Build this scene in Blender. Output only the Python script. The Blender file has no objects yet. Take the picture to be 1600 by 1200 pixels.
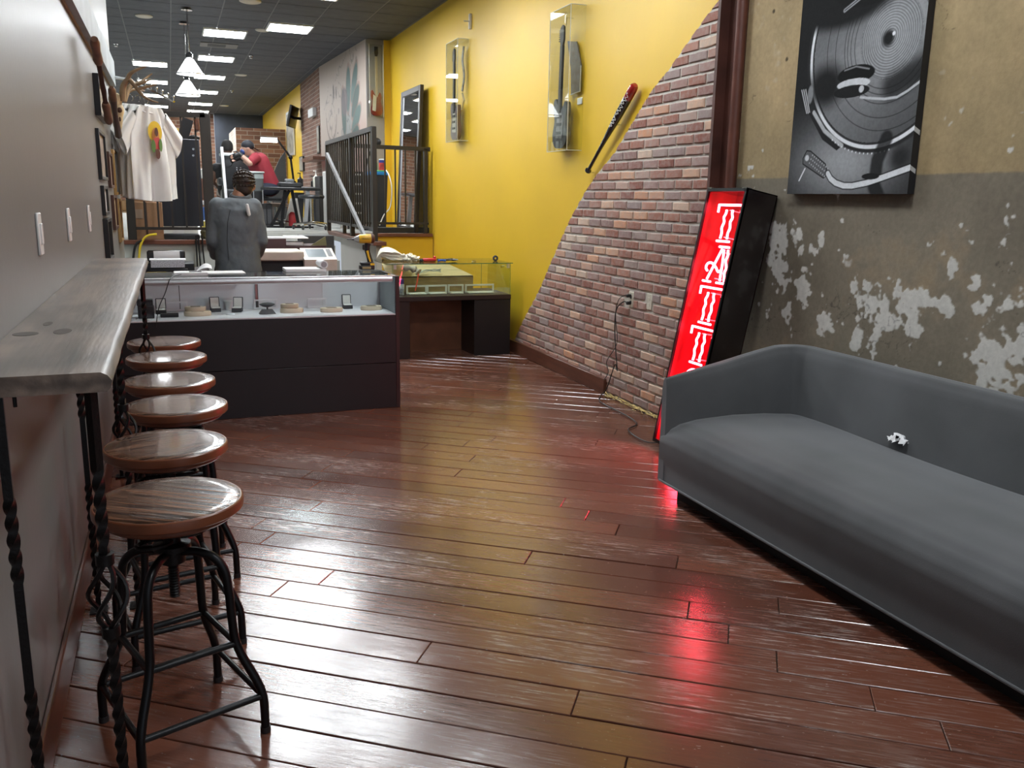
import bpy, bmesh, math, random
import numpy as np
from mathutils import Vector as V, Matrix, Euler
random.seed(7); RNG = np.random.default_rng(11)
SC = bpy.context.scene; COL = SC.collection
PI = math.pi
# ------------------------------------------------------------------ camera
FPX, YAW, PIT, ROLL, CAMH = 1343.7, 0.37478, 0.2111, 0.01869, 1.52
def cam_axes():
    cy, sy, cp, sp = math.cos(YAW), math.sin(YAW), math.cos(PIT), math.sin(PIT)
    f = V((sy*cp, cy*cp, -sp)); r = V((cy, -sy, 0)); u = r.cross(f)
    c, s = math.cos(ROLL), math.sin(ROLL)
    return r*c+u*s, u*c-r*s, f
AR, AU, AF = cam_axes()
cd = bpy.data.cameras.new('camera'); cam = bpy.data.objects.new('camera', cd); COL.objects.link(cam)
cam.matrix_world = Matrix(((AR.x, AU.x, -AF.x, 0), (AR.y, AU.y, -AF.y, 0), (AR.z, AU.z, -AF.z, CAMH), (0, 0, 0, 1)))
cd.sensor_width = 36; cd.lens = FPX/1600*36; cd.clip_start = 0.05; cd.clip_end = 200
SC.camera = cam
# ------------------------------------------------------------------ world, exposure
wd = bpy.data.worlds.new('world'); SC.world = wd; wd.use_nodes = True
wd.node_tree.nodes['Background'].inputs[0].default_value = (0.80, 0.88, 1.0, 1)
wd.node_tree.nodes['Background'].inputs[1].default_value = 0.34      # daylight through the shop front behind the camera
PANEL = 28.0                                                        # radiance of the ceiling light panels
SC.view_settings.view_transform = 'Standard'; SC.view_settings.look = 'None'
SC.view_settings.gamma = 1; SC.view_settings.use_curve_mapping = False
SC.view_settings.exposure = 0.92
try:
    SC.cycles.use_denoising = True; SC.cycles.max_bounces = 8; SC.cycles.transparent_max_bounces = 16
    SC.cycles.sample_clamp_indirect = 6; SC.cycles.caustics_reflective = False; SC.cycles.caustics_refractive = False
except Exception: pass
# ------------------------------------------------------------------ points on a sight line at a known distance
def _ray(x, y): return AF + AR*((x-800)/FPX) - AU*((y-600)/FPX)
def P(x, y, Y): d = _ray(x, y); return V((0, 0, CAMH)) + d*(Y/d.y)
def PX(x, y, X): d = _ray(x, y); return V((0, 0, CAMH)) + d*(X/d.x)
def PZ(x, y, Z): d = _ray(x, y); return V((0, 0, CAMH)) + d*((Z-CAMH)/d.z)
# ------------------------------------------------------------------ mesh builder
class MB:
    def __init__(s): s.v = []; s.f = []
    def add(s, vs, fs, M=None):
        n = len(s.v)
        s.v += [tuple(M @ V(p)) for p in vs] if M is not None else [tuple(p) for p in vs]
        s.f += [tuple(i+n for i in f) for f in fs]; return s
    def box(s, x0, x1, y0, y1, z0, z1, M=None, b=0, seg=1):
        if b > 0:
            bm = bmesh.new(); bmesh.ops.create_cube(bm, size=1)
            for q in bm.verts: q.co = V(((x0+x1)/2+q.co.x*(x1-x0), (y0+y1)/2+q.co.y*(y1-y0), (z0+z1)/2+q.co.z*(z1-z0)))
            bmesh.ops.bevel(bm, geom=bm.edges[:], offset=b, segments=seg, affect='EDGES', profile=0.5)
            bm.verts.index_update()
            s.add([q.co.copy() for q in bm.verts], [[q.index for q in f.verts] for f in bm.faces], M); bm.free(); return s
        vs = [(x, y, z) for z in (z0, z1) for y in (y0, y1) for x in (x0, x1)]
        return s.add(vs, [(0,2,3,1),(4,5,7,6),(0,1,5,4),(1,3,7,5),(3,2,6,7),(2,0,4,6)], M)
    def cbox(s, c, d, M=None, b=0, seg=1, rot=None):
        T = Matrix.Translation(c)
        if rot is not None: T = T @ Euler(rot).to_matrix().to_4x4()
        if M is not None: T = M @ T
        return s.box(-d[0]/2, d[0]/2, -d[1]/2, d[1]/2, -d[2]/2, d[2]/2, T, b, seg)
    def tube(s, pts, r, n=8, closed=False, M=None, flat=None, twist=0):
        pts = [V(p) for p in pts]; m = len(pts)
        rr = r if isinstance(r, (list, tuple)) else [r]*m
        up = None; rings = []
        for i in range(m):
            if closed: t = pts[(i+1) % m]-pts[i-1]
            else: t = pts[min(i+1, m-1)]-pts[max(i-1, 0)]
            t = t.normalized() if t.length > 1e-9 else V((0, 0, 1))
            if up is None:
                a = V((0, 0, 1)) if abs(t.z) < 0.9 else V((1, 0, 0)); up = (a - t*a.dot(t)).normalized()
            else:
                up = up - t*up.dot(t); up = up.normalized() if up.length > 1e-6 else V((1, 0, 0))
            sd = t.cross(up); fl = flat or 1.0; tw = twist*i
            rings.append([pts[i] + (up*math.sin(a+tw)*fl + sd*math.cos(a+tw))*rr[i] for a in [2*PI*(k+.5)/n for k in range(n)]])
        vs = [q for R in rings for q in R]; fs = []
        for i in range(m if closed else m-1):
            j = (i+1) % m
            for k in range(n): fs.append((i*n+k, i*n+(k+1) % n, j*n+(k+1) % n, j*n+k))
        if not closed: fs.append(tuple(range(n))[::-1]); fs.append(tuple((m-1)*n+k for k in range(n)))
        return s.add(vs, fs, M)
    def cyl(s, a, b, r, n=16, r2=None, M=None): return s.tube([a, b], [r, r if r2 is None else r2], n, M=M)
    def lathe(s, prof, n=24, M=None, c=(0, 0, 0)):
        vs = []; fs = []
        for (r, z) in prof:
            for k in range(n): a = 2*PI*k/n; vs.append((c[0]+r*math.cos(a), c[1]+r*math.sin(a), c[2]+z))
        for i in range(len(prof)-1):
            for k in range(n): fs.append((i*n+k, i*n+(k+1) % n, (i+1)*n+(k+1) % n, (i+1)*n+k))
        fs.append(tuple(range(n))[::-1]); fs.append(tuple((len(prof)-1)*n+k for k in range(n)))
        return s.add(vs, fs, M)
    def prism(s, poly, z0, z1, M=None):
        n = len(poly); vs = [(p[0], p[1], z0) for p in poly]+[(p[0], p[1], z1) for p in poly]
        return s.add(vs, [tuple(range(n))[::-1], tuple(range(n, 2*n))]+[(i, (i+1) % n, n+(i+1) % n, n+i) for i in range(n)], M)
    def ell(s, c, r, nu=16, nv=10, M=None):
        if not isinstance(r, (tuple, list)): r = (r, r, r)
        vs = []; fs = []
        for i in range(1, nv):
            t = PI*i/nv
            for k in range(nu): a = 2*PI*k/nu; vs.append((c[0]+r[0]*math.sin(t)*math.cos(a), c[1]+r[1]*math.sin(t)*math.sin(a), c[2]+r[2]*math.cos(t)))
        top = len(vs); vs.append((c[0], c[1], c[2]+r[2])); vs.append((c[0], c[1], c[2]-r[2]))
        for i in range(nv-2):
            for k in range(nu): fs.append((i*nu+k, (i+1)*nu+k, (i+1)*nu+(k+1) % nu, i*nu+(k+1) % nu))
        for k in range(nu):
            fs.append((top, k, (k+1) % nu)); fs.append((top+1, (nv-2)*nu+(k+1) % nu, (nv-2)*nu+k))
        return s.add(vs, fs, M)
    def cap(s, a, b, ra, rb, n=14, sx=1.0):
        """tapered limb with round ends"""
        a, b = V(a), V(b); d = b-a; L = d.length; pts = []; rs = []
        d = d/L if L > 1e-6 else V((0, 0, 1))
        for t in (-.97, -.7, -.35): pts.append(a+d*ra*t); rs.append(ra*math.sqrt(1-t*t))
        for t in (0, .5, 1): pts.append(a.lerp(b, t)); rs.append(ra+(rb-ra)*t)
        for t in (.35, .7, .97): pts.append(b+d*rb*t); rs.append(rb*math.sqrt(1-t*t))
        return s.tube(pts, rs, n)
    def grid(s, fn, nu, nv, close_u=False):
        n0 = len(s.v)
        for j in range(nv+1):
            for i in range(nu+(0 if close_u else 1)): s.v.append(tuple(fn(i/nu, j/nv)))
        w = nu if close_u else nu+1
        for j in range(nv):
            for i in range(nu):
                i2 = (i+1) % w; s.f.append((n0+j*w+i, n0+j*w+i2, n0+(j+1)*w+i2, n0+(j+1)*w+i))
        return s
# ------------------------------------------------------------------ objects
ROOT = {}
def mesh_of(name, mb, mat, off=V((0, 0, 0)), ang=38):
    me = bpy.data.meshes.new(name)
    me.from_pydata([(p[0]-off.x, p[1]-off.y, p[2]-off.z) for p in mb.v], [], mb.f)
    me.materials.append(mat); me.shade_smooth()
    me.set_sharp_from_angle(angle=math.radians(ang)); return me
def thing(name, label, cat, loc=(0, 0, 0), group=None):
    o = bpy.data.objects.new(name, None); o.empty_display_size = 0.1; COL.objects.link(o)
    o.location = loc; o['label'] = label; o['category'] = cat; ROOT[o] = V(loc)
    if group: o['group'] = group
    return o
def part(name, mb, mat, parent, label=None, kind=None, ang=38):
    off = ROOT[parent]; o = bpy.data.objects.new(name, mesh_of(name, mb, mat, off, ang)); COL.objects.link(o)
    o.parent = parent; ROOT[o] = off
    if label: o['label'] = label
    if kind: o['kind'] = kind
    return o
def solo(name, mb, mat, label, cat, group=None, ang=38, kind=None):
    a = np.array(mb.v); b = V(((a[:, 0].min()+a[:, 0].max())/2, (a[:, 1].min()+a[:, 1].max())/2, a[:, 2].min()))
    o = bpy.data.objects.new(name, mesh_of(name, mb, mat, b, ang)); COL.objects.link(o); o.location = b
    o['label'] = label; o['category'] = cat; ROOT[o] = b
    if group: o['group'] = group
    if kind: o['kind'] = kind
    return o
def struct(name, mb, mat, ang=38):
    o = bpy.data.objects.new(name, mesh_of(name, mb, mat, V((0, 0, 0)), ang)); COL.objects.link(o)
    o['kind'] = 'structure'; ROOT[o] = V((0, 0, 0)); return o
def dup(root, loc, rz=0, label=None, group=None):
    r = root.copy(); COL.objects.link(r); r.location = loc; r.rotation_euler = (0, 0, rz)
    if label: r['label'] = label
    if group: r['group'] = group
    for ch in list(root.children):
        c = ch.copy(); COL.objects.link(c); c.parent = r
        for g in list(ch.children):
            d = g.copy(); COL.objects.link(d); d.parent = c
    return r
# ------------------------------------------------------------------ materials
MATS = {}
def mat(name, col, rough=0.5, metal=0.0, var=0.12, scale=6.0, bump=0.0, bscale=60.0, spec=0.5, coat=0.0, emis=None, es=0.0, stretch=None, sheen=0.0, rvar=0.0):
    m = bpy.data.materials.new(name); m.use_nodes = True; nt = m.node_tree; N = nt.nodes; Lk = nt.links
    b = N['Principled BSDF']
    tc = N.new('ShaderNodeTexCoord'); src = tc.outputs['Object']
    if stretch:
        mp = N.new('ShaderNodeMapping'); mp.inputs['Scale'].default_value = stretch; Lk.new(src, mp.inputs[0]); src = mp.outputs[0]
    nz = N.new('ShaderNodeTexNoise'); nz.inputs['Scale'].default_value = scale; nz.inputs['Detail'].default_value = 6; Lk.new(src, nz.inputs[0])
    rp = N.new('ShaderNodeValToRGB'); rp.color_ramp.elements[0].position = 0.3; rp.color_ramp.elements[1].position = 0.7
    rp.color_ramp.elements[0].color = tuple(max(0, c*(1-var)) for c in col)+(1,); rp.color_ramp.elements[1].color = tuple(min(1, c*(1+var)) for c in col)+(1,)
    Lk.new(nz.outputs[0], rp.inputs[0]); Lk.new(rp.outputs[0], b.inputs['Base Color'])
    b.inputs['Roughness'].default_value = rough; b.inputs['Metallic'].default_value = metal
    b.inputs['Specular IOR Level'].default_value = spec; b.inputs['Coat Weight'].default_value = coat; b.inputs['Coat Roughness'].default_value = 0.08
    b.inputs['Sheen Weight'].default_value = sheen
    if rvar > 0:
        mr = N.new('ShaderNodeMapRange'); mr.inputs['To Min'].default_value = max(0, rough-rvar); mr.inputs['To Max'].default_value = min(1, rough+rvar)
        Lk.new(nz.outputs[0], mr.inputs[0]); Lk.new(mr.outputs[0], b.inputs['Roughness'])
    if emis: b.inputs['Emission Color'].default_value = tuple(emis)+(1,); b.inputs['Emission Strength'].default_value = es
    if bump > 0:
        n2 = N.new('ShaderNodeTexNoise'); n2.inputs['Scale'].default_value = bscale; n2.inputs['Detail'].default_value = 4; Lk.new(src, n2.inputs[0])
        bp = N.new('ShaderNodeBump'); bp.inputs['Strength'].default_value = bump; bp.inputs['Distance'].default_value = 0.004
        Lk.new(n2.outputs[0], bp.inputs['Height']); Lk.new(bp.outputs[0], b.inputs['Normal'])
    MATS[name] = m; return m
def glass_mat(name, tint=(1, 1, 1), ior=1.45, rough=0.0, boost=1.0):
    m = bpy.data.materials.new(name); m.use_nodes = True; nt = m.node_tree; N = nt.nodes; Lk = nt.links; N.clear()
    out = N.new('ShaderNodeOutputMaterial'); tr = N.new('ShaderNodeBsdfTransparent'); tr.inputs[0].default_value = tuple(tint)+(1,)
    gl = N.new('ShaderNodeBsdfGlossy'); gl.inputs['Roughness'].default_value = rough
    lw = N.new('ShaderNodeLayerWeight'); lw.inputs[0].default_value = 0.5      # facing = 1-|cos|, same from both sides of a thin pane
    pw = N.new('ShaderNodeMath'); pw.operation = 'POWER'; pw.inputs[1].default_value = 5.0; Lk.new(lw.outputs['Facing'], pw.inputs[0])
    mu = N.new('ShaderNodeMath'); mu.operation = 'MULTIPLY_ADD'; mu.inputs[1].default_value = 0.9; mu.inputs[2].default_value = 0.035*boost; Lk.new(pw.outputs[0], mu.inputs[0])
    mx = N.new('ShaderNodeMixShader'); Lk.new(mu.outputs[0], mx.inputs[0]); Lk.new(tr.outputs[0], mx.inputs[1]); Lk.new(gl.outputs[0], mx.inputs[2]); Lk.new(mx.outputs[0], out.inputs[0])
    return m
def emit_mat(name, col, s):
    m = bpy.data.materials.new(name); m.use_nodes = True; nt = m.node_tree; nt.nodes.clear()
    o = nt.nodes.new('ShaderNodeOutputMaterial'); e = nt.nodes.new('ShaderNodeEmission'); e.inputs[0].default_value = tuple(col)+(1,); e.inputs[1].default_value = s
    nt.links.new(e.outputs[0], o.inputs[0]); return m
def attr_mat(name, rough=0.6, attr='paint', nvar=0.12, nscale=60, bump=0.15, bscale=90, spec=0.3):
    m = mat(name, (1, 1, 1), rough, var=nvar, scale=nscale, bump=bump, bscale=bscale, spec=spec)
    nt = m.node_tree; b = nt.nodes['Principled BSDF']; ln = b.inputs['Base Color'].links[0]; srcs = ln.from_socket
    at = nt.nodes.new('ShaderNodeAttribute'); at.attribute_name = attr
    mx = nt.nodes.new('ShaderNodeMix'); mx.data_type = 'RGBA'; mx.blend_type = 'MULTIPLY'; mx.inputs[0].default_value = 1
    nt.links.new(at.outputs['Color'], mx.inputs[6]); nt.links.new(srcs, mx.inputs[7]); nt.links.new(mx.outputs[2], b.inputs['Base Color']); return m
def brick_mat(name, c1, c2, mortar, bw=0.22, bh=0.075, axis='y'):
    """brickwork seen from too far away to tell the bricks apart"""
    m = bpy.data.materials.new(name); m.use_nodes = True; nt = m.node_tree; N = nt.nodes; Lk = nt.links; b = N['Principled BSDF']
    tc = N.new('ShaderNodeTexCoord'); sp = N.new('ShaderNodeSeparateXYZ'); cb = N.new('ShaderNodeCombineXYZ'); Lk.new(tc.outputs['Object'], sp.inputs[0])
    Lk.new(sp.outputs['Y' if axis == 'y' else 'X'], cb.inputs[0]); Lk.new(sp.outputs['Z'], cb.inputs[1])
    br = N.new('ShaderNodeTexBrick'); br.inputs['Scale'].default_value = 1; br.inputs['Brick Width'].default_value = bw; br.inputs['Row Height'].default_value = bh
    br.inputs['Mortar Size'].default_value = 0.008; br.inputs['Color1'].default_value = c1+(1,); br.inputs['Color2'].default_value = c2+(1,); br.inputs['Mortar'].default_value = mortar+(1,)
    br.inputs['Bias'].default_value = 0.0
    Lk.new(cb.outputs[0], br.inputs[0]); Lk.new(br.outputs[0], b.inputs['Base Color']); b.inputs['Roughness'].default_value = 0.85
    bp = N.new('ShaderNodeBump'); bp.inputs['Distance'].default_value = 0.01; bp.invert = True; Lk.new(br.outputs['Fac'], bp.inputs['Height']); Lk.new(bp.outputs[0], b.inputs['Normal']); return m

black_metal = mat('black metal', (0.012, 0.012, 0.013), 0.35, 0.6, rvar=.1)
iron = mat('wrought iron', (0.014, 0.013, 0.013), 0.42, 0.7, bump=.3, bscale=120)
dark_steel = mat('dark brown railing steel', (0.035, 0.030, 0.026), 0.45, 0.4)
alu = mat('brushed aluminium', (0.62, 0.63, 0.65), 0.42, 0.85, var=.05)
chrome = mat('chrome', (0.7, 0.7, 0.7), 0.12, 1.0, var=.03)
white_plastic = mat('white plastic', (0.75, 0.75, 0.73), 0.4, var=.03)
cream_plastic = mat('cream plastic', (0.62, 0.55, 0.48), 0.4, var=.03)
black_plastic = mat('black plastic', (0.015, 0.015, 0.017), 0.4)
black_matte = mat('black matte', (0.012, 0.012, 0.014), 0.75)
paper = mat('paper', (0.78, 0.78, 0.79), 0.7, var=.03)
glass = glass_mat('clear glass')
acrylic = glass_mat('clear acrylic', (0.96, 0.97, 0.95), boost=1.6)
green_glass = mat('green glass edge', (0.05, 0.16, 0.10), 0.15)
brown_wood = mat('brown stained wood', (0.10, 0.034, 0.016), 0.38, var=.3, scale=5, stretch=(6, .6, 6), coat=.2)
trim_wood = mat('red brown trim wood', (0.13, 0.045, 0.025), 0.4, var=.25, scale=6)
# ================================================================== SETTING
ZP, ZC = 1.06, 3.83           # raised floor at the back, ceiling
def nodes_of(m): return m.node_tree.nodes, m.node_tree.links, m.node_tree.nodes['Principled BSDF']
def plank_material():
    m = bpy.data.materials.new('worn red brown floor paint'); m.use_nodes = True; N, L, b = nodes_of(m)
    tc = N.new('ShaderNodeTexCoord'); oi = N.new('ShaderNodeObjectInfo')
    def mapped(sc, rnd=0.0):
        r = N.new('ShaderNodeMapping'); r.inputs['Rotation'].default_value = (0, 0, math.radians(36.3)); L.new(tc.outputs['Object'], r.inputs[0])
        mp = N.new('ShaderNodeMapping'); mp.inputs['Scale'].default_value = sc; L.new(r.outputs[0], mp.inputs[0])
        if rnd:
            cb = N.new('ShaderNodeCombineXYZ'); mu = N.new('ShaderNodeMath'); mu.operation = 'MULTIPLY'; mu.inputs[1].default_value = rnd
            L.new(oi.outputs['Random'], mu.inputs[0]); L.new(mu.outputs[0], cb.inputs[0]); L.new(cb.outputs[0], mp.inputs['Location'])
        return mp.outputs[0]
    def noise(vec, s, d=5, r=.6):
        n = N.new('ShaderNodeTexNoise'); n.inputs['Scale'].default_value = s; n.inputs['Detail'].default_value = d; n.inputs['Roughness'].default_value = r; L.new(vec, n.inputs[0]); return n.outputs[0]
    def ramp(src, a, bb, ca=(0, 0, 0, 1), cb=(1, 1, 1, 1)):
        r = N.new('ShaderNodeValToRGB'); r.color_ramp.elements[0].position = a; r.color_ramp.elements[1].position = bb
        r.color_ramp.elements[0].color = ca; r.color_ramp.elements[1].color = cb; L.new(src, r.inputs[0]); return r.outputs[0]
    def math_(op, a, bv):
        n = N.new('ShaderNodeMath'); n.operation = op
        for i, q in enumerate((a, bv)):
            if isinstance(q, (int, float)): n.inputs[i].default_value = q
            else: L.new(q, n.inputs[i])
        return n.outputs[0]
    fine = noise(mapped((2.2, 30, 1), 17), 3.0, 8, .65)
    patch = noise(mapped((0.7, 1.6, 1), 0), 1.6, 4, .6)
    speck = noise(mapped((8, 26, 1), 9), 4.0, 3, .7)
    streak = math_('MULTIPLY', ramp(fine, .50, .66), ramp(patch, .42, .62))
    spk = math_('MULTIPLY', ramp(speck, .655, .71), 0.8)
    wear = math_('MULTIPLY', math_('MAXIMUM', streak, spk), .72)
    base = ramp(math_('ADD', math_('MULTIPLY', fine, .5), math_('MULTIPLY', oi.outputs['Random'], .5)), .25, .75, (0.100, 0.033, 0.019, 1), (0.165, 0.058, 0.033, 1))
    mx = N.new('ShaderNodeMix'); mx.data_type = 'RGBA'; L.new(wear, mx.inputs[0]); L.new(base, mx.inputs[6]); mx.inputs[7].default_value = (0.30, 0.27, 0.25, 1)
    L.new(mx.outputs[2], b.inputs['Base Color'])
    L.new(math_('ADD', math_('MULTIPLY', patch, .20), math_('ADD', math_('MULTIPLY', wear, .18), .10)), b.inputs['Roughness'])
    b.inputs['Specular IOR Level'].default_value = 1.0; b.inputs['Coat Weight'].default_value = .22; b.inputs['Coat Roughness'].default_value = .22; b.inputs['Coat IOR'].default_value = 1.6
    bp = N.new('ShaderNodeBump'); bp.inputs['Strength'].default_value = 0.22; bp.inputs['Distance'].default_value = 0.004
    big = noise(mapped((3.0, 9.0, 1), 5), 1.6, 4, .6)
    L.new(math_('ADD', math_('MULTIPLY', big, 1.0), math_('MULTIPLY', fine, .35)), bp.inputs['Height']); L.new(bp.outputs[0], b.inputs['Normal']); L.new(bp.outputs[0], b.inputs['Coat Normal'])
    return m
plank_m = plank_material()
gap_m = mat('dark floor gap', (0.006, 0.004, 0.003), 0.9)
def clip(poly, a, b, c):       # keep a*x+b*y<=c
    out = []
    for i in range(len(poly)):
        p, q = poly[i], poly[(i+1) % len(poly)]; dp, dq = a*p[0]+b*p[1]-c, a*q[0]+b*q[1]-c
        if dp <= 0: out.append(p)
        if (dp < 0) != (dq < 0) and abs(dp-dq) > 1e-12: t = dp/(dp-dq); out.append((p[0]+(q[0]-p[0])*t, p[1]+(q[1]-p[1])*t))
    return out
def clean(poly):
    o = []
    for p in poly:
        if not o or math.hypot(p[0]-o[-1][0], p[1]-o[-1][1]) > 0.004: o.append(p)
    if len(o) > 1 and math.hypot(o[0][0]-o[-1][0], o[0][1]-o[-1][1]) <= 0.004: o.pop()
    return o
def area(p): return 0.5*sum(p[i][0]*p[(i+1) % len(p)][1]-p[(i+1) % len(p)][0]*p[i][1] for i in range(len(p)))
def inset(poly, d):
    if area(poly) < 0: poly = poly[::-1]
    n = len(poly); lines = []
    for i in range(n):
        p, q = poly[i], poly[(i+1) % n]; ex, ey = q[0]-p[0], q[1]-p[1]; l = math.hypot(ex, ey); nx, ny = -ey/l, ex/l
        lines.append((nx, ny, nx*p[0]+ny*p[1]+d))
    out = []
    for i in range(n):
        a, b = lines[i-1], lines[i]; det = a[0]*b[1]-a[1]*b[0]
        if abs(det) < 1e-6: out.append(poly[i]); continue
        out.append(((a[2]*b[1]-a[1]*b[2])/det, (a[0]*b[2]-a[2]*b[0])/det))
    return poly, out
floor = struct('floor', MB().box(-.42, 3.34, -1.5, 11.2, -.10, -.013), gap_m)
FA = math.radians(36.3); DX, DY = math.cos(FA), -math.sin(FA); NX, NY = math.sin(FA), math.cos(FA)
planks = []
for k in range(-24, 56):
    s0 = 3.186+k*0.147; s1 = s0+0.147; g0 = random.choice((.0012, .0018, .0025, .004)); g1 = random.choice((.0012, .0018, .003))
    t = -9+random.random()*1.7
    while t < 5:
        ln = random.uniform(1.2, 2.7); t1 = t+ln
        c = [(t+.0015, s0+g0), (t1-.0015, s0+g0), (t1-.0015, s1-g1), (t+.0015, s1-g1)]
        poly = [(a*DX+b*NX, a*DY+b*NY) for a, b in c]
        for h in ((-1, 0, .40), (1, 0, 3.29), (0, -1, 1.4), (0, 1, 11.13)):
            poly = clip(poly, *h)
            if len(poly) < 3: break
        t = t1
        if len(poly) < 3: continue
        poly = clean(poly)
        if len(poly) < 3 or abs(area(poly)) < 0.006: continue
        po, pi_ = inset(poly, .0022); n = len(po); zt = random.uniform(-.0016, .0004)
        tx, ty = random.uniform(-.0006, .0006), random.uniform(-.003, .003); cx = sum(p[0] for p in po)/n; cy = sum(p[1] for p in po)/n
        zz = lambda p, o: zt+o+tx*((p[0]-cx)*DX+(p[1]-cy)*DY)+ty*((p[0]-cx)*NX+(p[1]-cy)*NY)
        mb = MB(); mb.add([(p[0], p[1], -.02) for p in po]+[(p[0], p[1], zz(p, -.0022)) for p in po]+[(p[0], p[1], zz(p, 0)) for p in pi_],
            [(i, (i+1) % n, n+(i+1) % n, n+i) for i in range(n)]+[(n+i, n+(i+1) % n, 2*n+(i+1) % n, 2*n+i) for i in range(n)]+[tuple(range(2*n, 3*n))])
        yn = min(p[1] for p in po); planks.append((yn, mb))
planks.sort(key=lambda q: abs(q[0]-1.6) if q[0] > 0.7 else 99+abs(q[0]))
rest = MB()
for i, (_, mb) in enumerate(planks):
    if i < 290: part('plank', mb, plank_m, floor, ang=15)
    else: rest.add(mb.v, mb.f)
if rest.v: part('far_planks', rest, plank_m, floor, kind='stuff', ang=15)

# ---- left wall
def wall_paint(name, col, rough, var=.05, spec=.5, coat=0.0): return mat(name, col, rough, var=var, scale=1.3, bump=.12, bscale=30, spec=spec, coat=coat)
left_m = wall_paint('off white satin wall paint', (0.205, 0.198, 0.187), 0.34, spec=.35)
struct('wall_left', MB().box(-.54, -.40, -1.5, 8.38, 0, ZC), left_m)
baseb_m = mat('brown baseboard', (0.12, 0.045, 0.028), 0.3, var=.3, scale=4, stretch=(4, .8, 6))
struct('baseboard_left', MB().box(-.40, -.384, -1.5, 6.06, 0, .14, b=.004), baseb_m)
steel_m = mat('blue grey steel band', (0.34, 0.385, 0.41), 0.5, .1, var=.2, scale=3)
tr = struct('trim_1', MB().box(-.40, -.358, -1.5, 6.30, 2.368, 2.56), steel_m)
part('band_section', MB().box(-.40, -.358, 6.305, 8.08, 2.368, 2.56), steel_m, tr)
part('wood_fillet', MB().box(-.40, -.393, -1.5, 8.05, 2.352, 2.367), mat('tan fillet', (.30, .24, .17), .6), tr)
# far side room shell
dim_m = wall_paint('grey green wall paint', (0.42, 0.46, 0.43), 0.6)
struct('wall_left_back', MB().box(-1.85, -1.7, 8.2, 28.2, 0, ZC), dim_m)
struct('wall_left_return', MB().box(-1.7, -.54, 8.26, 8.38, 0, ZC), dim_m)
struct('wall_platform_left', MB().box(-1.7, .50, 9.40, 9.46, 0, 1.02), wall_paint('grey white riser paint', (0.50, 0.51, 0.47), .55))
struct('trim_2', MB().box(-1.7, .53, 9.36, 9.47, 1.02, 1.062, b=.004), trim_wood)
plat_m = mat('light grey platform floor', (0.42, 0.42, 0.40), 0.4, var=.08)
pf = struct('floor_raised', MB().box(-1.7, .50, 9.47, 28, .95, ZP), plat_m)
part('platform_section', MB().box(.50, 2.0, 11.9, 28, .95, ZP), plat_m, pf)
part('platform_section', MB().box(2.0, 3.2, 11.17, 28, .95, ZP), plat_m, pf)
st = struct('floor_stairs', MB().box(.50, 2.0, 11.85, 11.9, 0, ZP-.02), plat_m)
for i in range(5):
    part('step', MB().box(.50, 2.0, 10.35+.3*i, 11.85, .177*i, .177*(i+1)), plat_m, st)
knee_m = wall_paint('light grey panel', (0.52, 0.50, 0.47), .5)
kw = struct('wall_stairs', MB().box(2.0, 2.06, 9.08, 11.15, 0, 1.02), knee_m)
struct('trim_3', MB().box(1.96, 2.10, 9.02, 12.0, 1.02, 1.062, b=.004), trim_wood)
yellow_m = wall_paint('yellow wall paint', (0.72, 0.46, 0.028), 0.42, var=.04, spec=.45)
struct('wall_riser_right', MB().box(2.06, 3.22, 11.15, 11.21, 0, 1.02), yellow_m)
struct('trim_4', MB().box(2.06, 3.21, 11.11, 11.22, 1.02, 1.062, b=.004), trim_wood)
# ---- yellow wall
yw = struct('wall_right', MB().box(3.216, 3.42, 4.757, 8.80, 0, ZC), yellow_m)
part('far_section', MB().box(3.228, 3.42, 8.80, 13.47, 0, ZC), yellow_m, yw)
part('corner_return', MB().box(3.13, 3.42, 13.47, 13.53, ZP, ZC), yellow_m, yw)
grey_m = wall_paint('grey wall paint', (0.30, 0.29, 0.29), 0.5)
struct('wall_grey', MB().box(2.86, 3.13, 13.50, 13.56, ZP, ZC), grey_m)
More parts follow.
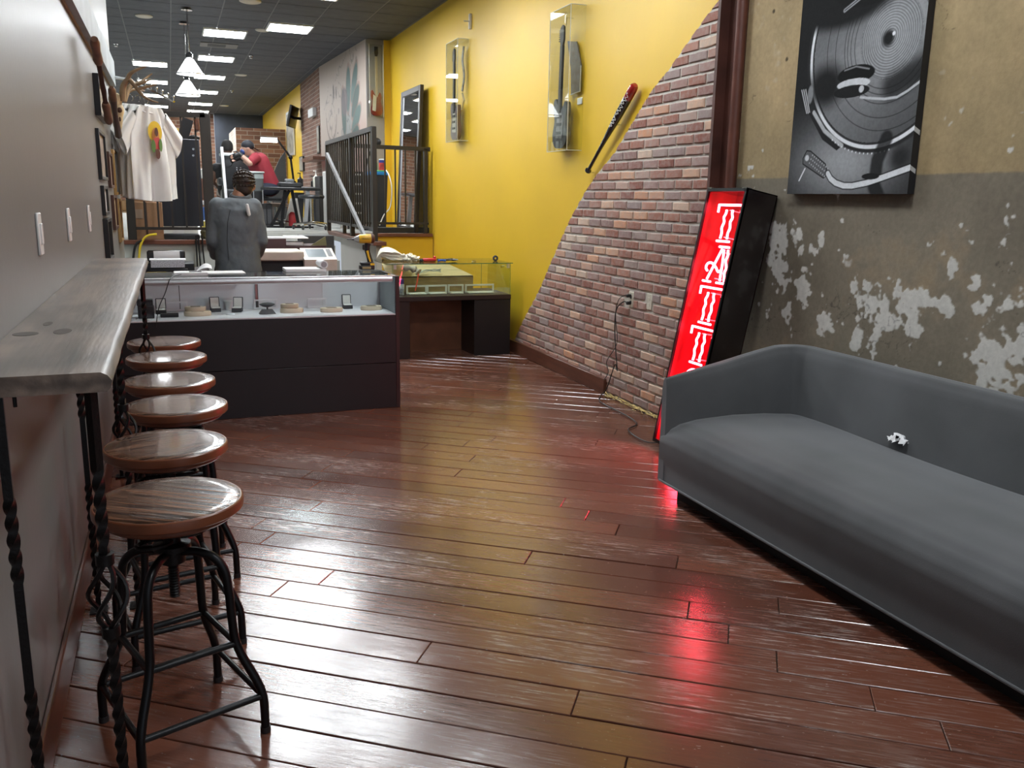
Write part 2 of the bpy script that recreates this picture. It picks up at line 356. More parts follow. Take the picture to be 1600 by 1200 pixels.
# ---- brick facing on the right wall
BND = [(8.11, .0), (8.069, .128), (7.822, .378), (7.441, .713), (7.127, 1.061), (6.814, 1.379), (6.557, 1.593), (6.337, 1.742), (6.078, 1.88), (5.799, 2.096), (5.544, 2.292), (5.343, 2.395), (5.087, 2.56), (4.917, 2.666), (4.758, 2.75)]
def ymax(z): return float(np.interp(z, [b[1] for b in BND], [b[0] for b in BND]))
YZ = Matrix(((0, 0, 1, 0), (1, 0, 0, 0), (0, 1, 0, 0), (0, 0, 0, 1)))
mort_m = mat('grey mortar', (0.56, 0.525, 0.47), 0.9, var=.12, scale=20, bump=.5, bscale=150)
bw = struct('wall_brick', MB().prism([(4.755, 0)]+[(y, z) for y, z in BND[:-1]]+[(4.755, 2.752)], 3.199, 3.218, YZ), mort_m)
def brick_material():
    m = bpy.data.materials.new('reclaimed brick'); m.use_nodes = True; N, L, b = nodes_of(m)
    oi = N.new('ShaderNodeObjectInfo'); rp = N.new('ShaderNodeValToRGB'); cr = rp.color_ramp; cr.interpolation = 'LINEAR'
    cols = [(0, (0.302, 0.132, 0.099)), (.16, (0.366, 0.186, 0.145)), (.30, (0.348, 0.240, 0.223)), (.45, (0.439, 0.222, 0.163)), (.58, (0.266, 0.110, 0.085)), (.70, (0.312, 0.240, 0.231)), (.80, (0.494, 0.336, 0.274)), (.90, (0.600, 0.291, 0.163)), (1, (0.600, 0.478, 0.385))]
    cr.elements[0].position, cr.elements[0].color = cols[0][0], cols[0][1]+(1,); cr.elements[1].position, cr.elements[1].color = cols[-1][0], cols[-1][1]+(1,)
    for p, c in cols[1:-1]: e = cr.elements.new(p); e.color = c+(1,)
    L.new(oi.outputs['Random'], rp.inputs[0])
    ge = N.new('ShaderNodeNewGeometry')
    n1 = N.new('ShaderNodeTexNoise'); n1.inputs['Scale'].default_value = 22; n1.inputs['Detail'].default_value = 8; n1.inputs['Roughness'].default_value = .7; L.new(ge.outputs['Position'], n1.inputs[0])
    r2 = N.new('ShaderNodeValToRGB'); r2.color_ramp.elements[0].position = .42; r2.color_ramp.elements[1].position = .80; L.new(n1.outputs[0], r2.inputs[0])
    mx = N.new('ShaderNodeMix'); mx.data_type = 'RGBA'; mu = N.new('ShaderNodeMath'); mu.operation = 'MULTIPLY'; mu.inputs[1].default_value = .75; L.new(r2.outputs[0], mu.inputs[0]); L.new(mu.outputs[0], mx.inputs[0])
    L.new(rp.outputs[0], mx.inputs[6]); mx.inputs[7].default_value = (.40, .35, .315, 1); L.new(mx.outputs[2], b.inputs['Base Color'])
    b.inputs['Roughness'].default_value = .88; b.inputs['Specular IOR Level'].default_value = .25
    bp = N.new('ShaderNodeBump'); bp.inputs['Strength'].default_value = .6; bp.inputs['Distance'].default_value = .004
    n2 = N.new('ShaderNodeTexNoise'); n2.inputs['Scale'].default_value = 70; n2.inputs['Detail'].default_value = 6; L.new(ge.outputs['Position'], n2.inputs[0]); L.new(n2.outputs[0], bp.inputs['Height']); L.new(bp.outputs[0], b.inputs['Normal'])
    return m
brick_m = brick_material()
BL, BH, PY_, PZ_ = .1955, .0535, .2135, .0722
def brick_mb(w, h):
    """one brick, front face towards -x, slightly irregular"""
    j = lambda s: random.uniform(-s, s); m = MB(); d = .009+random.uniform(0, .004); n = 6
    top = [(-w/2+w*i/n, h/2+j(.0022)) for i in range(n+1)]; bot = [(w/2-w*i/n, -h/2+j(.0022)) for i in range(n+1)]
    po = top[::-1]+bot[::-1]; po = po if area(po) > 0 else po[::-1]; cx = 0
    fr = [(p[0]*(1-.012/w)+j(.001), p[1]*(1-.009/h)) for p in po]; k = len(po)
    m.add([(0.002, p[0], p[1]) for p in po]+[(-d+.004, p[0], p[1]) for p in po]+[(-d, p[0], p[1]) for p in fr],
          [(i, n_, k+n_, k+i) for i, n_ in ((i, (i+1) % k) for i in range(k))]+[(k+i, k+n_, 2*k+n_, 2*k+i) for i, n_ in ((i, (i+1) % k) for i in range(k))]+[tuple(range(2*k, 3*k))])
    return m
variants = []
for i in range(12):
    me = mesh_of('brick', brick_mb(BL, BH), brick_m); variants.append(me)
nb = 0; stuff = MB(); OUT = [(5.70, .80), (5.43, .815)]
for r in range(38):
    zc = .05+r*PZ_; off = (r % 2)*.5*PY_+random.uniform(-.02, .02)
    k = 0; y = 4.757-off
    while True:
        a, b = y+.006, y+.006+BL; y += PY_
        a = max(a, 4.762); z0, z1 = zc-BH/2, zc+BH/2; lim0, lim1 = ymax(z0), ymax(z1)
        if a > max(lim0, lim1)-.02 or z1 > 2.75: break
        if b-a < .025: continue
        if y < 8.4 and a > 6.03 and zc < .12: continue          # behind the baseboard
        if b > min(lim0, lim1):                                  # cut along the painted edge
            po = clip([(a, z0), (b, z0), (b, z1), (a, z1)], 1, (lim0-lim1)/(z1-z0), lim0+(lim0-lim1)/(z1-z0)*z0)
            po = clean(po)
            if len(po) < 3 or abs(area(po)) < .0006: continue
            po, pi_ = inset(po, .004); n = len(po)
            mb = MB().add([(3.2, p[0], p[1]) for p in po]+[(3.194, p[0], p[1]) for p in po]+[(3.190, p[0], p[1]) for p in pi_],
               [(i, (i+1) % n, n+(i+1) % n, n+i) for i in range(n)]+[(n+i, n+(i+1) % n, 2*n+(i+1) % n, 2*n+i) for i in range(n)]+[tuple(range(2*n, 3*n))])
            part('brick', mb, brick_m, bw); nb += 1; continue
        hit = [o for o in OUT if a-.03 < o[0] < b+.03 and z0-.045 < o[1] < z1+.045]
        w = b-a; yc = (a+b)/2
        if hit:
            o = hit[0]; l, rr = o[0]-.04-a, b-o[0]-.04
            if max(l, rr) < .04: continue
            if l > rr: b = o[0]-.04
            else: a = o[0]+.04
            w = b-a; yc = (a+b)/2
        hidden = zc < .10 and yc < 5.0
        if abs(w-BL) < .004:
            o = bpy.data.objects.new('brick', random.choice(variants)); o.location = (3.2, yc, zc); COL.objects.link(o); o.parent = bw; nb += 1
        else:
            mb = brick_mb(w, BH); mb.v = [(p[0]+3.2, p[1]+yc, p[2]+zc) for p in mb.v]; part('brick', mb, brick_m, bw); nb += 1
print('bricks', nb, 'planks', len(planks))
struct('baseboard_right', MB().box(3.162, 3.2, 6.03, 8.8, 0, .125, b=.004), baseb_m)
struct('baseboard_right_far', MB().box(3.19, 3.228, 8.8, 11.15, 0, .125, b=.004), baseb_m)
# steel column and conduit between brick and plaster
col_m = mat('oxide brown steel', (0.075, 0.026, 0.018), 0.5, .1, var=.35, scale=5)
tc_ = struct('trim_5', MB().box(3.17, 3.42, 4.728, 4.755, 0, ZC), col_m)
part('channel_web', MB().box(3.24, 3.42, 4.60, 4.728, 0, ZC), col_m, tc_)
struct('trim_6', MB().cyl((3.245, 4.615, 0), (3.245, 4.615, ZC), .033, 20), mat('brown conduit paint', (0.11, 0.036, 0.024), 0.42, .1, var=.3))
# ---- plaster wall with flaking paint
def fnoise(h, w, step, oct_=4, seed=0, pers=.55):
    r = np.random.default_rng(seed); out = np.zeros((h, w)); amp = 1; tot = 0
    for o in range(oct_):
        st_ = max(1.0, step/2**o); gh, gw = int(h/st_)+3, int(w/st_)+3; g = r.random((gh, gw))
        yy = np.arange(h)/st_; xx = np.arange(w)/st_; y0 = yy.astype(int); x0 = xx.astype(int); fy = (yy-y0)[:, None]; fx = (xx-x0)[None]
        fy = fy*fy*(3-2*fy); fx = fx*fx*(3-2*fx)
        a = g[y0][:, x0]; b = g[y0][:, x0+1]; c = g[y0+1][:, x0]; d = g[y0+1][:, x0+1]
        out += amp*((a*(1-fx)+b*fx)*(1-fy)+(c*(1-fx)+d*fx)*fy); tot += amp; amp *= pers
    return out/tot
def painted(name, nu, nv, fpos, rgb, m, ang=60):
    """dense sheet with a colour per vertex; fpos gives (n,3) positions for flattened u,v in 0..1"""
    uu, vv = np.meshgrid(np.linspace(0, 1, nu), np.linspace(0, 1, nv)); co = fpos(uu.ravel(), vv.ravel()).astype(np.float32)
    i = (np.arange(nv-1)[:, None]*nu+np.arange(nu-1)[None]).ravel(); q = np.stack([i, i+1, i+nu+1, i+nu], 1)
    me = bpy.data.meshes.new(name); me.vertices.add(nu*nv); me.vertices.foreach_set('co', co.ravel())
    me.loops.add(q.size); me.loops.foreach_set('vertex_index', q.ravel().astype(np.int32)); me.polygons.add(len(q)); me.polygons.foreach_set('loop_start', (np.arange(len(q))*4).astype(np.int32))
    me.update(calc_edges=True)
    at = me.attributes.new('paint', 'FLOAT_COLOR', 'POINT'); c = np.ones((nu*nv, 4), np.float32); c[:, :3] = rgb.reshape(-1, 3); at.data.foreach_set('color', c.ravel())
    me.materials.append(m); me.shade_smooth(); me.validate(); return me
PY0, PY1, PZ0, PZ1 = 4.60, 1.0, .50, 3.0; NU, NV = 640, 445
yy = np.linspace(PY0, PY1, NU)[None]*np.ones((NV, 1)); zz = np.linspace(PZ0, PZ1, NV)[:, None]*np.ones((1, NU))
nA, nB, nC = fnoise(NV, NU, 120, 6, 1, .62), fnoise(NV, NU, 26, 4, 2), fnoise(NV, NU, 8, 3, 3)
nD = fnoise(NV, NU, 60, 5, 4); nE = fnoise(NV, NU, 14, 3, 9, .6)
tan_c, olive, gry, wht, brn = [np.array(c) for c in ((.47, .345, .185), (.33, .255, .145), (.225, .193, .145), (.66, .645, .60), (.40, .28, .16))]
up = np.clip((zz-1.668-.004*(nC-.5))/.006, 0, 1)[..., None]
rgb = (tan_c*(1-nD[..., None])+olive*nD[..., None])*(0.50+1.0*nA[..., None])*up + (gry*(.55+.9*nA[..., None]))*(1-up)
t = np.clip((nA+.35*nB-.75)*4, 0, 1)[..., None]*(1-up); rgb = rgb*(1-t*.6)+brn*t*.6
BLOB = [(4.01, 1.31, .045, .07), (3.96, 1.27, .03, .03), (3.85, 1.265, .055, .05), (3.80, 1.33, .03, .03), (4.14, 1.17, .13, .15), (3.92, 1.06, .055, .10), (4.02, .93, .055, .10), (4.17, .95, .04, .09), (3.36, 1.045, .105, .075), (3.23, 1.15, .05, .07), (3.18, 1.11, .04, .05),
        (3.47, .88, .04, .14), (3.03, 1.08, .10, .04), (2.92, 1.07, .12, .05), (3.09, .96, .07, .08), (2.78, 1.09, .12, .03), (2.70, 1.13, .11, .05), (2.79, 1.18, .03, .04), (2.64, .92, .19, .085), (2.60, .83, .17, .07), (2.50, 1.0, .09, .07), (2.68, 1.44, .05, .055), (2.68, 1.39, .025, .03),
        (3.68, .88, .07, .05), (3.30, .96, .12, .04), (3.35, .86, .04, .07), (3.72, .83, .04, .04), (2.93, 1.25, .02, .04), (2.70, 1.20, .03, .025), (2.63, 1.30, .022, .035), (2.45, 1.20, .05, .08), (2.3, 1.0, .2, .12), (2.1, 1.3, .1, .08), (1.9, .95, .2, .1), (2.54, 1.66, .03, .05), (2.50, 1.78, .05, .03), (2.6, 2.3, .06, .02), (2.45, 2.5, .05, .09)]
F = np.full((NV, NU), -9.0)
for (by, bz, ry, rz) in BLOB: F = np.maximum(F, 1-np.sqrt(((yy-by)/ry)**2+((zz-bz)/rz)**2))
F = np.maximum(F, -1.25)
nG = fnoise(NV, NU, 5, 2, 77); F = F*.8+(nB-.5)*2.9+(nC-.5)*1.7+(nG-.5)*.8-.05
low = np.clip((1.35-zz)/.55, 0, 1)*np.clip((4.05-yy)/1.6, 0.12, 1)
sp = (nE+.25*nC) - (.965-.18*low)
bigp = (nA*.6+nB*.55)-(.78-.14*np.clip((1.0-zz)/.3, 0, 1)*np.clip((3.4-yy)/1.2, 0, 1))
W = np.clip(np.maximum(np.maximum(F*6, sp*30), bigp*22), 0, 1)[..., None]*(1-.85*np.clip((zz-1.75)/.3, 0, 1)[..., None])
rgb = rgb*(1-W)+wht*(.85+.25*nD[..., None])*W
crk = np.clip(1-np.abs(nA-.5)/.0035, 0, 1)[..., None]*.5*(nD[..., None] > .5); rgb = rgb*(1-crk)
hole = np.zeros((NV, NU))
for (hy, hz) in ((3.03, 2.42), (2.77, 2.47), (4.21, 2.32), (4.36, 2.60)): hole = np.maximum(hole, np.clip((.014-np.hypot(yy-hy, zz-hz))/.004, 0, 1))
rgb = rgb*(1-.8*hole[..., None])
plaster_m = attr_mat('flaking plaster', .8, nvar=.16, nscale=45, bump=.35, bscale=35)
me = painted('wall_plaster', NU, NV, lambda u, v: np.stack([3.28-.006*np.interp(u*0, [0], [0])-.0015*W.ravel(), PY0+(PY1-PY0)*u, PZ0+(PZ1-PZ0)*v], 1), rgb, plaster_m)
o = bpy.data.objects.new('wall_plaster', me); COL.objects.link(o); o['kind'] = 'structure'; ROOT[o] = V((0, 0, 0))
plain_m = mat('plain old plaster', (.22, .18, .12), .8, var=.3, scale=3, bump=.3)
part('plaster_backing', MB().box(3.285, 3.42, -1.5, 4.60, 0, ZC), plain_m, o)
part('plaster_base', MB().box(3.278, 3.285, -1.5, 4.60, 0, .5), plain_m, o)
part('plaster_top', MB().box(3.278, 3.285, -1.5, 4.60, 3.0, ZC), plain_m, o)
part('plaster_front_end', MB().box(3.278, 3.285, -1.5, 1.0, .5, 3.0), plain_m, o)
# ---- mural wall, far brick, far wall
def slab(a, b, z0, z1, th=.08):
    d = V((b[0]-a[0], b[1]-a[1], 0)).normalized(); n = V((d.y, -d.x, 0))*th
    q = [(a[0], a[1]), (b[0], b[1]), (b[0]+n.x, b[1]+n.y), (a[0]+n.x, a[1]+n.y)]
    return MB().prism(q if area(q) > 0 else q[::-1], z0, z1)
MA, MBp = (2.86, 13.52), (2.68, 16.75)
nu, nv = 150, 130; u = np.linspace(0, 1, nu)[None]*np.ones((nv, 1)); v = np.linspace(0, 1, nv)[:, None]*np.ones((1, nu))
m1, m2 = fnoise(nv, nu, 34, 4, 21), fnoise(nv, nu, 9, 3, 22)
rg = np.ones((nv, nu, 3))*np.array((.42, .34, .29))
def stamp(mask, c, k=1.0):
    global rg
    mk = np.clip(mask, 0, 1)[..., None]*k; rg = rg*(1-mk)+np.array(c)*mk
stamp(1.3-np.hypot((u-.10)/.25, (v-.35)/.22)+(m1-.5), (.42, .22, .20), .5)
stamp(1.2-np.hypot((u-.38)/.17, (v-.50)/.30)*1.2+(m1-.5)*1.4, (.15, .21, .22), .9)
for i, (cx, cy, rx, ry, a) in enumerate([(.22, .80, .05, .13, .5), (.20, .70, .05, .12, .7), (.19, .60, .05, .12, .9), (.24, .50, .05, .12, 1.1), (.34, .78, .05, .14, .1), (.44, .66, .05, .15, -.1)]):
    du, dv = (u-cx), (v-cy); p_, q_ = du*math.cos(a)+dv*math.sin(a), -du*math.sin(a)+dv*math.cos(a)
    stamp((1-np.hypot(p_/rx, q_/ry))*6, (.03, .07, .06) if i % 2 else (.05, .11, .10), .95); stamp((1-np.abs(np.hypot(p_/rx, q_/ry)-1)*9), (.25, .10, .07), .6)
stamp((1-np.hypot((u-.42)/.07, (v-.72)/.09))*5, (.12, .08, .09), .8)
for (cx, cy, r_) in ((.72, .66, .12), (.72, .52, .13), (.72, .42, .11)): stamp((1-np.abs(np.hypot((u-cx)/r_, (v-cy)/(r_*1.2))-1)*12)*(v < cy), (.08, .05, .05), .9)
lines = fnoise(nv, nu, 22, 3, 91); stamp((1-np.abs(lines-.5)/.012)*(u > .12)*(u < .9)*(v < .85), (.07, .06, .07), .75); stamp((1-np.abs(m1-.45)/.012)*(u > .15)*(u < .62), (.05, .07, .07), .8)
stamp((1-np.hypot((u-.66)/.018, (v-.80)/.05))*6, (.05, .04, .04), .8); stamp((1-np.hypot((u-.60)/.012, (v-.79)/.04))*6, (.05, .04, .04), .8)
stamp((m1-.55)*5*(v < .42)*(u > .25)*(u < .6), (.07, .05, .08), .9); stamp((m1-.58)*6*(v < .4), (.45, .08, .08), .6)
me = painted('wall_mural', nu, nv, lambda a, b: np.stack([MA[0]+(MBp[0]-MA[0])*a, MA[1]+(MBp[1]-MA[1])*a, ZP+(ZC-ZP)*b], 1), rg, attr_mat('painted mural', .5, nvar=.05))
o = bpy.data.objects.new('wall_mural', me); COL.objects.link(o); o['kind'] = 'structure'; ROOT[o] = V((0, 0, 0))
part('mural_backing', slab((MA[0]+.006, MA[1]), (MBp[0]+.006, MBp[1]), ZP, ZC), grey_m, o)
farb1 = brick_mat('far brown brick', (.13, .06, .042), (.22, .105, .07), (.28, .22, .18), axis='y')
struct('wall_brick_side', slab((2.68, 16.78), (2.70, 19.4), ZP, ZC), farb1)
struct('wall_yellow_back', slab((2.70, 19.4), (2.72, 28), ZP, ZC), yellow_m)
farb2 = brick_mat('far orange brown brick', (.13, .06, .04), (.25, .12, .07), (.30, .24, .19), .30, .10, axis='x')
struct('wall_far', MB().box(-1.8, 1.35, 28, 28.15, ZP, ZC), farb2)
struct('wall_far_dark', MB().box(1.35, 2.9, 27.6, 27.75, ZP, ZC), mat('dark blue grey wall', (.035, .042, .06), .6))
a, b = P(368, 199, 22), P(447, 206, 22)
pt = struct('wall_partition', MB().box(a.x, 2.68, 22, 22.12, ZP, a.z), farb2)
part('partition_side', MB().box(a.x-.005, a.x, 22, 24.4, ZP, a.z), brick_mat('pale side brick', (.5, .42, .36), (.60, .52, .46), (.6, .55, .5), axis='y'), pt)
# ---- ceiling
grid_m = mat('grey ceiling grid', (.13, .135, .145), .6)
tile_m = mat('charcoal ceiling tile', (.060, .065, .080), .7, var=.2, bump=.4, bscale=200)
ce = struct('ceiling', MB().box(-1.85, 3.42, -1.5, 28.2, ZC, ZC+.1), grid_m)
tme = mesh_of('ceiling_tile', MB().box(-.297, .297, -.297, .297, -.004, .0, b=.002), tile_m)
restt = MB(); nt_ = 0
for i in range(8):
    for j in range(47):
        x, y = -1.37+.61*i, -.9+.61*j
        if y > 27.8: continue
        if x > -1.2 and y > 8.0:
            o = bpy.data.objects.new('ceiling_tile', tme); o.location = (x, y, ZC-.001); COL.objects.link(o); o.parent = ce; nt_ += 1
        else: restt.box(x-.297, x+.297, y-.297, y+.297, ZC-.005, ZC)
part('front_ceiling_tiles', restt, tile_m, ce, kind='stuff')
# ---- ceiling lights
panel_m = emit_mat('light panel diffuser', (0.93, 0.975, 1.0), PANEL)
lf_m = mat('white light frame', (.7, .7, .7), .5)
def light(x, y, label, s=.56):
    t = thing('ceiling_light', label, 'light', (x, y, ZC-.03), 'square light panels in the ceiling')
    h = s/2
    part('light_frame', MB().box(x-h-.02, x-h, y-h-.02, y+h+.02, ZC-.03, ZC-.006).box(x+h, x+h+.02, y-h-.02, y+h+.02, ZC-.03, ZC-.006).box(x-h, x+h, y-h-.02, y-h, ZC-.03, ZC-.006).box(x-h, x+h, y+h, y+h+.02, ZC-.03, ZC-.006), lf_m, t)
    part('diffuser', MB().box(x-h, x+h, y-h, y+h, ZC-.022, ZC-.008), panel_m, t)
ORD = ['nearest visible', 'second', 'third', 'fourth', 'fifth', 'sixth', 'farthest']
for x, y, w in ((.885, 8.1, 'over the glass counter'), (.885, 10.5, 'over the platform stairs'), (1.85, 0.3, 'added unseen over the camera for front light'), (1.85, 3.0, 'added unseen over the grey sofa for front light'), (1.85, 5.6, 'added unseen over the middle of the plank floor for front light'), (1.70, 8.1, 'over the rear glass case')):  # panels over camera, sofa and plank floor are unseen, added to brighten the front
    light(x, y, 'square ceiling light panel above the picture edge, '+w)
for i, y in enumerate((13.95, 16.5, 19.1, 21.9, 24.8, 27.0)): light(.885, y, ORD[i if i < 5 else 6]+' square light panel of the middle ceiling row')
light(1.70, 10.75, 'square light panel cut by the top edge of the picture, right ceiling row'); light(1.70, 13.1, 'square light panel nearest the yellow wall, right of the middle row')
for i, y in enumerate((17.75, 20.5, 23.3, 26.1)): light(-.19, y, ('nearest', 'second', 'third', 'farthest')[i]+' square light panel of the left ceiling row, behind the antlers')
# ceiling speakers and sprinklers
spk_m = mat('cream speaker grille', (.55, .52, .46), .6)
for (px, py, r, w) in ((391, 2, .13, 'in front of the brightest panel'), (225, 25, .11, 'above the steel band on the left wall'), (376, 117, .12, 'right of the middle panel row'), (350, 165, .12, 'farthest along the ceiling'), (410, 47, .10, 'beside the right panel row')):
    q = PZ(px, py, ZC-.01)
    solo('ceiling_speaker', MB().lathe([(.2*r, -.018), (.8*r, -.016), (r, -.006), (r, .005)], 24, c=(q.x, q.y, ZC-.01)), spk_m, 'round cream ceiling speaker '+w, 'speaker', 'round ceiling speakers')
for (px, py, w) in ((181, 68, 'over the wall end'), (392, 87, 'right of the panels'), (362, 141, 'far back')):
    q = PZ(px, py, ZC-.01)
    solo('sprinkler_head', MB().lathe([(.012, -.05), (.03, -.045), (.012, -.03), (.04, -.008), (.04, .005)], 14, c=(q.x, q.y, ZC-.01)), chrome, 'small chrome ceiling sprinkler '+w, 'sprinkler', 'ceiling sprinklers')
q = PZ(342, 71, ZC-.01)
t = thing('ceiling_vent', 'dark louvred air vent between two ceiling panels', 'vent', (q.x, q.y, ZC-.02))
part('vent_frame', MB().box(q.x-.28, q.x+.28, q.y-.2, q.y+.2, ZC-.016, ZC-.006), mat('grey vent metal', (.16, .15, .14), .5), t)
for i in range(5): part('slat', MB().box(q.x-.17, q.x+.1, q.y-.12+.05*i, q.y-.09+.05*i, ZC-.022, ZC-.015), black_plastic, t)
# ================================================================== BAR AND STOOLS
def bar_wood():
    m = mat('grey brown bar wood', (.185, .135, .105), .42, var=.4, scale=3.0, stretch=(9, .55, 9), bump=.25, bscale=8, coat=.05, rvar=.08)
    N, L, b = nodes_of(m); tc = N.new('ShaderNodeTexCoord'); mp = N.new('ShaderNodeMapping'); mp.inputs['Scale'].default_value = (1, .25, 1); L.new(tc.outputs['Object'], mp.inputs[0])
    wv = N.new('ShaderNodeTexWave'); wv.wave_type = 'RINGS'; wv.inputs['Scale'].default_value = 9; wv.inputs['Distortion'].default_value = 5; wv.inputs['Detail'].default_value = 3; L.new(mp.outputs[0], wv.inputs[0])
    old = b.inputs['Base Color'].links[0].from_socket; mx = N.new('ShaderNodeMix'); mx.data_type = 'RGBA'; mx.blend_type = 'MULTIPLY'; mx.inputs[0].default_value = .5
    L.new(old, mx.inputs[6]); L.new(wv.outputs[0], mx.inputs[7]); L.new(mx.outputs[2], b.inputs['Base Color']); return m
barw = bar_wood()
t = thing('bar_counter', 'long narrow weathered wood bar top along the left wall on twisted iron legs', 'bar counter', (-.26, 3.5, 0))
n = 60; Y0, Y1 = 1.862, 5.19; mb = MB(); rows = []
for i in range(n+1):
    y = Y0+(Y1-Y0)*i/n; w = .0012*math.sin(i*.5)+.0008*math.sin(i*1.3+1)
    rows.append([(-.399, y, 1.128), (-.399, y, 1.168), (-.150+w, y, 1.1685), (-.138+w, y, 1.162), (-.130+w, y, 1.150), (-.134+w, y, 1.136), (-.142+w, y, 1.128)])
vs = [p for r in rows for p in r]; k = 7; fs = [(i*k+j, i*k+(j+1) % k, (i+1)*k+(j+1) % k, (i+1)*k+j) for i in range(n) for j in range(k)]+[tuple(range(k))[::-1], tuple(n*k+j for j in range(k))]
top = part('tabletop', MB().add(vs, fs), barw, t)
dk = mat('dark wood knot', (.05, .028, .02), .5, var=.4, scale=20)
for (px, py, rx, ry) in ((98, 518, .022, .05), (40, 522, .03, .035), (75, 506, .012, .04)):
    q = PZ(px, py, 1.168); part('knot', MB().lathe([(1, -.001), (.98, .0008), (.5, .0012), (.1, .0006)], 18, Matrix.Translation((q.x, q.y, 1.168)) @ Matrix.Diagonal((rx, ry, 1, 1))), dk, top)
part('screw', MB().cyl((-.31, 1.90, 1.10), (-.31, 1.90, 1.13), .004, 8), black_metal, t)
def rod(x, y, basket):
    mb = MB(); pts = []; tw = []; a_ = 0.0; z = 0.0
    straight = ((.0, .06), (.79, .80), (.97, 1.13)) if basket else ((.0, .06), (.50, .74), (.92, 1.13))
    lo, hi = (.60, .765) if basket else (9, 9)
    def bar(z0, z1):
        nonlocal a_
        m = int((z1-z0)/.006); rings = []
        for i in range(m+1):
            z = z0+(z1-z0)*i/m
            if not any(s0 <= z <= s1 for s0, s1 in straight): a_ += .26
            rings.append([(x+.0125*math.cos(a_+PI/4+k*PI/2), y+.0125*math.sin(a_+PI/4+k*PI/2), z) for k in range(4)])
        return rings
    def skin(r):
        mb.add([p for q in r for p in q], [(i*4+k, i*4+(k+1) % 4, (i+1)*4+(k+1) % 4, (i+1)*4+k) for i in range(len(r)-1) for k in range(4)]+[(3, 2, 1, 0), tuple((len(r)-1)*4+k for k in range(4))])
    if basket:
        skin(bar(0, .605)); up = MB(); keep = mb; 
        leg = part('leg', mb, iron, t); mb = MB(); skin(bar(.76, 1.128)); part('upper_bar', mb, iron, leg)
        for j in range(4):
            part('basket_wire', MB().tube([(x+.038*math.sin(PI*i/12)*math.cos(j*PI/2+i*.24), y+.038*math.sin(PI*i/12)*math.sin(j*PI/2+i*.24), .60+.165*i/12) for i in range(13)], .0055, 6), iron, leg)
        for z in (.59, .755): part('collar', MB().cyl((x, y, z), (x, y, z+.024), .019, 12), iron, leg)
    else: skin(bar(0, 1.128)); leg = part('leg', mb, iron, t)
    part('foot_plate', MB().box(x-.03, x+.03, y-.03, y+.03, 0, .006), iron, leg)
for (x, y) in ((-.172, 1.88), (-.20, 3.29), (-.163, 4.955)):
    rod(x, y, True); rod(-.335, y, False)
# ---- stools
def stool_wood():
    m = mat('dark walnut stool top', (.17, .085, .05), .26, var=.55, scale=4, stretch=(1.0, 22, 4), bump=.15, bscale=3.0, coat=.6)
    N, L, b = nodes_of(m); tc = N.new('ShaderNodeTexCoord'); mp = N.new('ShaderNodeMapping'); mp.inputs['Scale'].default_value = (.9, 13, 3); L.new(tc.outputs['Object'], mp.inputs[0])
    nz = N.new('ShaderNodeTexNoise'); nz.inputs['Scale'].default_value = 4.5; nz.inputs['Detail'].default_value = 3; L.new(mp.outputs[0], nz.inputs[0])
    rp = N.new('ShaderNodeValToRGB'); rp.color_ramp.elements[0].position = .40; rp.color_ramp.elements[1].position = .52; rp.color_ramp.elements[0].color = (.12, .09, .08, 1); L.new(nz.outputs[0], rp.inputs[0])
    old = b.inputs['Base Color'].links[0].from_socket; mx = N.new('ShaderNodeMix'); mx.data_type = 'RGBA'; mx.blend_type = 'MULTIPLY'; mx.inputs[0].default_value = .9
    L.new(old, mx.inputs[6]); L.new(rp.outputs[0], mx.inputs[7]); L.new(mx.outputs[2], b.inputs['Base Color'])
    bp = N.new('ShaderNodeBump'); bp.inputs['Strength'].default_value = .25; bp.inputs['Distance'].default_value = .002; L.new(rp.outputs[0], bp.inputs['Height']); L.new(b.inputs['Normal'].links[0].from_socket, bp.inputs['Normal']); L.new(bp.outputs[0], b.inputs['Normal'])
    return m
sw = stool_wood(); swe = mat('red brown stool edge', (.16, .05, .022), .32, var=.25, scale=8)
st0 = thing('bar_stool', 'x', 'stool', (0, 0, 0), 'bar stools in a row under the bar')
H = .70
seat = part('seat', MB().lathe([(.02, H-.032), (.186, H-.032), (.192, H-.028), (.194, H-.016), (.192, H-.003), (.187, H), (.15, H+.0005), (.02, H+.0005)], 56), sw, st0)
part('edge_band', MB().lathe([(.1925, H-.031), (.1955, H-.028), (.1965, H-.016), (.195, H-.004), (.1915, H-.001)], 56), swe, seat)
part('under_plate', MB().lathe([(.03, H-.055), (.168, H-.052), (.176, H-.045), (.176, H-.033), (.03, H-.033)], 40), swe, st0, 'darker disc under the seat')
part('screw_rod', MB().tube([(0, 0, H-.29+.004*i) for i in range(64)], [.0155 if i % 2 else .0128 for i in range(64)], 12), iron, st0)
part('hub', MB().lathe([(.02, .515), (.034, .515), (.034, .55), (.05, .555), (.05, .57), (.024, .575), (.024, .64)], 20), iron, st0)
mb = MB()
for k_ in range(2):
    a = k_*PI+.4; mb.tube([(.055*math.cos(a)+.045*math.cos(b), .055*math.sin(a)+.03*math.sin(b), .585) for b in [2*PI*i/20 for i in range(20)]], .006, 6, closed=True)
mb.tube([(.115*math.cos(b), .115*math.sin(b), .635) for b in [2*PI*i/32 for i in range(32)]], .007, 6, closed=True)
part('bracket_ring', mb, iron, st0)
def bez(pts, n=6):
    out = []
    for i in range(len(pts)-1):
        p0, p1, p2, p3 = [V(pts[max(0, min(len(pts)-1, j))]) for j in (i-1, i, i+1, i+2)]
        for k in range(n):
            t_ = k/n; out.append(.5*((2*p1)+(p2-p0)*t_+(2*p0-5*p1+4*p2-p3)*t_*t_+(3*p1-p0-3*p2+p3)*t_**3))
    out.append(V(pts[-1])); return out
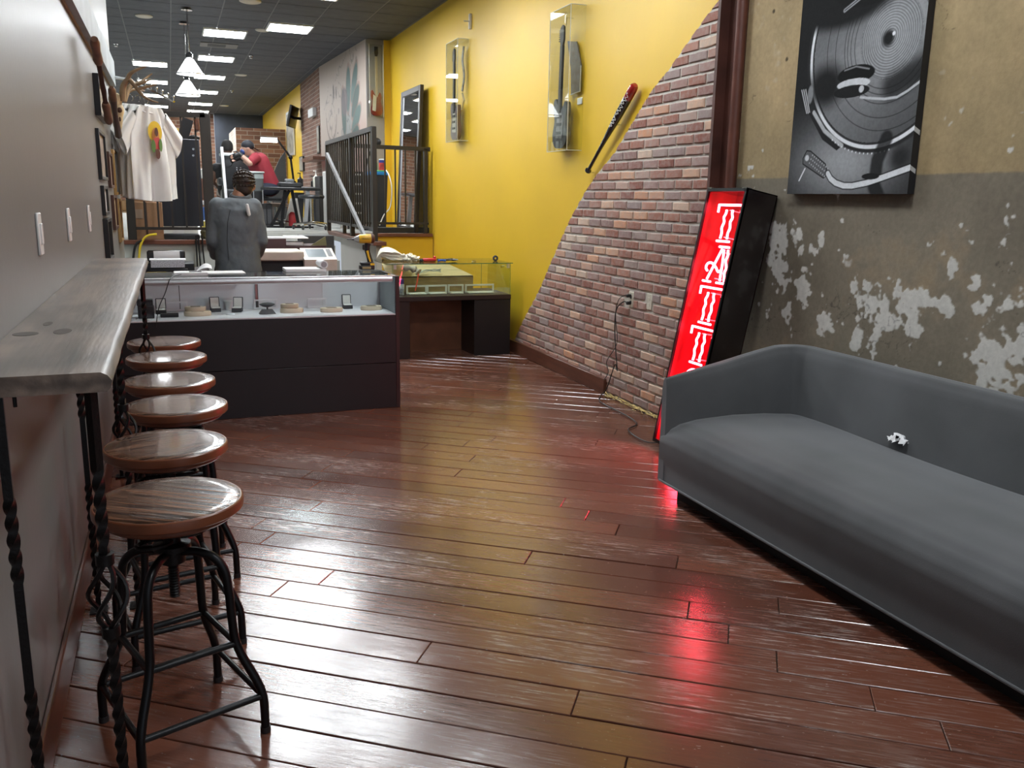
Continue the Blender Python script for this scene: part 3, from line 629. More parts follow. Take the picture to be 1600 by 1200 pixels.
LEGP = [(.025, .545), (.07, .548), (.115, .535), (.145, .50), (.155, .44), (.160, .36), (.166, .29), (.185, .235), (.222, .165), (.240, .115), (.243, .06), (.243, .0)]
for k_ in range(4):
    a = PI/4+k_*PI/2+.09; ca, sa = math.cos(a), math.sin(a)
    lg = part('leg', MB().tube(bez([(r*ca, r*sa, z) for r, z in LEGP], 4), .0125, 10), black_metal, st0)
    part('foot_cap', MB().cyl((.243*ca, .243*sa, 0), (.243*ca, .243*sa, .018), .0145, 12), black_plastic, lg)
def rungs(z, r):
    for k_ in range(4):
        a, b = PI/4+k_*PI/2+.09, PI/4+(k_+1)*PI/2+.09
        part('rung', MB().cyl((r*math.cos(a), r*math.sin(a), z), (r*math.cos(b), r*math.sin(b), z), .0095, 10), black_metal, st0)
rungs(.275, .170); rungs(.115, .240)
SP = [(-.052, 2.38, 1.0), (-.060, 2.955, .5), (-.026, 3.53, 0.1), (-.050, 4.04, .25), (-.064, 4.65, .1), (-.078, 5.16, .2)]
SL = ['nearest round wooden bar stool with screw post in full view', 'second nearest round wooden bar stool, right behind the nearest', 'third round wooden bar stool from the front', 'fourth round wooden bar stool from the front', 'fifth round wooden bar stool from the front, last but one', 'farthest round wooden bar stool, closest to the glass counter']
for i, (x, y, rz) in enumerate(SP):
    o = st0 if i == 0 else dup(st0, (x, y, 0), 0, SL[i])
    y += .05; o.location = (x, y, 0); o['label'] = SL[i]; o.rotation_euler = (0, 0, rz*0.25)
    sd = [c for c in o.children if c.name.startswith('seat')][0]
    sd.rotation_euler = (0, 0, (-.85, .25, .05, .15, .05, .1)[i])
# ================================================================== SOFA
def velvet():
    m = mat('charcoal grey velvet', (.090, .092, .096), .85, var=.22, scale=2.2, bump=.15, bscale=400, spec=.15, sheen=.55)
    N, L, b = nodes_of(m); b.inputs['Sheen Roughness'].default_value = .45; b.inputs['Sheen Tint'].default_value = (.9, .92, .95, 1); return m
vel = velvet()
t = thing('sofa', 'long charcoal grey velvet sofa with low curved arm against the flaking plaster wall', 'sofa', (2.80, 2.5, 0))
SY0, SY1, SX0, SX1 = 3.775, 1.15, 2.325, 3.20
def sstep(x): x = max(0, min(1, x)); return x*x*(3-2*x)
# shell: arm - back - arm wrapped as one ribbon following a rounded U; s along the U
def ushape(s):
    """outer path of the shell: left arm (front to back), back, right arm"""
    r = .16; La = SX1-SX0-r; Lb = (SY0-SY1)-2*r; q = PI/2*r; T = 2*La+Lb+2*q; d = s*T
    if d < La: return (SX0+d, SY0), (0, 1), d/La
    d -= La
    if d < q: a = d/r; return (SX1-r+r*math.sin(a), SY0-r+r*math.cos(a)), (math.sin(a), math.cos(a)), 1
    d -= q
    if d < Lb: return (SX1, SY0-r-d), (1, 0), 1
    d -= Lb
    if d < q: a = d/r; return (SX1-r+r*math.cos(a), SY1+r-r*math.sin(a)), (math.cos(a), -math.sin(a)), 1
    d -= q
    return (SX1-r-d, SY1), (0, -1), 1-d/La
prof = [(0, .085), (0, .55), (.0, .90), (.02, .975), (.05, 1.0), (.08, .99), (.10, .94), (.115, .80), (.13, .5), (.135, .35), (.135, .085)]
def shell(u, v):
    (x, y), (nx, ny), f = ushape(u); k = min(int(v*(len(prof)-1)), len(prof)-2); w = v*(len(prof)-1)-k
    d = prof[k][0]+(prof[k+1][0]-prof[k][0])*w; hh = prof[k][1]+(prof[k+1][1]-prof[k][1])*w
    front = sstep(1-f) if f < 1 else 0
    top_ = .785-.150*max(0, 1-f/.92)**1.15 if f < 1 else .785
    th = 1-.62*max(0, 1-f*2.2) if f < 1 else 1+.25*math.sin(PI*max(0, min(1, (u-.3)/.4)))
    z = .085+(top_-.085)*(hh-.085)/.915
    return (x-nx*d*th, y-ny*d*th, z)
sh = MB().grid(shell, 150, 40); nn = 151
sh.f.append(tuple(j*nn for j in range(41))); sh.f.append(tuple(j*nn+150 for j in range(41))[::-1])
part('back_and_arms', sh, vel, t, ang=55)
def seatf(u, v):
    y = SY0-.012-(SY0-SY1-.024)*u
    e = min(u, 1-u)*(SY0-SY1)                      # distance to the nearest arm
    pr = [(0, .088), (0, .16), (-.008, .24), (-.012, .31), (-.004, .355), (.025, .395), (.07, .418), (.16, .435), (.35, .446), (.55, .44), (.72, .425), (.80, .41)]
    k = min(int(v*(len(pr)-1)), len(pr)-2); w = v*(len(pr)-1)-k; w2 = w
    x = pr[k][0]+(pr[k+1][0]-pr[k][0])*w2; z = pr[k][1]+(pr[k+1][1]-pr[k][1])*w2
    crown = 1-.30*math.exp(-e/.10)*(z > .3)*min(1, (z-.3)/.05)
    z = .088+(z-.088)*(1-(.16*math.exp(-e/.07))*max(0, min(1, (z-.28)/.1)))
    z += .006*math.sin(u*9+1)*max(0, (z-.38)*15)*(1 if x > .05 else 0)
    return (SX0+.004+x, y, z)
part('seat_cushion', MB().grid(seatf, 120, 44), vel, t, ang=60)
part('piping', MB().tube([(SX0-.002, SY0-.02-(SY0-SY1-.04)*i/30, .087) for i in range(31)], .006, 8), vel, t)
part('plinth', MB().box(SX0+.07, SX1-.05, SY1+.06, SY0-.09, 0, .088), mat('black plinth', (.006, .006, .007), .6), t)
q = PZ(1410, 695, .45)
mb = MB(); nu_ = 14
r_ = np.random.default_rng(5); hgt = r_.random((nu_+1, nu_+1))
def tis(u, v):
    i, j = int(round(u*nu_)), int(round(v*nu_)); a = (u-.5)*2; b = (v-.5)*2; rr = max(abs(a), abs(b))
    return (q.x+a*.05+(hgt[i, j]-.5)*.03, q.y-b*.05+(hgt[j, i]-.5)*.03, .464+max(0, .035*(1-rr*rr))+hgt[i, j]*.018)
solo('crumpled_tissue', mb.grid(tis, nu_, nu_), paper, 'crumpled white tissue lying on the grey sofa seat', 'tissue', ang=25)
# ================================================================== NEON SIGN
LEAN = math.radians(10.6); U_ = V((math.sin(LEAN), 0, math.cos(LEAN))); N_ = V((-math.cos(LEAN), 0, math.sin(LEAN))); W_ = V((0, -1, 0))
SF = V((2.766, 4.375, .042))        # bottom centre of the open front
def sg(w, h, d): return SF+W_*w+U_*h-N_*d        # d = depth behind the front
SM = Matrix(((W_.x, U_.x, -N_.x, SF.x), (W_.y, U_.y, -N_.y, SF.y), (W_.z, U_.z, -N_.z, SF.z), (0, 0, 0, 1)))
t = thing('neon_sign', 'tall red neon TATTOO sign box leaning between sofa and brick wall', 'neon sign', (2.85, 4.375, 0))
HW, HL, HD = .195, 1.595, .215
case_m = mat('black lacquered sign case', (.012, .008, .008), .25, coat=.4)
cs = MB().box(-HW, -HW+.006, 0, HL, 0, HD, SM).box(HW-.006, HW, 0, HL, 0, HD, SM).box(-HW, HW, 0, .006, 0, HD, SM).box(-HW, HW, HL-.006, HL, 0, HD, SM)
part('case', cs, case_m, t)
part('back_panel', MB().box(-HW, HW, 0, HL, HD-.006, HD, SM), mat('red back panel', (.19, .003, .014), .35), t)
part('inner_liner', MB().box(-HW+.006, -HW+.009, .006, HL-.006, .012, HD-.006, SM).box(HW-.009, HW-.006, .006, HL-.006, .012, HD-.006, SM), mat('red liner', (.25, .008, .016), .4), t)
fr = MB()
for a in ((-HW, -HW+.014, 0, HL), (HW-.014, HW, 0, HL), (-HW, HW, 0, .02), (-HW, HW, HL-.02, HL)): fr.box(a[0], a[1], a[2], a[3], -.006, .010, SM)
part('front_frame', fr, black_metal, t)
part('front_glass', MB().box(-HW+.014, HW-.014, .02, HL-.02, .004, .008, SM), glass_mat('sign glass', (1, .92, .92), boost=.5), t)
for w in (-HW+.02, HW-.02):
    part('corner_cap', MB().box(w-.02, w+.02, HL-.004, HL+.004, -.008, .03, SM), chrome, t)
neon_m = emit_mat('red neon glow', (1.0, .06, .10), 28.0)
DT = .050
def strokes(ch):
    def T_():
        wav = lambda s: [(s*.030, -.028), (s*.030, -.05), (s*.042, -.075), (s*.030, -.10), (s*.040, -.135), (s*.030, -.165), (s*.034, -.200)]
        return [[(-.110, -.045), (-.112, -.006), (-.106, 0), (0, 0), (.106, 0), (.112, -.006), (.110, -.045)], wav(-1), wav(1), [(-.062, -.215), (.062, -.215)]]
    if ch == 'T': return T_()
    if ch == 'A': return [[(-.02, 0), (.075, 0)], [(.012, -.012), (-.075, -.20)], [(.030, -.015), (.045, -.10), (.055, -.20)], [(.070, -.015), (.078, -.05), (.070, -.08), (.090, -.12), (.082, -.15), (.098, -.20)], [(-.112, -.213), (-.035, -.213)], [(.025, -.213), (.118, -.213)],
                          [(-.088, -.15), (-.108, -.135), (-.105, -.112), (-.08, -.10), (-.05, -.104), (-.01, -.125), (.02, -.148), (.045, -.135)]]
    return [[(.09*math.cos(a), -.11+.105*math.sin(a)) for a in [PI/2+2*PI*i/28 for i in range(29)]], [(.05*math.cos(a), -.11+.068*math.sin(a)) for a in [PI/2+2*PI*i/24 for i in range(25)]]]
for i, ch in enumerate('TATTOO'):
    h0 = 1.505-.2485*i; mb = MB()
    for s in strokes(ch):
        pts = [V((x*1.03, h0+y, DT)) for x, y in s]
        pts = bez(pts, 4) if len(pts) > 3 and ch != 'O' else pts
        mb.tube(pts, .0072, 8, M=SM)
    L_ = part('neon_letter', mb, neon_m, t, 'glowing red letter '+ch)
    part('tube_stand', MB().cyl((0, h0-.03, DT), (0, h0-.03, HD-.006), .004, 6, M=SM).cyl((0, h0-.19, DT), (0, h0-.19, HD-.006), .004, 6, M=SM), white_plastic, L_)
    part('tube_return', MB().tube(bez([(.13, h0-.06, HD-.03), (.122, h0-.09, HD-.02), (.136, h0-.13, HD-.02), (.118, h0-.2, HD-.03)], 4), .003, 6, M=SM), mat('grey glass tube', (.4, .2, .2), .2) if i == 0 else MATS['grey glass tube'], L_)
# ================================================================== POSTER
PU, PV = .866, 1.45; nu, nv = 300, 500
uu = np.linspace(0, PU, nu)[None]*np.ones((nv, 1)); vv = np.linspace(0, PV, nv)[:, None]*np.ones((1, nu))
G = np.full((nv, nu), .10); gn = fnoise(nv, nu, 4, 2, 31)
def ss(a, b, x): t_ = np.clip((x-a)/(b-a), 0, 1); return t_*t_*(3-2*t_)
def pnt(mask, val): 
    global G
    mask = np.clip(mask, 0, 1); G = G*(1-mask)+val*mask
def seg_d(pts):
    D = np.full((nv, nu), 9.0)
    for (a, b), (c, d) in zip(pts[:-1], pts[1:]):
        l2 = (c-a)**2+(d-b)**2+1e-9; t_ = np.clip(((uu-a)*(c-a)+(vv-b)*(d-b))/l2, 0, 1); D = np.minimum(D, np.hypot(uu-a-t_*(c-a), vv-b-t_*(d-b)))
    return D
def polym(pts, soft=.003):
    ins = np.zeros((nv, nu), bool); n = len(pts)
    for i in range(n):
        (x1, y1), (x2, y2) = pts[i], pts[(i+1) % n]
        c = (y1 > vv) != (y2 > vv); xi = (x2-x1)*(vv-y1)/((y2-y1) if abs(y2-y1) > 1e-9 else 1e-9)+x1; ins ^= c & (uu < xi)
    return np.clip(.5+np.where(ins, 1, -1)*seg_d(list(pts)+[pts[0]])/soft, 0, 1)
deck = .36*np.exp(-(((uu-.42)/.36)**2+((vv-.16)/.20)**2))+.03
pnt(np.ones_like(G), 0); G = deck+.0
cR = np.hypot(uu-.605, vv-.72); rec = np.hypot(uu-.661, vv-.731)
pnt(ss(.53, .515, cR), .05)                                    # platter side
pnt(ss(.505, .500, cR), .74); pnt(ss(.486, .482, cR), .06)      # bright rim
grv = .19+.10*ss(.5, .1, rec)+.06*np.cos(np.arctan2(vv-.731, uu-.661)*2-1.0)
pnt(ss(.474, .470, cR), 0); G = np.where(cR < .472, grv, G)
for r0 in (.235, .262, .285, .305, .37, .43): pnt((1-np.abs(rec-r0)/.0035)*(cR < .47), .05)
inner = ss(.195, .185, rec); pnt(inner, 0); G = np.where(rec < .19, .30+.10*np.sin(rec*2*PI/.0125)+.05*ss(.19, .05, rec), G)
pnt(ss(.055, .02, np.hypot(uu-.645, vv-.725)), .03); pnt(ss(.012, .006, np.hypot(uu-.678, vv-.742)), .85)
pnt(ss(.42, .30, np.hypot((uu-.30)/1.2, (vv-1.02)/.55)), .03)   # headphone shadow above
pnt(ss(1.05, .95, np.hypot((uu-.50)/.24, (vv-.985)/.085)), .025); pnt((1-np.abs(seg_d([(.33, .905), (.46, .955), (.64, 1.03)])-.006)/.006), .45)
pnt(ss(1.6, .5, np.hypot((uu-.24)/.13, (vv-.55)/.10)), .03)     # ear cup
pnt(ss(1.04, .96, np.hypot((uu-.452)/.128, (vv-.585)/.045)), .02); pnt((1-np.abs(seg_d([(.37, .612), (.45, .622), (.54, .600)]))/.006), .35)
pnt(ss(1.04, .96, np.hypot((uu-.44)/.115, (vv-.540)/.026)), .62); pnt(ss(1.04, .96, np.hypot((uu-.43)/.125, (vv-.505)/.030)), .03); pnt(ss(.02, .014, np.hypot(uu-.50, vv-.51)), .6)
pnt(ss(.10, .02, seg_d([(.70, .50), (.87, .56)]))*.85, .03); pnt(ss(.008, .004, seg_d([(.50, .47), (.577, .458), (.66, .447), (.738, .448), (.80, .470), (.87, .505)])), .55)
pnt(polym([(.072, .578), (.04, .532), (.102, .417), (.135, .43), (.10, .55)]), .03)
for k_ in range(3): pnt(ss(.004, .002, seg_d([(.052+.016*k_, .55), (.108+.012*k_, .425)])), .6)
pnt(ss(.025, .018, np.hypot((uu-.125)/1, (vv-.52)/2.2)), .28)
pnt(polym([(.123, .425), (.172, .436), (.27, .33), (.41, .246), (.365, .220), (.25, .28)]), .04); pnt(ss(.014, .008, seg_d([(.165, .425), (.26, .325), (.40, .243)])), .50)
for k_ in range(16):
    a = math.radians(238+3.0*k_); pnt(ss(.006, .003, np.hypot(uu-.605-.525*math.cos(a), vv-.72-.525*math.sin(a))), .7)
pnt(ss(.05, .03, seg_d([(.70, .26), (.655, .16), (.65, .04), (.69, -.02)]))*.9, .03)
pnt(ss(.10, .02, np.hypot((uu-.80)/1.0, (vv-.17)/.9)), .05)
pnt(polym([(.135, .228), (.165, .226), (.29, .155), (.318, .100), (.285, .082), (.112, .160), (.11, .19)]), .17); pnt(ss(.004, .002, np.abs(seg_d([(.135, .228), (.165, .226), (.29, .155), (.318, .100), (.285, .082), (.112, .160), (.11, .19), (.135, .228)]))), .02)
for k_ in range(9):
    for j_ in range(3): pnt(ss(.006, .003, np.hypot(uu-(.165+.016*k_+.010*j_), vv-(.175-.009*k_+.020*j_-.012))), .45)
pnt(ss(.018, .014, np.hypot(uu-.142, vv-.19)), .6)
pnt(ss(.022, .017, seg_d([(.315, .105), (.34, .078), (.38, .056), (.44, .041), (.50, .040), (.60, .054), (.70, .078), (.87, .122)])), .02)
pnt(ss(.016, .012, seg_d([(.315, .105), (.34, .078), (.38, .056), (.44, .041), (.50, .040), (.60, .054), (.70, .078), (.87, .122)])), .70)
pnt(ss(.006, .003, seg_d([(.133, .135), (.093, .072)])), .7); pnt(ss(1.05, .9, np.hypot((uu-.62)/.06, (vv-.085)/.016)), .03)
G = np.clip(1.15*G**1.28*(.88+.24*gn), .003, .8)
rg = np.stack([G*.96, G*.99, G*1.04], -1)
t = thing('canvas_print', 'large black and white canvas print of turntable, record and headphones on the plaster wall', 'canvas print', (3.26, 3.625, 1.58))
pm = attr_mat('printed canvas', .75, nvar=.03, bump=.1, bscale=300, spec=.12)
CY, CZ, CX = 4.056, 1.580, 3.235
def cpos(a, b): return np.stack([np.full_like(a, CX)-3.26, CY-PU*a-3.625, CZ+PV*b-1.58], 1)
o = bpy.data.objects.new('printed_face', painted('printed_face', nu, nv, cpos, rg, pm)); COL.objects.link(o); o.parent = t; ROOT[o] = ROOT[t]
edge_m = mat('dark canvas edge', (.012, .012, .014), .6)
part('canvas_frame', MB().box(CX+.0006, 3.276, CY-PU, CY, CZ, CZ+PV), edge_m, t)
for (v0, w_) in ((.297, .022), (.122, .022)):
    part('wrapped_edge_stripe', MB().add([(CX-.0004, CY-PU-.0006, CZ+v0-w_/2), (3.27, CY-PU-.0006, CZ+v0-w_/2-.018), (3.27, CY-PU-.0006, CZ+v0+w_/2-.018), (CX-.0004, CY-PU-.0006, CZ+v0+w_/2)], [(0, 1, 2, 3)]), mat('print white %d' % int(v0*1000), (.55, .56, .57), .6), t)
# ================================================================== FRONT DISPLAY COUNTER
esp = mat('espresso laminate', (.012, .009, .010), .42, var=.15)
esp2 = mat('dark brown laminate', (.028, .013, .012), .45, var=.15)
white_lam = mat('white laminate', (.66, .65, .68), .4, var=.03)
X0, X1, Y0, Y1, ZG = -.36, 1.503, 6.08, 6.62, .697
t = thing('display_counter', 'long black counter with glass display top holding jewellery boxes and trays', 'display counter', (.57, 6.35, 0))
part('lower_panel', MB().box(X0, X1-.001, Y0, Y1, 0, .336, b=.002), esp, t)
part('upper_panel', MB().box(X0, X1-.001, Y0, Y1, .339, ZG-.008, b=.002), esp, t)
part('end_panel', MB().box(1.476, X1+.001, Y0-.003, Y1, .0, .968, b=.002), esp2, t)
part('end_panel', MB().box(X0, X0+.02, Y0, Y1, ZG, .965), esp2, t)
part('shelf', MB().box(X0+.02, 1.476, Y0+.004, Y1-.005, ZG-.008, ZG), white_lam, t)
for i, (a, b) in enumerate(((X0+.02, .02), (.025, .545), (.565, 1.03), (1.035, 1.476))): part('back_door', MB().box(a, b, Y1-.045+.012*(i % 2), Y1-.035+.012*(i % 2), ZG, .962), white_lam, t)
part('brown_red_strip', MB().box(.545, .560, Y1-.048, Y1-.03, ZG+.06, .962), mat('brown red strip', (.25, .06, .05), .5), t)  # narrow brown red strip between two back doors
part('inner_side', MB().box(1.470, 1.476, Y0+.01, Y1-.05, ZG, .955), mat('grey inner side', (.25, .29, .31), .5), t)
part('front_glass', MB().box(X0+.02, 1.474, Y0+.004, Y0+.010, ZG, .935), glass, t)
part('top_glass', MB().box(X0, 1.476, Y0+.012, Y1, .962, .970), glass_mat('counter top glass', (.90, .95, .945), boost=1.0), t)
part('front_rail', MB().tube([(X0, Y0+.006, .948), (1.452, Y0+.006, .948)], .021, 16), alu, t)
part('rail_lip', MB().box(X0, 1.476, Y0-.006, Y0+.03, .966, .974, b=.002), alu, t)
def onshelf(px, py): return PZ(px, py, ZG)
cream = mat('cream leatherette tray', (.62, .52, .38), .55, var=.05); velvet_w = mat('white velvet pad', (.75, .73, .70), .8)
def ring_box(px, py, rz, lab):
    q = onshelf(px, py); t = thing('ring_box', lab, 'ring box', (0, 0, ZG), 'open ring boxes in the display counter')
    b = part('box_base', MB().box(-.034, .034, -.034, .034, ZG, ZG+.028, b=.003), black_matte, t)
    part('pad', MB().box(-.028, .028, -.028, .028, ZG+.028, ZG+.034), velvet_w, b)
    M = Matrix.Translation((0, .033, ZG+.028)) @ Matrix.Rotation(-.18, 4, 'X')
    l = part('box_lid', MB().box(-.034, .034, -.004, .010, 0, .075, M, b=.003), black_matte, t)
    part('lid_lining', MB().box(-.028, .028, -.007, -.0045, .006, .069, M), velvet_w, l)
    t.location = (q.x, q.y, ZG); t.rotation_euler = (0, 0, rz)
ring_box(252, 490, 0, 'open black ring box at the left end of the display counter')
ring_box(337, 487, .1, 'open black ring box left of the small white cup')
ring_box(371, 487, -.25, 'open black ring box right of the small white cup, lid turned')
ring_box(543, 482, 0, 'open black ring box alone at the right of the display counter')
def tray(px, py, r, n, lab):
    q = onshelf(px, py); t = thing('ring_tray', lab, 'tray', (q.x, q.y, ZG), 'cream oval trays in the display counter')
    for i in range(n):
        rr = r*(1 if i == 0 else .78); z = ZG+.03*i; M = Matrix.Translation((q.x-.012*i, q.y+.02*i, z)) @ Matrix.Diagonal((1, .62, 1, 1))
        d = part('tray_disc', MB().lathe([(rr*.97, 0), (rr, .004), (rr, .024), (rr*.96, .03), (.01, .03)], 36, M), cream, t)
        for k in range(5): part('slot', MB().box(-rr*.45, rr*.45, -.004, .004, .0302, .0312, M @ Matrix.Translation((0, (k-2)*rr*.32, 0))), mat('tray slot', (.25, .2, .15), .7) if 'tray slot' not in MATS else MATS['tray slot'], d)
tray(309, 493, .090, 2, 'stack of two cream oval trays behind the hanging cord'); tray(456, 488, .082, 2, 'stack of two cream oval trays beside the black pedestal')
tray(518, 487, .082, 1, 'single cream oval tray left of the lone ring box'); tray(580, 484, .080, 1, 'single cream oval tray nearest the right end panel')
def frame_stand(px0, px1, py0, py1, Y, lab, m=white_plastic, cat='display stand', grp='white display frames in the counter', th=.010):
    a, b = P(px0, py1, Y), P(px1, py0, Y); t = thing('jewellery_stand', lab, cat, ((a.x+b.x)/2, Y, a.z), grp); s = th
    for nm, bx in (('side_bar', (a.x, a.x+s, a.z, b.z)), ('side_bar', (b.x-s, b.x, a.z, b.z)), ('top_bar', (a.x+s, b.x-s, b.z-s, b.z)), ('bottom_bar', (a.x+s, b.x-s, a.z, a.z+s))):
        part(nm, MB().box(bx[0], bx[1], Y, Y+.012, bx[2], bx[3]), m, t)
    return t
pale = mat('pale acrylic frame', (.72, .70, .72), .35)
for (a, b, c, d, l) in ((226, 293, 471, 487, 'wide pale frame behind the left ring box'), (397, 433, 467.5, 483, 'pale frame stand behind the black pedestal'), (481, 510, 466, 481, 'pale frame stand behind the single oval trays')):
    Yq = PZ((a+b)/2, d, ZG).y; frame_stand(a, b, c, d, Yq, l, pale)
q = onshelf(357, 484); solo('small_cup', MB().lathe([(.018, 0), (.024, .04), (.026, .055), (.03, .058), (.03, .066), (.02, .066)], 20, c=(q.x, q.y, ZG)), white_plastic, 'small white cup between two open ring boxes', 'cup')
q = onshelf(265, 495); solo('flat_box', MB().box(q.x-.058, q.x+.058, q.y-.035, q.y+.035, ZG, ZG+.022, b=.003), black_matte, 'flat closed black jewellery box at the front left of the counter', 'box')
for (px, py, z, l) in ((229, 497, 0, 'lower black jewellery box behind the last bar leg'), (228, 497, .085, 'upper black jewellery box stacked behind the last bar leg')):
    q = onshelf(px, 497); solo('jewellery_box', MB().box(q.x-.05, q.x+.05, q.y-.03, q.y+.03, ZG+z, ZG+z+.085*(1 if z == 0 else .5), b=.004), black_matte, l, 'box')
q = onshelf(418, 490)
t = thing('bracelet_pedestal', 'black oval bracelet dish on a tapered black foot', 'display stand', (q.x, q.y, ZG))
part('foot', MB().add([(q.x+sx*w, q.y+sy*w*.6, ZG+z) for z, w in ((0, .058), (.03, .036)) for sx, sy in ((-1, -1), (1, -1), (1, 1), (-1, 1))], [(3, 2, 1, 0), (4, 5, 6, 7), (0, 1, 5, 4), (1, 2, 6, 5), (2, 3, 7, 6), (3, 0, 4, 7)]), black_plastic, t)
part('stem', MB().cyl((q.x, q.y, ZG+.03), (q.x, q.y, ZG+.05), .006, 10), black_plastic, t)
part('dish', MB().lathe([(.01, .046), (.03, .05), (.056, .065), (.054, .068), (.03, .078), (.01, .08)], 28, Matrix.Translation((q.x, q.y, ZG)) @ Matrix.Diagonal((1, .7, 1, 1))), black_matte, t)
q = onshelf(360, 492); solo('small_chain', MB().tube([(q.x+.03*math.cos(a), q.y+.012*math.sin(a), ZG+.004) for a in [2*PI*i/24 for i in range(24)]], .003, 6, closed=True), alu, 'small silver chain lying in the counter before the white cup', 'chain')
# ---- on the counter top
ZT = .970
def sheet(name, px, py, w, d, h, rz, lab, cat='papers', m=paper):
    q = PZ(px, py, ZT); return solo(name, MB().box(-w/2, w/2, -d/2, d/2, ZT, ZT+h, Matrix.Translation((q.x, q.y, 0)) @ Matrix.Rotation(rz, 4, 'Z'), b=.001), m, lab, cat)
sheet('paper_sheet', 352, 426, .26, .20, .006, .05, 'flat white paper sheet on the counter in front of the person')
q = PZ(480, 423, ZT)
t = thing('notepad', 'thick white pad with its top page rolled back, beside the drill', 'notepad', (q.x, q.y, ZT))
part('pages', MB().box(q.x-.17, q.x+.13, q.y-.10, q.y+.10, ZT, ZT+.022, b=.003), paper, t)
part('rolled_page', MB().tube([(q.x+.11+.04*i/10*0+ .0, q.y-.10+.2*i/10, ZT+.052) for i in range(11)], .030, 24), paper, t)
part('roll_shade', MB().cyl((q.x+.11, q.y-.102, ZT+.052), (q.x+.11, q.y-.09, ZT+.052), .021, 20), mat('grey roll shadow side', (.30, .28, .30), .8), t)  # grey disc colours in the shade inside the rolled page
q = PZ(300, 427, ZT); q.y = 6.40
t = thing('paper_stack', 'stack of white papers with a card and a crumpled sheet beside the flat sheet', 'papers', (q.x, q.y, ZT))
part('stack', MB().box(q.x-.12, q.x+.10, q.y-.08, q.y+.08, ZT, ZT+.02, b=.002), paper, t)
part('card_frame', MB().box(q.x-.02, q.x+.06, q.y-.04, q.y+.02, ZT+.02, ZT+.024), mat('dark card', (.12, .11, .12), .5), t)
part('bent_sheet', MB().grid(lambda u, v: (q.x+.03+.10*u, q.y-.03+.08*v, ZT+.024+.05*math.sin(u*2.4)*(.5+.5*v)), 8, 6), paper, t)
q = PZ(248, 427, ZT); q.y = 6.42
t = thing('pen_tray', 'grey tray of pens on the counter beside the bar end', 'tray', (q.x, q.y, ZT))
part('tray', MB().box(q.x-.10, q.x+.09, q.y-.05, q.y+.05, ZT, ZT+.008).box(q.x-.10, q.x+.09, q.y-.05, q.y-.045, ZT+.008, ZT+.018), mat('grey tray plastic', (.28, .29, .27), .5), t)
for i in range(3): part('pen', MB().cyl((q.x-.07, q.y-.02+.02*i, ZT+.013), (q.x+.05, q.y-.03+.025*i, ZT+.013), .005, 8), (black_plastic, chrome, mat('yellow pen', (.6, .45, .05), .4))[i], t)
# impact driver
q = PZ(573, 421, ZT); DYm = mat('yellow tool plastic', (.75, .46, .02), .4, var=.04); gm = mat('gunmetal', (.10, .095, .10), .35, .8)
t = thing('impact_driver', 'yellow and black cordless impact driver standing on its battery on the glass counter', 'power drill', (q.x, q.y, ZT))
M = Matrix.Translation((q.x, q.y, ZT))
bt = part('battery', MB().box(-.056, .056, -.036, .036, 0, .034, M, b=.006, seg=2), black_plastic, t)
part('battery_top', MB().box(-.050, .052, -.033, .033, .034, .058, M, b=.008, seg=2), black_plastic, bt)
part('battery_label', MB().box(-.040, .026, -.0375, -.036, .008, .024, M), mat('tan label', (.35, .27, .12), .5), bt)
part('battery_stripe', MB().box(.022, .055, -.0368, -.034, .034, .05, M), DYm, bt)
hd = part('handle', MB().tube([(.030, 0, .055), (.020, 0, .095), (.008, 0, .135), (.006, 0, .175), (.012, 0, .20)], [.024, .020, .019, .022, .026], 14, M=M), black_plastic, t)
part('handle_inlay', MB().tube([(.026, -.019, .06), (.012, -.0175, .10), (.002, -.018, .145)], [.007, .008, .010], 8, M=M), DYm, hd)
part('trigger', MB().box(-.030, -.008, -.010, .010, .150, .190, M, b=.005), black_plastic, hd)
bd = part('motor_body', MB().tube([(-.060, 0, .232), (-.048, 0, .234), (.0, 0, .236), (.034, 0, .236)], [.026, .034, .036, .036], 18, M=M), DYm, t)
part('rear_cap', MB().tube([(.034, 0, .236), (.056, 0, .236), (.064, 0, .236)], [.037, .035, .026], 18, M=M), mat('dark red brown plastic', (.07, .02, .012), .4), bd)
part('nose', MB().tube([(-.094, 0, .232), (-.085, 0, .232), (-.060, 0, .232)], [.012, .018, .030], 16, M=M), mat('silver nose', (.5, .5, .5), .35, .7), bd)
part('bit', MB().cyl((-.150, 0, .232), (-.094, 0, .232), .0045, 8, M=M).cyl((-.112, 0, .232), (-.094, 0, .232), .009, 10, M=M), gm, t)
def text(s, size, M, m, name, parent=None, lab=None, ex=.0006, **kw):
    cu = bpy.data.curves.new(name, 'FONT'); cu.body = s; cu.size = size; cu.extrude = ex; cu.align_x = 'CENTER'; cu.align_y = 'CENTER'
    if kw.get('shear'): cu.shear = kw['shear']
    tmp = bpy.data.objects.new(name, cu); COL.objects.link(tmp); bpy.context.view_layer.update()
    me = bpy.data.meshes.new_from_object(tmp.evaluated_get(bpy.context.evaluated_depsgraph_get())); bpy.data.objects.remove(tmp); bpy.data.curves.remove(cu)
    mb = MB(); mb.add([q.co.copy() for q in me.vertices], [tuple(p.vertices) for p in me.polygons], M); bpy.data.meshes.remove(me)
    return part(name, mb, m, parent, lab) if parent else mb
text('DEWALT', .017, M @ Matrix.Translation((-.006, -.0368, .236)) @ Matrix.Rotation(PI/2, 4, 'X'), black_plastic, 'brand_lettering', bd, 'black lettering on the yellow body')
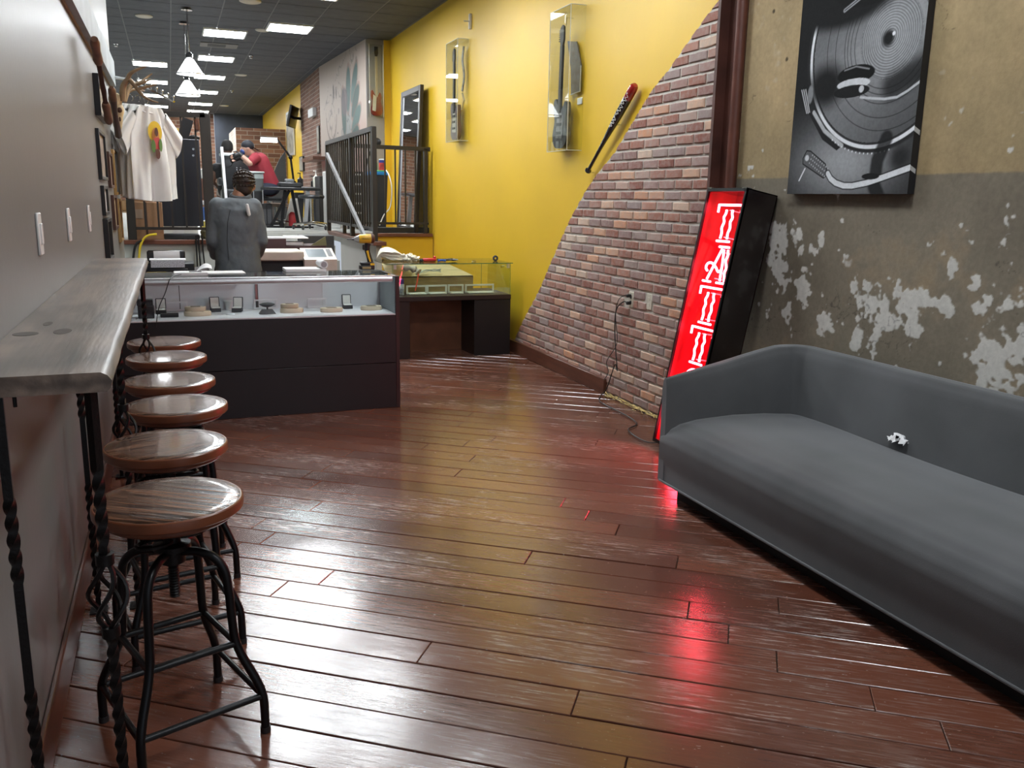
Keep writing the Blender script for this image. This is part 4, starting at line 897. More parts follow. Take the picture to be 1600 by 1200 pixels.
# ================================================================== REAR GLASS CASE
t = thing('glass_cabinet', 'dark table with a clear glass display case against the yellow wall', 'glass case', (2.50, 8.25, 0))
GX0, GX1, GY0, GY1, GZ = 1.90, 3.10, 7.95, 8.62, .60
part('table_top', MB().box(GX0, GX1, GY0, GY1, .555, GZ, b=.003), esp2, t)
part('side_panel', MB().box(GX0, GX0+.17, GY0+.01, GY1, 0, .555, b=.003), esp2, t)
part('pedestal', MB().box(2.72, GX1, GY0+.01, GY1, 0, .555, b=.003), esp, t)
part('back_board', MB().box(GX0+.17, 2.72, GY0+.42, GY0+.44, .0, .555), mat('orange brown board', (.20, .075, .036), .5, var=.2, stretch=(1, 6, 1)), t)
gl2 = glass_mat('case glass', (.93, .97, .92), boost=1.3)
for nm, b in (('front_pane', (GX0, GX1-.012, GY0+.004, GY0+.010, GZ, .905)), ('side_pane', (GX1-.012, GX1-.006, GY0+.004, GY1, GZ, .905)), ('top_pane', (1.84, GX1+.01, GY0-.01, GY1, .905, .913))):
    part(nm, MB().box(*b), gl2, t)
for nm, b in (('pane_edge', (1.84, GX1+.01, GY0-.0125, GY0-.0102, .905, .913)), ('pane_edge', (GX1-.0125, GX1-.0105, GY0, GY0+.004, GZ, .905)), ('pane_edge', (GX1-.085, GX1-.082, GY1-.01, GY1-.004, GZ, .905)), ('pane_edge', (GX0, GX0+.003, GY0, GY0+.004, GZ, .905))):
    part(nm, MB().box(*b), green_glass, t)
for x in (GX0+.03, GX1-.03): part('corner_clip', MB().box(x-.012, x+.012, GY0+.002, GY0+.03, .86, .904), alu, t)
ply = mat('pale plywood', (.58, .46, .28), .6, var=.15, scale=4, stretch=(1, 8, 1)); ply2 = mat('plywood face', (.36, .25, .11), .6, var=.25, scale=4, stretch=(1, 1, 8))
pw = thing('plywood_box', 'pale plywood box standing inside the glass case', 'wooden box', (2.42, 8.45, GZ))
part('front_board', MB().box(GX0+.05, 2.84, 8.36, 8.375, GZ, .755), ply2, pw)
part('lid_board', MB().add([(GX0+.05, 8.36, .757), (2.84, 8.36, .757), (2.62, 8.60, .87), (GX0+.05, 8.60, .87), (GX0+.05, 8.36, .745), (2.84, 8.36, .745), (2.62, 8.60, .858), (GX0+.05, 8.60, .858)], [(0, 1, 2, 3), (7, 6, 5, 4), (0, 4, 5, 1), (1, 5, 6, 2), (2, 6, 7, 3), (3, 7, 4, 0)]), ply, pw)
for (a, b, l) in ((635, 667, 'first'), (667, 698.5, 'second'), (700, 724.5, 'third and narrowest'), (727, 772, 'fourth and widest')):
    f = frame_stand(a, b, 443, 457, 8.16, l+' white frame from the left in the glass case', white_plastic, 'display frame', 'white frames in the glass case', .016); f.location.z += .603-f.location.z
    q0, q1 = P(a+3, 457, 8.16), P(b-3, 457, 8.16); part('ledge', MB().box(q0.x, q1.x, 8.10, 8.16, f.location.z*0+P(a, 457, 8.16).z, P(a, 457, 8.16).z+.008), white_plastic, f)
q = P(627.5, 459, 8.12)
t = thing('spray_can', 'white and violet spray can standing in the glass case', 'spray can', (q.x, q.y, GZ))
part('can', MB().lathe([(.024, 0), (.027, .004), (.027, .10), (.024, .106)], 20, c=(q.x, q.y, GZ)), mat('white blue can', (.55, .58, .72), .35, var=.5, scale=25), t)
part('cap', MB().lathe([(.022, .106), (.022, .150), (.018, .155)], 18, c=(q.x, q.y, GZ)), mat('violet cap', (.12, .08, .42), .4), t)
q = P(646, 425, 8.2)
t = thing('plastic_bottle', 'crumpled clear plastic bottle with red cap strip inside the glass case', 'bottle', (q.x-.02, q.y, GZ))
part('bottle_body', MB().tube(bez([(q.x-.10, 8.22, .86), (q.x-.04, 8.20, .855), (q.x+.02, 8.2, .835), (q.x+.05, 8.18, .81)], 4), [.02+.02*math.sin(i*.7)**2 for i in range(13)], 12), mat('milky plastic', (.6, .52, .48), .3), t)
part('red_strip', MB().tube([(q.x+.035, 8.14, .80), (q.x+.015, 8.12, .72), (q.x-.01, 8.10, .64)], .006, 8), mat('red plastic strip', (.75, .06, .03), .35), t)
q = P(675, 424, 8.25)
t = thing('plastic_wrap', 'heap of crinkled clear plastic wrap on the plywood in the glass case', 'plastic wrap', (q.x, q.y, .78))
for i in range(9):
    a = random.uniform(-.3, .3); part('fold', MB().tube(bez([(q.x-.13+random.uniform(-.02, .05), 8.37+random.uniform(-.02, .02), .775+random.uniform(0, .02)), (q.x-.03, 8.38+a*.03, .79+random.uniform(0, .03)), (q.x+.06, 8.38, .80+random.uniform(0, .03)), (q.x+.13, 8.38+a*.05, .81+random.uniform(-.02, .02))], 4), .006, 5, flat=.4), mat('crinkled film', (.62, .66, .64), .2) if i == 0 else MATS['crinkled film'], t)
# things on top of the case
def lump(c, r, seed, nu=24, nv=16, amp=.35):
    g = np.random.default_rng(seed); ph = g.random((6, 3))*6; fr_ = g.integers(1, 5, (6, 2))
    def f(u, v):
        th, ps = PI*v, 2*PI*u; d = 1
        for k in range(6): d += amp/6*2*math.sin(fr_[k, 0]*ps+ph[k, 0])*math.sin(fr_[k, 1]*th*1.5+ph[k, 1])
        z = c[2]+max(-r[2], r[2]*d*math.cos(th)); return (c[0]+r[0]*d*math.sin(th)*math.cos(ps), c[1]+r[1]*d*math.sin(th)*math.sin(ps), max(c[2]-r[2]*.98, z))
    return MB().grid(f, nu, nv, True)
bag_m = mat('thin white plastic bag', (.80, .77, .66), .45, var=.08, bump=.8, bscale=25)
q = P(618, 405, 8.35)
bg = thing('plastic_bag', 'bulging thin white plastic bag lying on the left of the glass case', 'plastic bag', (q.x, 8.4, .914))
def bagf(u, v):
    ps = 2*PI*u; r = math.sin(PI*min(1, v*1.02)); w = 1+.12*math.sin(5*ps+3*v)+.07*math.sin(11*ps+9*v)
    x = -.16+.36*v; h = .165*(1-v)**1.1+.035
    return (q.x-.02+x, 8.40+.16*r*math.cos(ps)*w, .914+max(0, h*r*math.sin(ps)*w*.5+h*.42*min(1, 8*v*(1-v)+.2)))
part('bag_body', MB().grid(bagf, 36, 22, True), bag_m, bg)
for i, (px, py, s) in enumerate(((630, 405, .05), (640, 403, .055), (650, 408, .035), (643, 409, .04))):
    c = P(px, py, 8.28); part('bag_fold', lump((c.x, c.y, .914+s*.6), (s, s*.8, s*.62), 40+i, amp=.6), bag_m, bg)
q = P(673, 404, 8.2)
t = thing('cable_tool_pile', 'tangle of grey cables with a red and a blue tool on the glass case', 'tools', (q.x+.05, 8.2, .914))
part('red_tool', MB().box(q.x-.08, q.x+.05, 8.17, 8.23, .914, .945, b=.008).box(q.x+.03, q.x+.05, 8.18, 8.22, .94, .965, b=.004), mat('red tool plastic', (.6, .03, .03), .4), t)
part('black_grip', MB().box(q.x-.11, q.x-.075, 8.18, 8.22, .914, .94, b=.006), black_plastic, t)
part('blue_tool', MB().tube(bez([(q.x+.05, 8.12, .924), (q.x+.09, 8.13, .93), (q.x+.13, 8.12, .924)], 4), .011, 10), mat('blue tool plastic', (.03, .10, .40), .4), t)
for i in range(7):
    pts = [(q.x+.06+.2*random.random(), 8.18+random.uniform(-.06, .06), .92+.02*random.random()) for _ in range(5)]
    part('cable', MB().tube(bez(pts, 5), .005, 6), (mat('grey cable', (.22, .22, .24), .5) if 'grey cable' not in MATS else MATS['grey cable']) if i % 3 else black_plastic, t)
q = P(774, 406, 8.2); solo('tape_roll', MB().tube([(q.x+.02*math.cos(a), 8.2, .914+.026+.02*math.sin(a)) for a in [2*PI*i/20 for i in range(20)]], .010, 8, closed=True), mat('dark blue tape', (.03, .035, .07), .4), 'small dark blue tape roll at the right end of the glass case top', 'tape')
for (px, py, l) in ((741, 408, 'left'), (786, 416, 'right')):
    q = P(px, py, 8.1); s = thing('spot_light', 'tiny chrome spot lamp of the glass case, %s one' % l, 'lamp', (q.x, q.y, q.z))
    part('lamp_head', MB().tube([(q.x-.02, q.y, q.z-.006), (q.x+.012, q.y, q.z+.004)], [.012, .009], 12), chrome, s); part('arm', MB().cyl((q.x+.012, q.y, q.z+.004), (q.x+.045 if l == 'right' else q.x+.02, q.y, q.z+.012 if l == 'right' else .906), .003, 8), chrome, s)
# ================================================================== CORDS, OUTLETS, DEBRIS
cord_m = mat('black rubber cord', (.012, .012, .012), .5)
for i, (y, z) in enumerate(OUT):
    t = thing('wall_outlet', ('recessed outlet in the brick wall with two black plugs', 'empty cream outlet plate recessed in the brick wall')[i], 'outlet', (3.2, y, z))
    part('plate', MB().box(3.190, 3.2, y-.036, y+.036, z-.058, z+.058, b=.003), mat('cream outlet', (.6, .56, .46), .5) if i == 0 else MATS['cream outlet'], t)
    for s in (-.02, .02): part('socket', MB().box(3.188, 3.191, y-.014, y+.014, z+s-.012, z+s+.012, b=.002), black_plastic if i == 0 else MATS['cream outlet'], t)
y, z = OUT[0]
for i, (dz, w) in enumerate(((.03, 'thin black lamp wire from the upper plug hanging to the baseboard'), (-.025, 'black power cord running from the lower plug down and along the floor to the sign'))):
    if i == 0: pts = [(3.17, y, z+dz), (3.155, y+.03, z+.03), (3.15, y+.12, z-.02), (3.155, y+.16, z-.15), (3.16, y+.13, z-.35), (3.158, y+.28, z-.52), (3.155, y+.24, z-.60), (3.15, y+.30, .125)]
    else: pts = [(3.16, y, z+dz), (3.15, y+.04, z-.02), (3.14, y+.13, z-.10), (3.14, y+.13, z-.3), (3.14, y+.07, z-.55), (3.14, y-.0+.30*0, .25), (3.13, y-.02+.25, .06), (3.10, 5.95, .008), (3.0, 5.75, .008), (2.99, 5.4, .008), (2.95, 5.1, .008), (2.80, 4.95, .008), (2.78, 4.65, .008), (2.95, 4.6, .02)]
    if i == 1: pts[5] = (3.145, y+.12, .28); pts[6] = (3.135, y+.22, .07)
    c = thing('power_cord', w, 'cord', (3.15, y, z)); part('wire', MB().tube(bez(pts, 6), .0045 if i else .003, 6), cord_m, c); part('plug', MB().box(3.155, 3.190, y-.012, y+.012, z+dz-.012, z+dz+.012, b=.004), cord_m, c)
straw = MB()
for i in range(90):
    y = random.uniform(4.85, 6.0); x = 3.175-abs(random.gauss(0, .018)); a = random.gauss(PI/2, .25); l = random.uniform(.03, .11); zq = random.uniform(.004, .02)
    straw.cyl((x-l/2*math.cos(a), y-l/2*math.sin(a), zq), (x+l/2*math.cos(a), y+l/2*math.sin(a), zq+random.uniform(-.003, .01)), random.uniform(.002, .0045), 5)
o = solo('straw_debris', straw, mat('dry straw splinters', (.52, .38, .14), .7, var=.4, scale=30), 'dry yellow splinters of old underlay along the foot of the brick wall', 'debris', kind='stuff')
q0 = P(262, 426, 6.06); 
pts = [(P(282, 412, 6.3).x, 6.25, .985), (P(270, 420, 6.15).x, 6.12, .985), (P(264, 428, 6.05).x, 6.045, .965), (P(257, 445, 6.06).x, 6.06, .88), (P(247, 470, 6.06).x, 6.06, .78), (P(243, 500, 6.06).x, 6.062, .66)]
solo('thin_cable', MB().tube(bez(pts, 6), .003, 6), cord_m, 'thin black cable hanging over the front of the glass counter', 'cable')
# ================================================================== LEFT WALL
for (ya, yb, l) in ((3.10, 3.20, 'nearest'), (3.98, 4.08, 'middle'), (4.95, 5.06, 'farthest')):
    ym = (ya+yb)/2; t = thing('wall_switch', l+' of three white switch plates above the bar', 'switch', (-.395, ym, 1.385), 'switch plates above the bar')
    part('plate', MB().box(-.40, -.391, ym-.038, ym+.038, 1.318, 1.452, b=.003), white_plastic, t)
    part('rocker', MB().box(-.393, -.386, ym-.016, ym+.016, 1.352, 1.418, b=.002), white_plastic, t); part('dimmer', MB().box(-.391, -.387, ym+.022, ym+.028, 1.36, 1.41, b=.001), mat('grey dimmer', (.4, .4, .4), .5) if 'grey dimmer' not in MATS else MATS['grey dimmer'], t)
fr_b = mat('black frame', (.012, .011, .011), .35); fr_w = mat('dark walnut frame', (.07, .03, .018), .4); fr_g = mat('gold wood frame', (.42, .26, .09), .4, var=.2)
art = [mat('print %d' % i, c, .6, var=.45, scale=14) for i, c in enumerate(((.42, .40, .34), (.30, .24, .20), (.36, .27, .16), (.45, .44, .42)))]
def wall_frame(y0, y1, z0, z1, m, am, lab, w=.022, d=.022):
    t = thing('picture_frame', lab, 'picture frame', (-.39, (y0+y1)/2, z0), 'frames on the left wall')
    for nm, b in (('stile', (y0, y0+w, z0, z1)), ('stile', (y1-w, y1, z0, z1)), ('rail', (y0+w, y1-w, z1-w, z1)), ('rail', (y0+w, y1-w, z0, z0+w))): part(nm, MB().box(-.40, -.40+d, b[0], b[1], b[2], b[3], b=.002), m, t)
    part('picture', MB().box(-.40, -.392, y0+w, y1-w, z0+w, z1-w), am, t)
wall_frame(5.98, 6.55, 1.595, 1.90, fr_b, art[1], 'black framed picture highest of the small frames, below the old tool')
wall_frame(6.05, 6.42, 1.375, 1.56, fr_b, art[3], 'small black frame with pale mat, middle of the frame column')
wall_frame(6.02, 6.40, 1.09, 1.355, fr_b, art[0], 'black frame lowest on the wall just above the bar end', d=.03)
wall_frame(6.85, 7.22, 1.55, 1.80, fr_w, art[1], 'walnut frame between the black and the gold frames, upper row')
wall_frame(7.0, 7.40, 1.25, 1.50, fr_w, art[2], 'walnut frame in the lower row beside the gold frame')
wall_frame(7.45, 7.86, 1.50, 1.84, fr_g, art[2], 'gold wooden frame in the upper row near the wall end')
wall_frame(7.62, 8.02, 1.13, 1.47, fr_g, art[2], 'gold wooden frame in the lower row at the wall end')
wall_frame(6.12, 6.86, 1.985, 2.235, fr_b, art[0], 'large black frame high under the steel band behind the old tool', d=.035)
old_wood = mat('worn tool wood', (.17, .085, .05), .5, var=.35, scale=12); rust = mat('rusty iron', (.07, .03, .02), .6, .3)
def ax(y, z, x=-.332): return V((x, y, z))
t = thing('antique_tool', 'antique two-handled iron tool hanging diagonally on the left wall', 'old tool', (-.37, 5.9, 1.95))
A, B = ax(5.47, 2.335), ax(6.24, 1.955)
part('blade', MB().tube([A.lerp(B, .2), A.lerp(B, .8)], .014, 8, flat=.4), rust, t)
for k, (p, q_) in enumerate(((A, A.lerp(B, .26)), (A.lerp(B, .74), B))):
    part('handle', MB().tube([p, p.lerp(q_, .15), p.lerp(q_, .5), p.lerp(q_, .85), q_], [.018, .026, .022, .027, .02], 14), old_wood, t)
t = thing('wooden_mallet_handle', 'dark wooden tool handle with pale head hanging beside the skull', 'old tool', (-.37, 7.1, 1.93))
A, B = ax(6.85, 2.23), ax(7.35, 1.925)
part('shaft', MB().tube([A.lerp(B, .2), A.lerp(B, .5), B.lerp(A, .04), B], [.026, .018, .026, .012], 12), mat('dark tool wood', (.055, .022, .014), .4), t)
part('head', MB().tube([A, A.lerp(B, .05), A.lerp(B, .22)], [.014, .026, .026], 12), old_wood, t)
# deer skull with antlers
bone = mat('cream bone', (.58, .46, .27), .55, var=.2, scale=14, bump=.4, bscale=60); antl = mat('tan antler', (.30, .20, .11), .5, var=.4, scale=10, bump=.4, bscale=70)
def remesh(o, vox, smooth=4, fac=.5):
    r = o.modifiers.new('remesh', 'REMESH'); r.mode = 'VOXEL'; r.voxel_size = vox; r.use_smooth_shade = True
    if smooth: s = o.modifiers.new('smooth', 'SMOOTH'); s.iterations = smooth; s.factor = fac
    return o
YS = 7.45
def S(px, py, dy=0): return P(px, py, YS+dy)
t = thing('deer_skull', 'bleached deer skull with branching antlers mounted high on the left wall', 'deer skull', tuple(S(182, 214)))
a, b = S(181, 150), S(183, 214); k = (S(192, 150)-S(182, 150)).x/10
mb = MB().ell(S(180, 156), (.05, .06, .055)).ell(S(183, 172), (.052, .055, .06)).cap(S(183, 172), S(184, 196), .048, .033).cap(S(184, 196), S(185, 213), .033, .012).cap(S(176, 175), S(178, 186), .022, .014)
remesh(part('skull', mb, bone, t), .008, 3)
for (px, py, r) in ((187, 172, .018),): part('eye_socket', MB().ell(S(px, py, -.052), (r, .014, r*1.1)), mat('dark socket', (.10, .05, .03), .8), t)
part('nose_opening', MB().ell(S(187.5, 186, -.034), (.008, .008, .018)), MATS['dark socket'], t)
part('mount', MB().box(-.40, S(180, 160).x+.01, YS-.02, YS+.02, 2.10, 2.13), old_wood, t)
def tine(pts, r0, parent, name='tine', r1=.004):
    pp = bez([S(*p) for p in pts], 5); n = len(pp); return part(name, MB().tube(pp, [r0+(r1-r0)*(i/(n-1))**1.5 for i in range(n)], 10), antl, parent)
m1 = tine([(192, 158, -.02), (192, 140, -.03), (195, 130, -.04), (202, 125, -.05), (214, 138, -.08), (224, 150, -.10), (236, 157, -.12), (247, 160, -.13)], .024, t, 'antler_beam')
tine([(199, 126, -.05), (203, 116, -.06), (214, 109, -.07), (229, 104, -.08)], .018, m1); tine([(211, 133, -.07), (224, 129, -.09), (236, 124, -.10)], .012, m1); tine([(217, 139, -.09), (232, 135, -.1), (244, 132, -.11)], .012, m1)
m2 = tine([(194, 158, .05), (199, 143, .08), (204, 134, .10), (212, 131, .13), (222, 127, .16), (232, 119, .2), (238, 115, .2)], .020, t, 'antler_beam')
tine([(198, 146, .07), (208, 140, .1), (218, 141, .12), (226, 142, .14)], .012, m2)
# garment rail with shirts
t = thing('garment_arm', 'slanted chrome display arm with pins reaching out from the left wall', 'garment rail', tuple(P(188, 122, 8.0)))
A, B, C = P(187, 121, 8.05), P(204, 124, 8.0), P(272, 159, 7.75)
part('arm', MB().box(-.012, .012, -.006, .006, 0, (C-B).length, Matrix.Translation(B) @ (C-B).to_track_quat('Z', 'Y').to_matrix().to_4x4()), chrome, t)
part('bracket', MB().tube([(-.40, 8.05, A.z), tuple(B)], .014, 10), chrome, t)
for i in range(6): q = B.lerp(C, .35+.128*i); part('pin', MB().cyl(q, q+V((0, 0, .03)), .004, 6).ell(q+V((0, 0, .036)), .011, 10, 8), chrome, t)
shirt_m = mat('white cotton', (.80, .80, .78), .85, var=.04, bump=.3, bscale=15)
def shirt(cx, cy, ztop, rz, lab, prn, seed, hgt_=.70):
    g = random.Random(seed); ph = [g.uniform(0, 6) for _ in range(6)]
    t = thing('tee_shirt', lab, 't-shirt', (cx, cy, ztop-hgt_), 'white t-shirts hanging on the display arm')
    M = Matrix.Translation((cx, cy, ztop-hgt_)) @ Matrix.Rotation(rz, 4, 'Z')
    def bodyf(u, v):
        a = 2*PI*u; hw = .215-.02*v if v < .72 else (.2-.02*.72)+(0.10-.186)*((v-.72)/.28)**.8
        fold = .016*math.sin(5*a+ph[0]+v*2)+.013*math.sin(8*a+ph[1]-v)+.005*math.sin(15*a+ph[2]); fold *= (1-.75*max(0, v-.4)/.6)
        d = .045*(1-.5*v) if v < .72 else .03
        z = hgt_*(v if v < .72 else .72+(.28*(1-(1-(v-.72)/.28)**1.6)))
        return M @ V((math.cos(a)*(hw+fold), math.sin(a)*d+fold*1.3*math.sin(a), z+.012*math.sin(a*2+ph[3])*(1-v)))
    bo = part('shirt_body', MB().grid(bodyf, 72, 28, True), shirt_m, t, ang=80)
    for s in (-1, 1):
        def slf(u, v, s=s):
            a = 2*PI*u; c = V((s*(.135+.13*v), 0, hgt_*.87-.20*v)); w = .062+.028*v; f = .008*math.sin(4*a+ph[4])
            return M @ (c+V((s*.35*math.cos(a)*w+f, math.sin(a)*(.022+.012*v)+f, math.cos(a)*w*1.0+.0)))
        part('sleeve', MB().grid(slf, 28, 10, True), shirt_m, t, ang=80)
    part('collar', MB().tube([M @ V((.075*math.cos(a), .028*math.sin(a), hgt_*.985-.035*(1-math.sin(a))*.5*(1 if math.sin(a) < 0 else .3))) for a in [2*PI*i/28 for i in range(28)]], .007, 8, closed=True), shirt_m, t)
    hg = part('hanger', MB().tube([M @ V((x, 0, hgt_*.97+.02-abs(x)*.32)) for x in (-.15, -.08, 0, .08, .15)], .010, 8), black_plastic, t)
    part('hook', MB().tube([M @ V((.02*math.sin(a)*0+.022*math.cos(a)-.022+.0, 0, hgt_+.05+.025*math.sin(a))) for a in [-1.2+i*.35 for i in range(12)]], .003, 6), chrome, hg)
    if prn:
        def dec(cx_, cz_, rx, rz_, n=20):
            mb = MB(); ring = []
            def pt(x, z):
                aa = math.acos(max(-1, min(1, x/.205))); y = -math.sin(aa)*.040-.012; return M @ V((x, y-.004, z))
            vs = [pt(cx_, cz_)]+[pt(cx_+rx*math.cos(2*PI*i/n), cz_+rz_*math.sin(2*PI*i/n)) for i in range(n)]
            return mb.add(vs, [(0, 1+i, 1+(i+1) % n) for i in range(n)])
        for i, (a, b, c, d, m) in enumerate(((0, .53, .065, .085, 'yellow ink'), (0, .49, .035, .075, 'orange ink'), (.01, .44, .045, .05, 'red ink'), (-.03, .42, .02, .05, 'green ink'), (.035, .43, .016, .05, 'green ink'), (0, .53, .016, .035, 'brown ink'), (0, .36, .022, .04, 'brown ink'))):
            cc = {'yellow ink': (.75, .50, .04), 'orange ink': (.60, .25, .08), 'red ink': (.55, .08, .08), 'green ink': (.12, .22, .06), 'brown ink': (.12, .05, .04)}[m]
            mb = dec(a, b, c, d); nrm = M.to_3x3() @ V((0, -1, 0)); mb.v = [tuple(V(p)+nrm*(.003*(i+1))) for p in mb.v]
            part('printed_patch', mb, MATS.get(m) or mat(m, cc, .7), bo)
q = P(236, 312, 7.78)
zt = P(225, 168, 7.78).z
shirt(q.x+.03, 7.74, zt, math.radians(38), 'white t-shirt with colourful figure on a yellow oval, front of the hanging stack', True, 1, zt-q.z)
shirt(q.x-.03, 7.82, zt+.02, math.radians(38), 'plain white t-shirt directly behind the printed one', False, 2, zt-q.z)
shirt(q.x-.085, 7.90, zt+.03, math.radians(38), 'rearmost plain white t-shirt nearest the wall', False, 3, zt-q.z-.02)
# ================================================================== PENDANTS, RAILINGS, WALL CASES
shade_m = emit_mat('lit milk glass', (.95, .98, 1.0), 2.6)
def pendant(px, ytop, Y, w, lab):
    c = P(px, ytop, Y); h = w*.62; t = thing('pendant_lamp', lab, 'pendant lamp', (c.x, Y, c.z-h-.12), 'white cone pendant lamps')
    part('rod', MB().cyl((c.x, Y, c.z), (c.x, Y, ZC), .010, 8), chrome, t); part('canopy', MB().lathe([(.07, -.02), (.05, -.004), (.02, 0)][::-1], 20, c=(c.x, Y, ZC-.012)), chrome, t)
    part('socket', MB().lathe([(.02, 0), (.045, -.03), (.05, -.075), (.035, -.09)], 18, c=(c.x, Y, c.z)), chrome, t)
    sh = part('shade', MB().lathe([(.05, -.09), (w/2*.98, -.09-h*.86), (w/2*.98, -.09-h*.9), (.02, -.09-h*.92)], 32, c=(c.x, Y, c.z)), shade_m, t)
    part('shade_ring', MB().tube([(c.x+w/2*math.cos(a), Y+w/2*math.sin(a), c.z-.09-h*.88) for a in [2*PI*i/32 for i in range(32)]], .007, 6, closed=True), chrome, sh)
    for k in range(4): a = PI/4+k*PI/2; part('shade_rib', MB().cyl((c.x+.05*math.cos(a), Y+.05*math.sin(a), c.z-.085), (c.x+w/2*math.cos(a), Y+w/2*math.sin(a), c.z-.09-h*.88), .005, 6), chrome, sh)
pendant(295.5, 81, 12.4, .335, 'nearer and higher white cone pendant lamp in a chrome frame')
pendant(292, 117, 13.4, .33, 'farther and lower white cone pendant lamp in a chrome frame')
def railing(lab, posts, rails, bals, loc, pw=.05):
    t = thing('railing', lab, 'railing', loc)
    for (x, y, z0, z1, w) in posts: part('post', MB().box(x-w/2, x+w/2, y-.025, y+.025, z0, z1, b=.003), dark_steel, t)
    for (a, b, w) in rails:
        A, B = V(a), V(b); L = (B-A).length; part('rail', MB().box(-w/2, w/2, -w/2, w/2, 0, L, Matrix.Translation(A) @ (B-A).to_track_quat('Z', 'Y').to_matrix().to_4x4()), dark_steel, t)
    for (x, y, z0, z1) in bals: part('baluster', MB().box(x-.009, x+.009, y-.009, y+.009, z0, z1), dark_steel, t)
    return t
YL = 9.42; zt_, zb_ = P(262, 180, YL).z, P(262, 357, YL).z
pl, pr_ = P(201, 280, YL).x, P(325, 280, YL).x
railing('dark steel railing on the platform edge behind the hanging shirts', [(pl, YL, ZP, zt_+.02, .075), (pr_, YL, ZP, zt_+.03, .10)], [((pl, YL, zt_), (pr_, YL, zt_+.02), .05), ((pl, YL, zb_), (pr_, YL, zb_), .028)],
        [(P(px, 270, YL).x, YL, zb_, zt_) for px in (222, 243, 265, 287, 309)], (0, YL, ZP))
solo('handrail_block', MB().box(pr_-.10, pr_-.055, YL-.05, YL+.12, P(320, 205, YL).z, P(325, 188, YL).z, b=.01), brown_wood, 'short brown wooden handrail stub fixed beside the railing post', 'handrail')
XR = 2.0
n1, n2, n3 = PX(574, 195, XR), PX(533, 212, XR), PX(502, 223, XR)
ya, yb_ = 9.12, 12.0; ym = 10.35
ztop = 2.21; bal = [(XR, ya+(yb_-ya)*i/22, ZP+.14, ztop) for i in range(1, 22)]
railing('long dark steel railing above the stairs running away from the camera', [(XR, ya, ZP, ztop+.02, .05), (XR, ym, ZP, ztop, .05), (XR, yb_, ZP, ztop, .05)], [((XR, ya, ztop), (XR, yb_, ztop), .05), ((XR, ya, ZP+.13), (XR, yb_, ZP+.13), .03)], bal, (XR, ya, ZP))
xr1 = 3.17; zr = 2.15
railing('dark steel railing along the yellow riser in front of the tall mirror', [(2.06, 11.19, ZP, zr, .04), (xr1-.04, 11.19, ZP, zr, .05)], [((2.03, 11.19, zr), (xr1+.02, 11.19, zr-.01), .05), ((2.03, 11.19, ZP+.13), (xr1, 11.19, ZP+.13), .03)],
        [(2.06+(xr1-2.1)*i/8, 11.19, ZP+.13, zr) for i in range(1, 8)], (2.6, 11.19, ZP))
galv = mat('galvanised grey bar', (.32, .32, .33), .4, .6)
A, B = PX(512, 232, 1.93), PX(553, 372, 1.93)
def bar(name, A, B, w, d, m, lab, cat):
    L = (B-A).length; solo(name, MB().box(-w/2, w/2, -d/2, d/2, 0, L, Matrix.Translation(A) @ (B-A).to_track_quat('Z', 'X').to_matrix().to_4x4()), m, lab, cat)
bar('stair_handrail', V((1.93, 11.6, 2.05)), V((1.93, 9.25, 1.075)), .05, .03, galv, 'sloping flat grey metal bar leaning along the stair railing', 'handrail')
A, B = P(347, 232, 10.4), P(357, 320, 10.2)
bar('stair_handrail', P(346, 231, 10.6), V((P(356, 330, 10.3).x, 10.3, ZP*1.0)), .07, .03, galv, 'upright flat grey metal bar behind the standing person', 'handrail')
# mirror
t = thing('standing_mirror', 'tall black framed mirror leaning on the yellow wall behind the railing', 'mirror', (3.15, 11.75, ZP))
ml = .045; MM = Matrix(((0, math.sin(ml), -math.cos(ml), 3.04), (-1, 0, 0, 12.35), (0, math.cos(ml), math.sin(ml), ZP), (0, 0, 0, 1)))
W_m, H_m = 1.02, 1.90
fm = mat('black brown mirror frame', (.02, .014, .012), .35)
for nm, b in (('frame_side', (0, .075, 0, H_m)), ('frame_side', (W_m-.075, W_m, 0, H_m)), ('frame_top', (.075, W_m-.075, H_m-.075, H_m)), ('frame_bottom', (.075, W_m-.075, 0, .075))): part(nm, MB().box(b[0], b[1], b[2], b[3], -.03, .02, MM, b=.006), fm, t)
part('inner_bead', MB().box(.075, .09, .075, H_m-.075, .0, .012, MM).box(W_m-.09, W_m-.075, .075, H_m-.075, 0, .012, MM), alu, t)
part('mirror_glass', MB().box(.075, W_m-.075, .075, H_m-.075, -.004, .002, MM), mat('mirror silver', (.85, .86, .86), .01, 1.0, var=0), t)
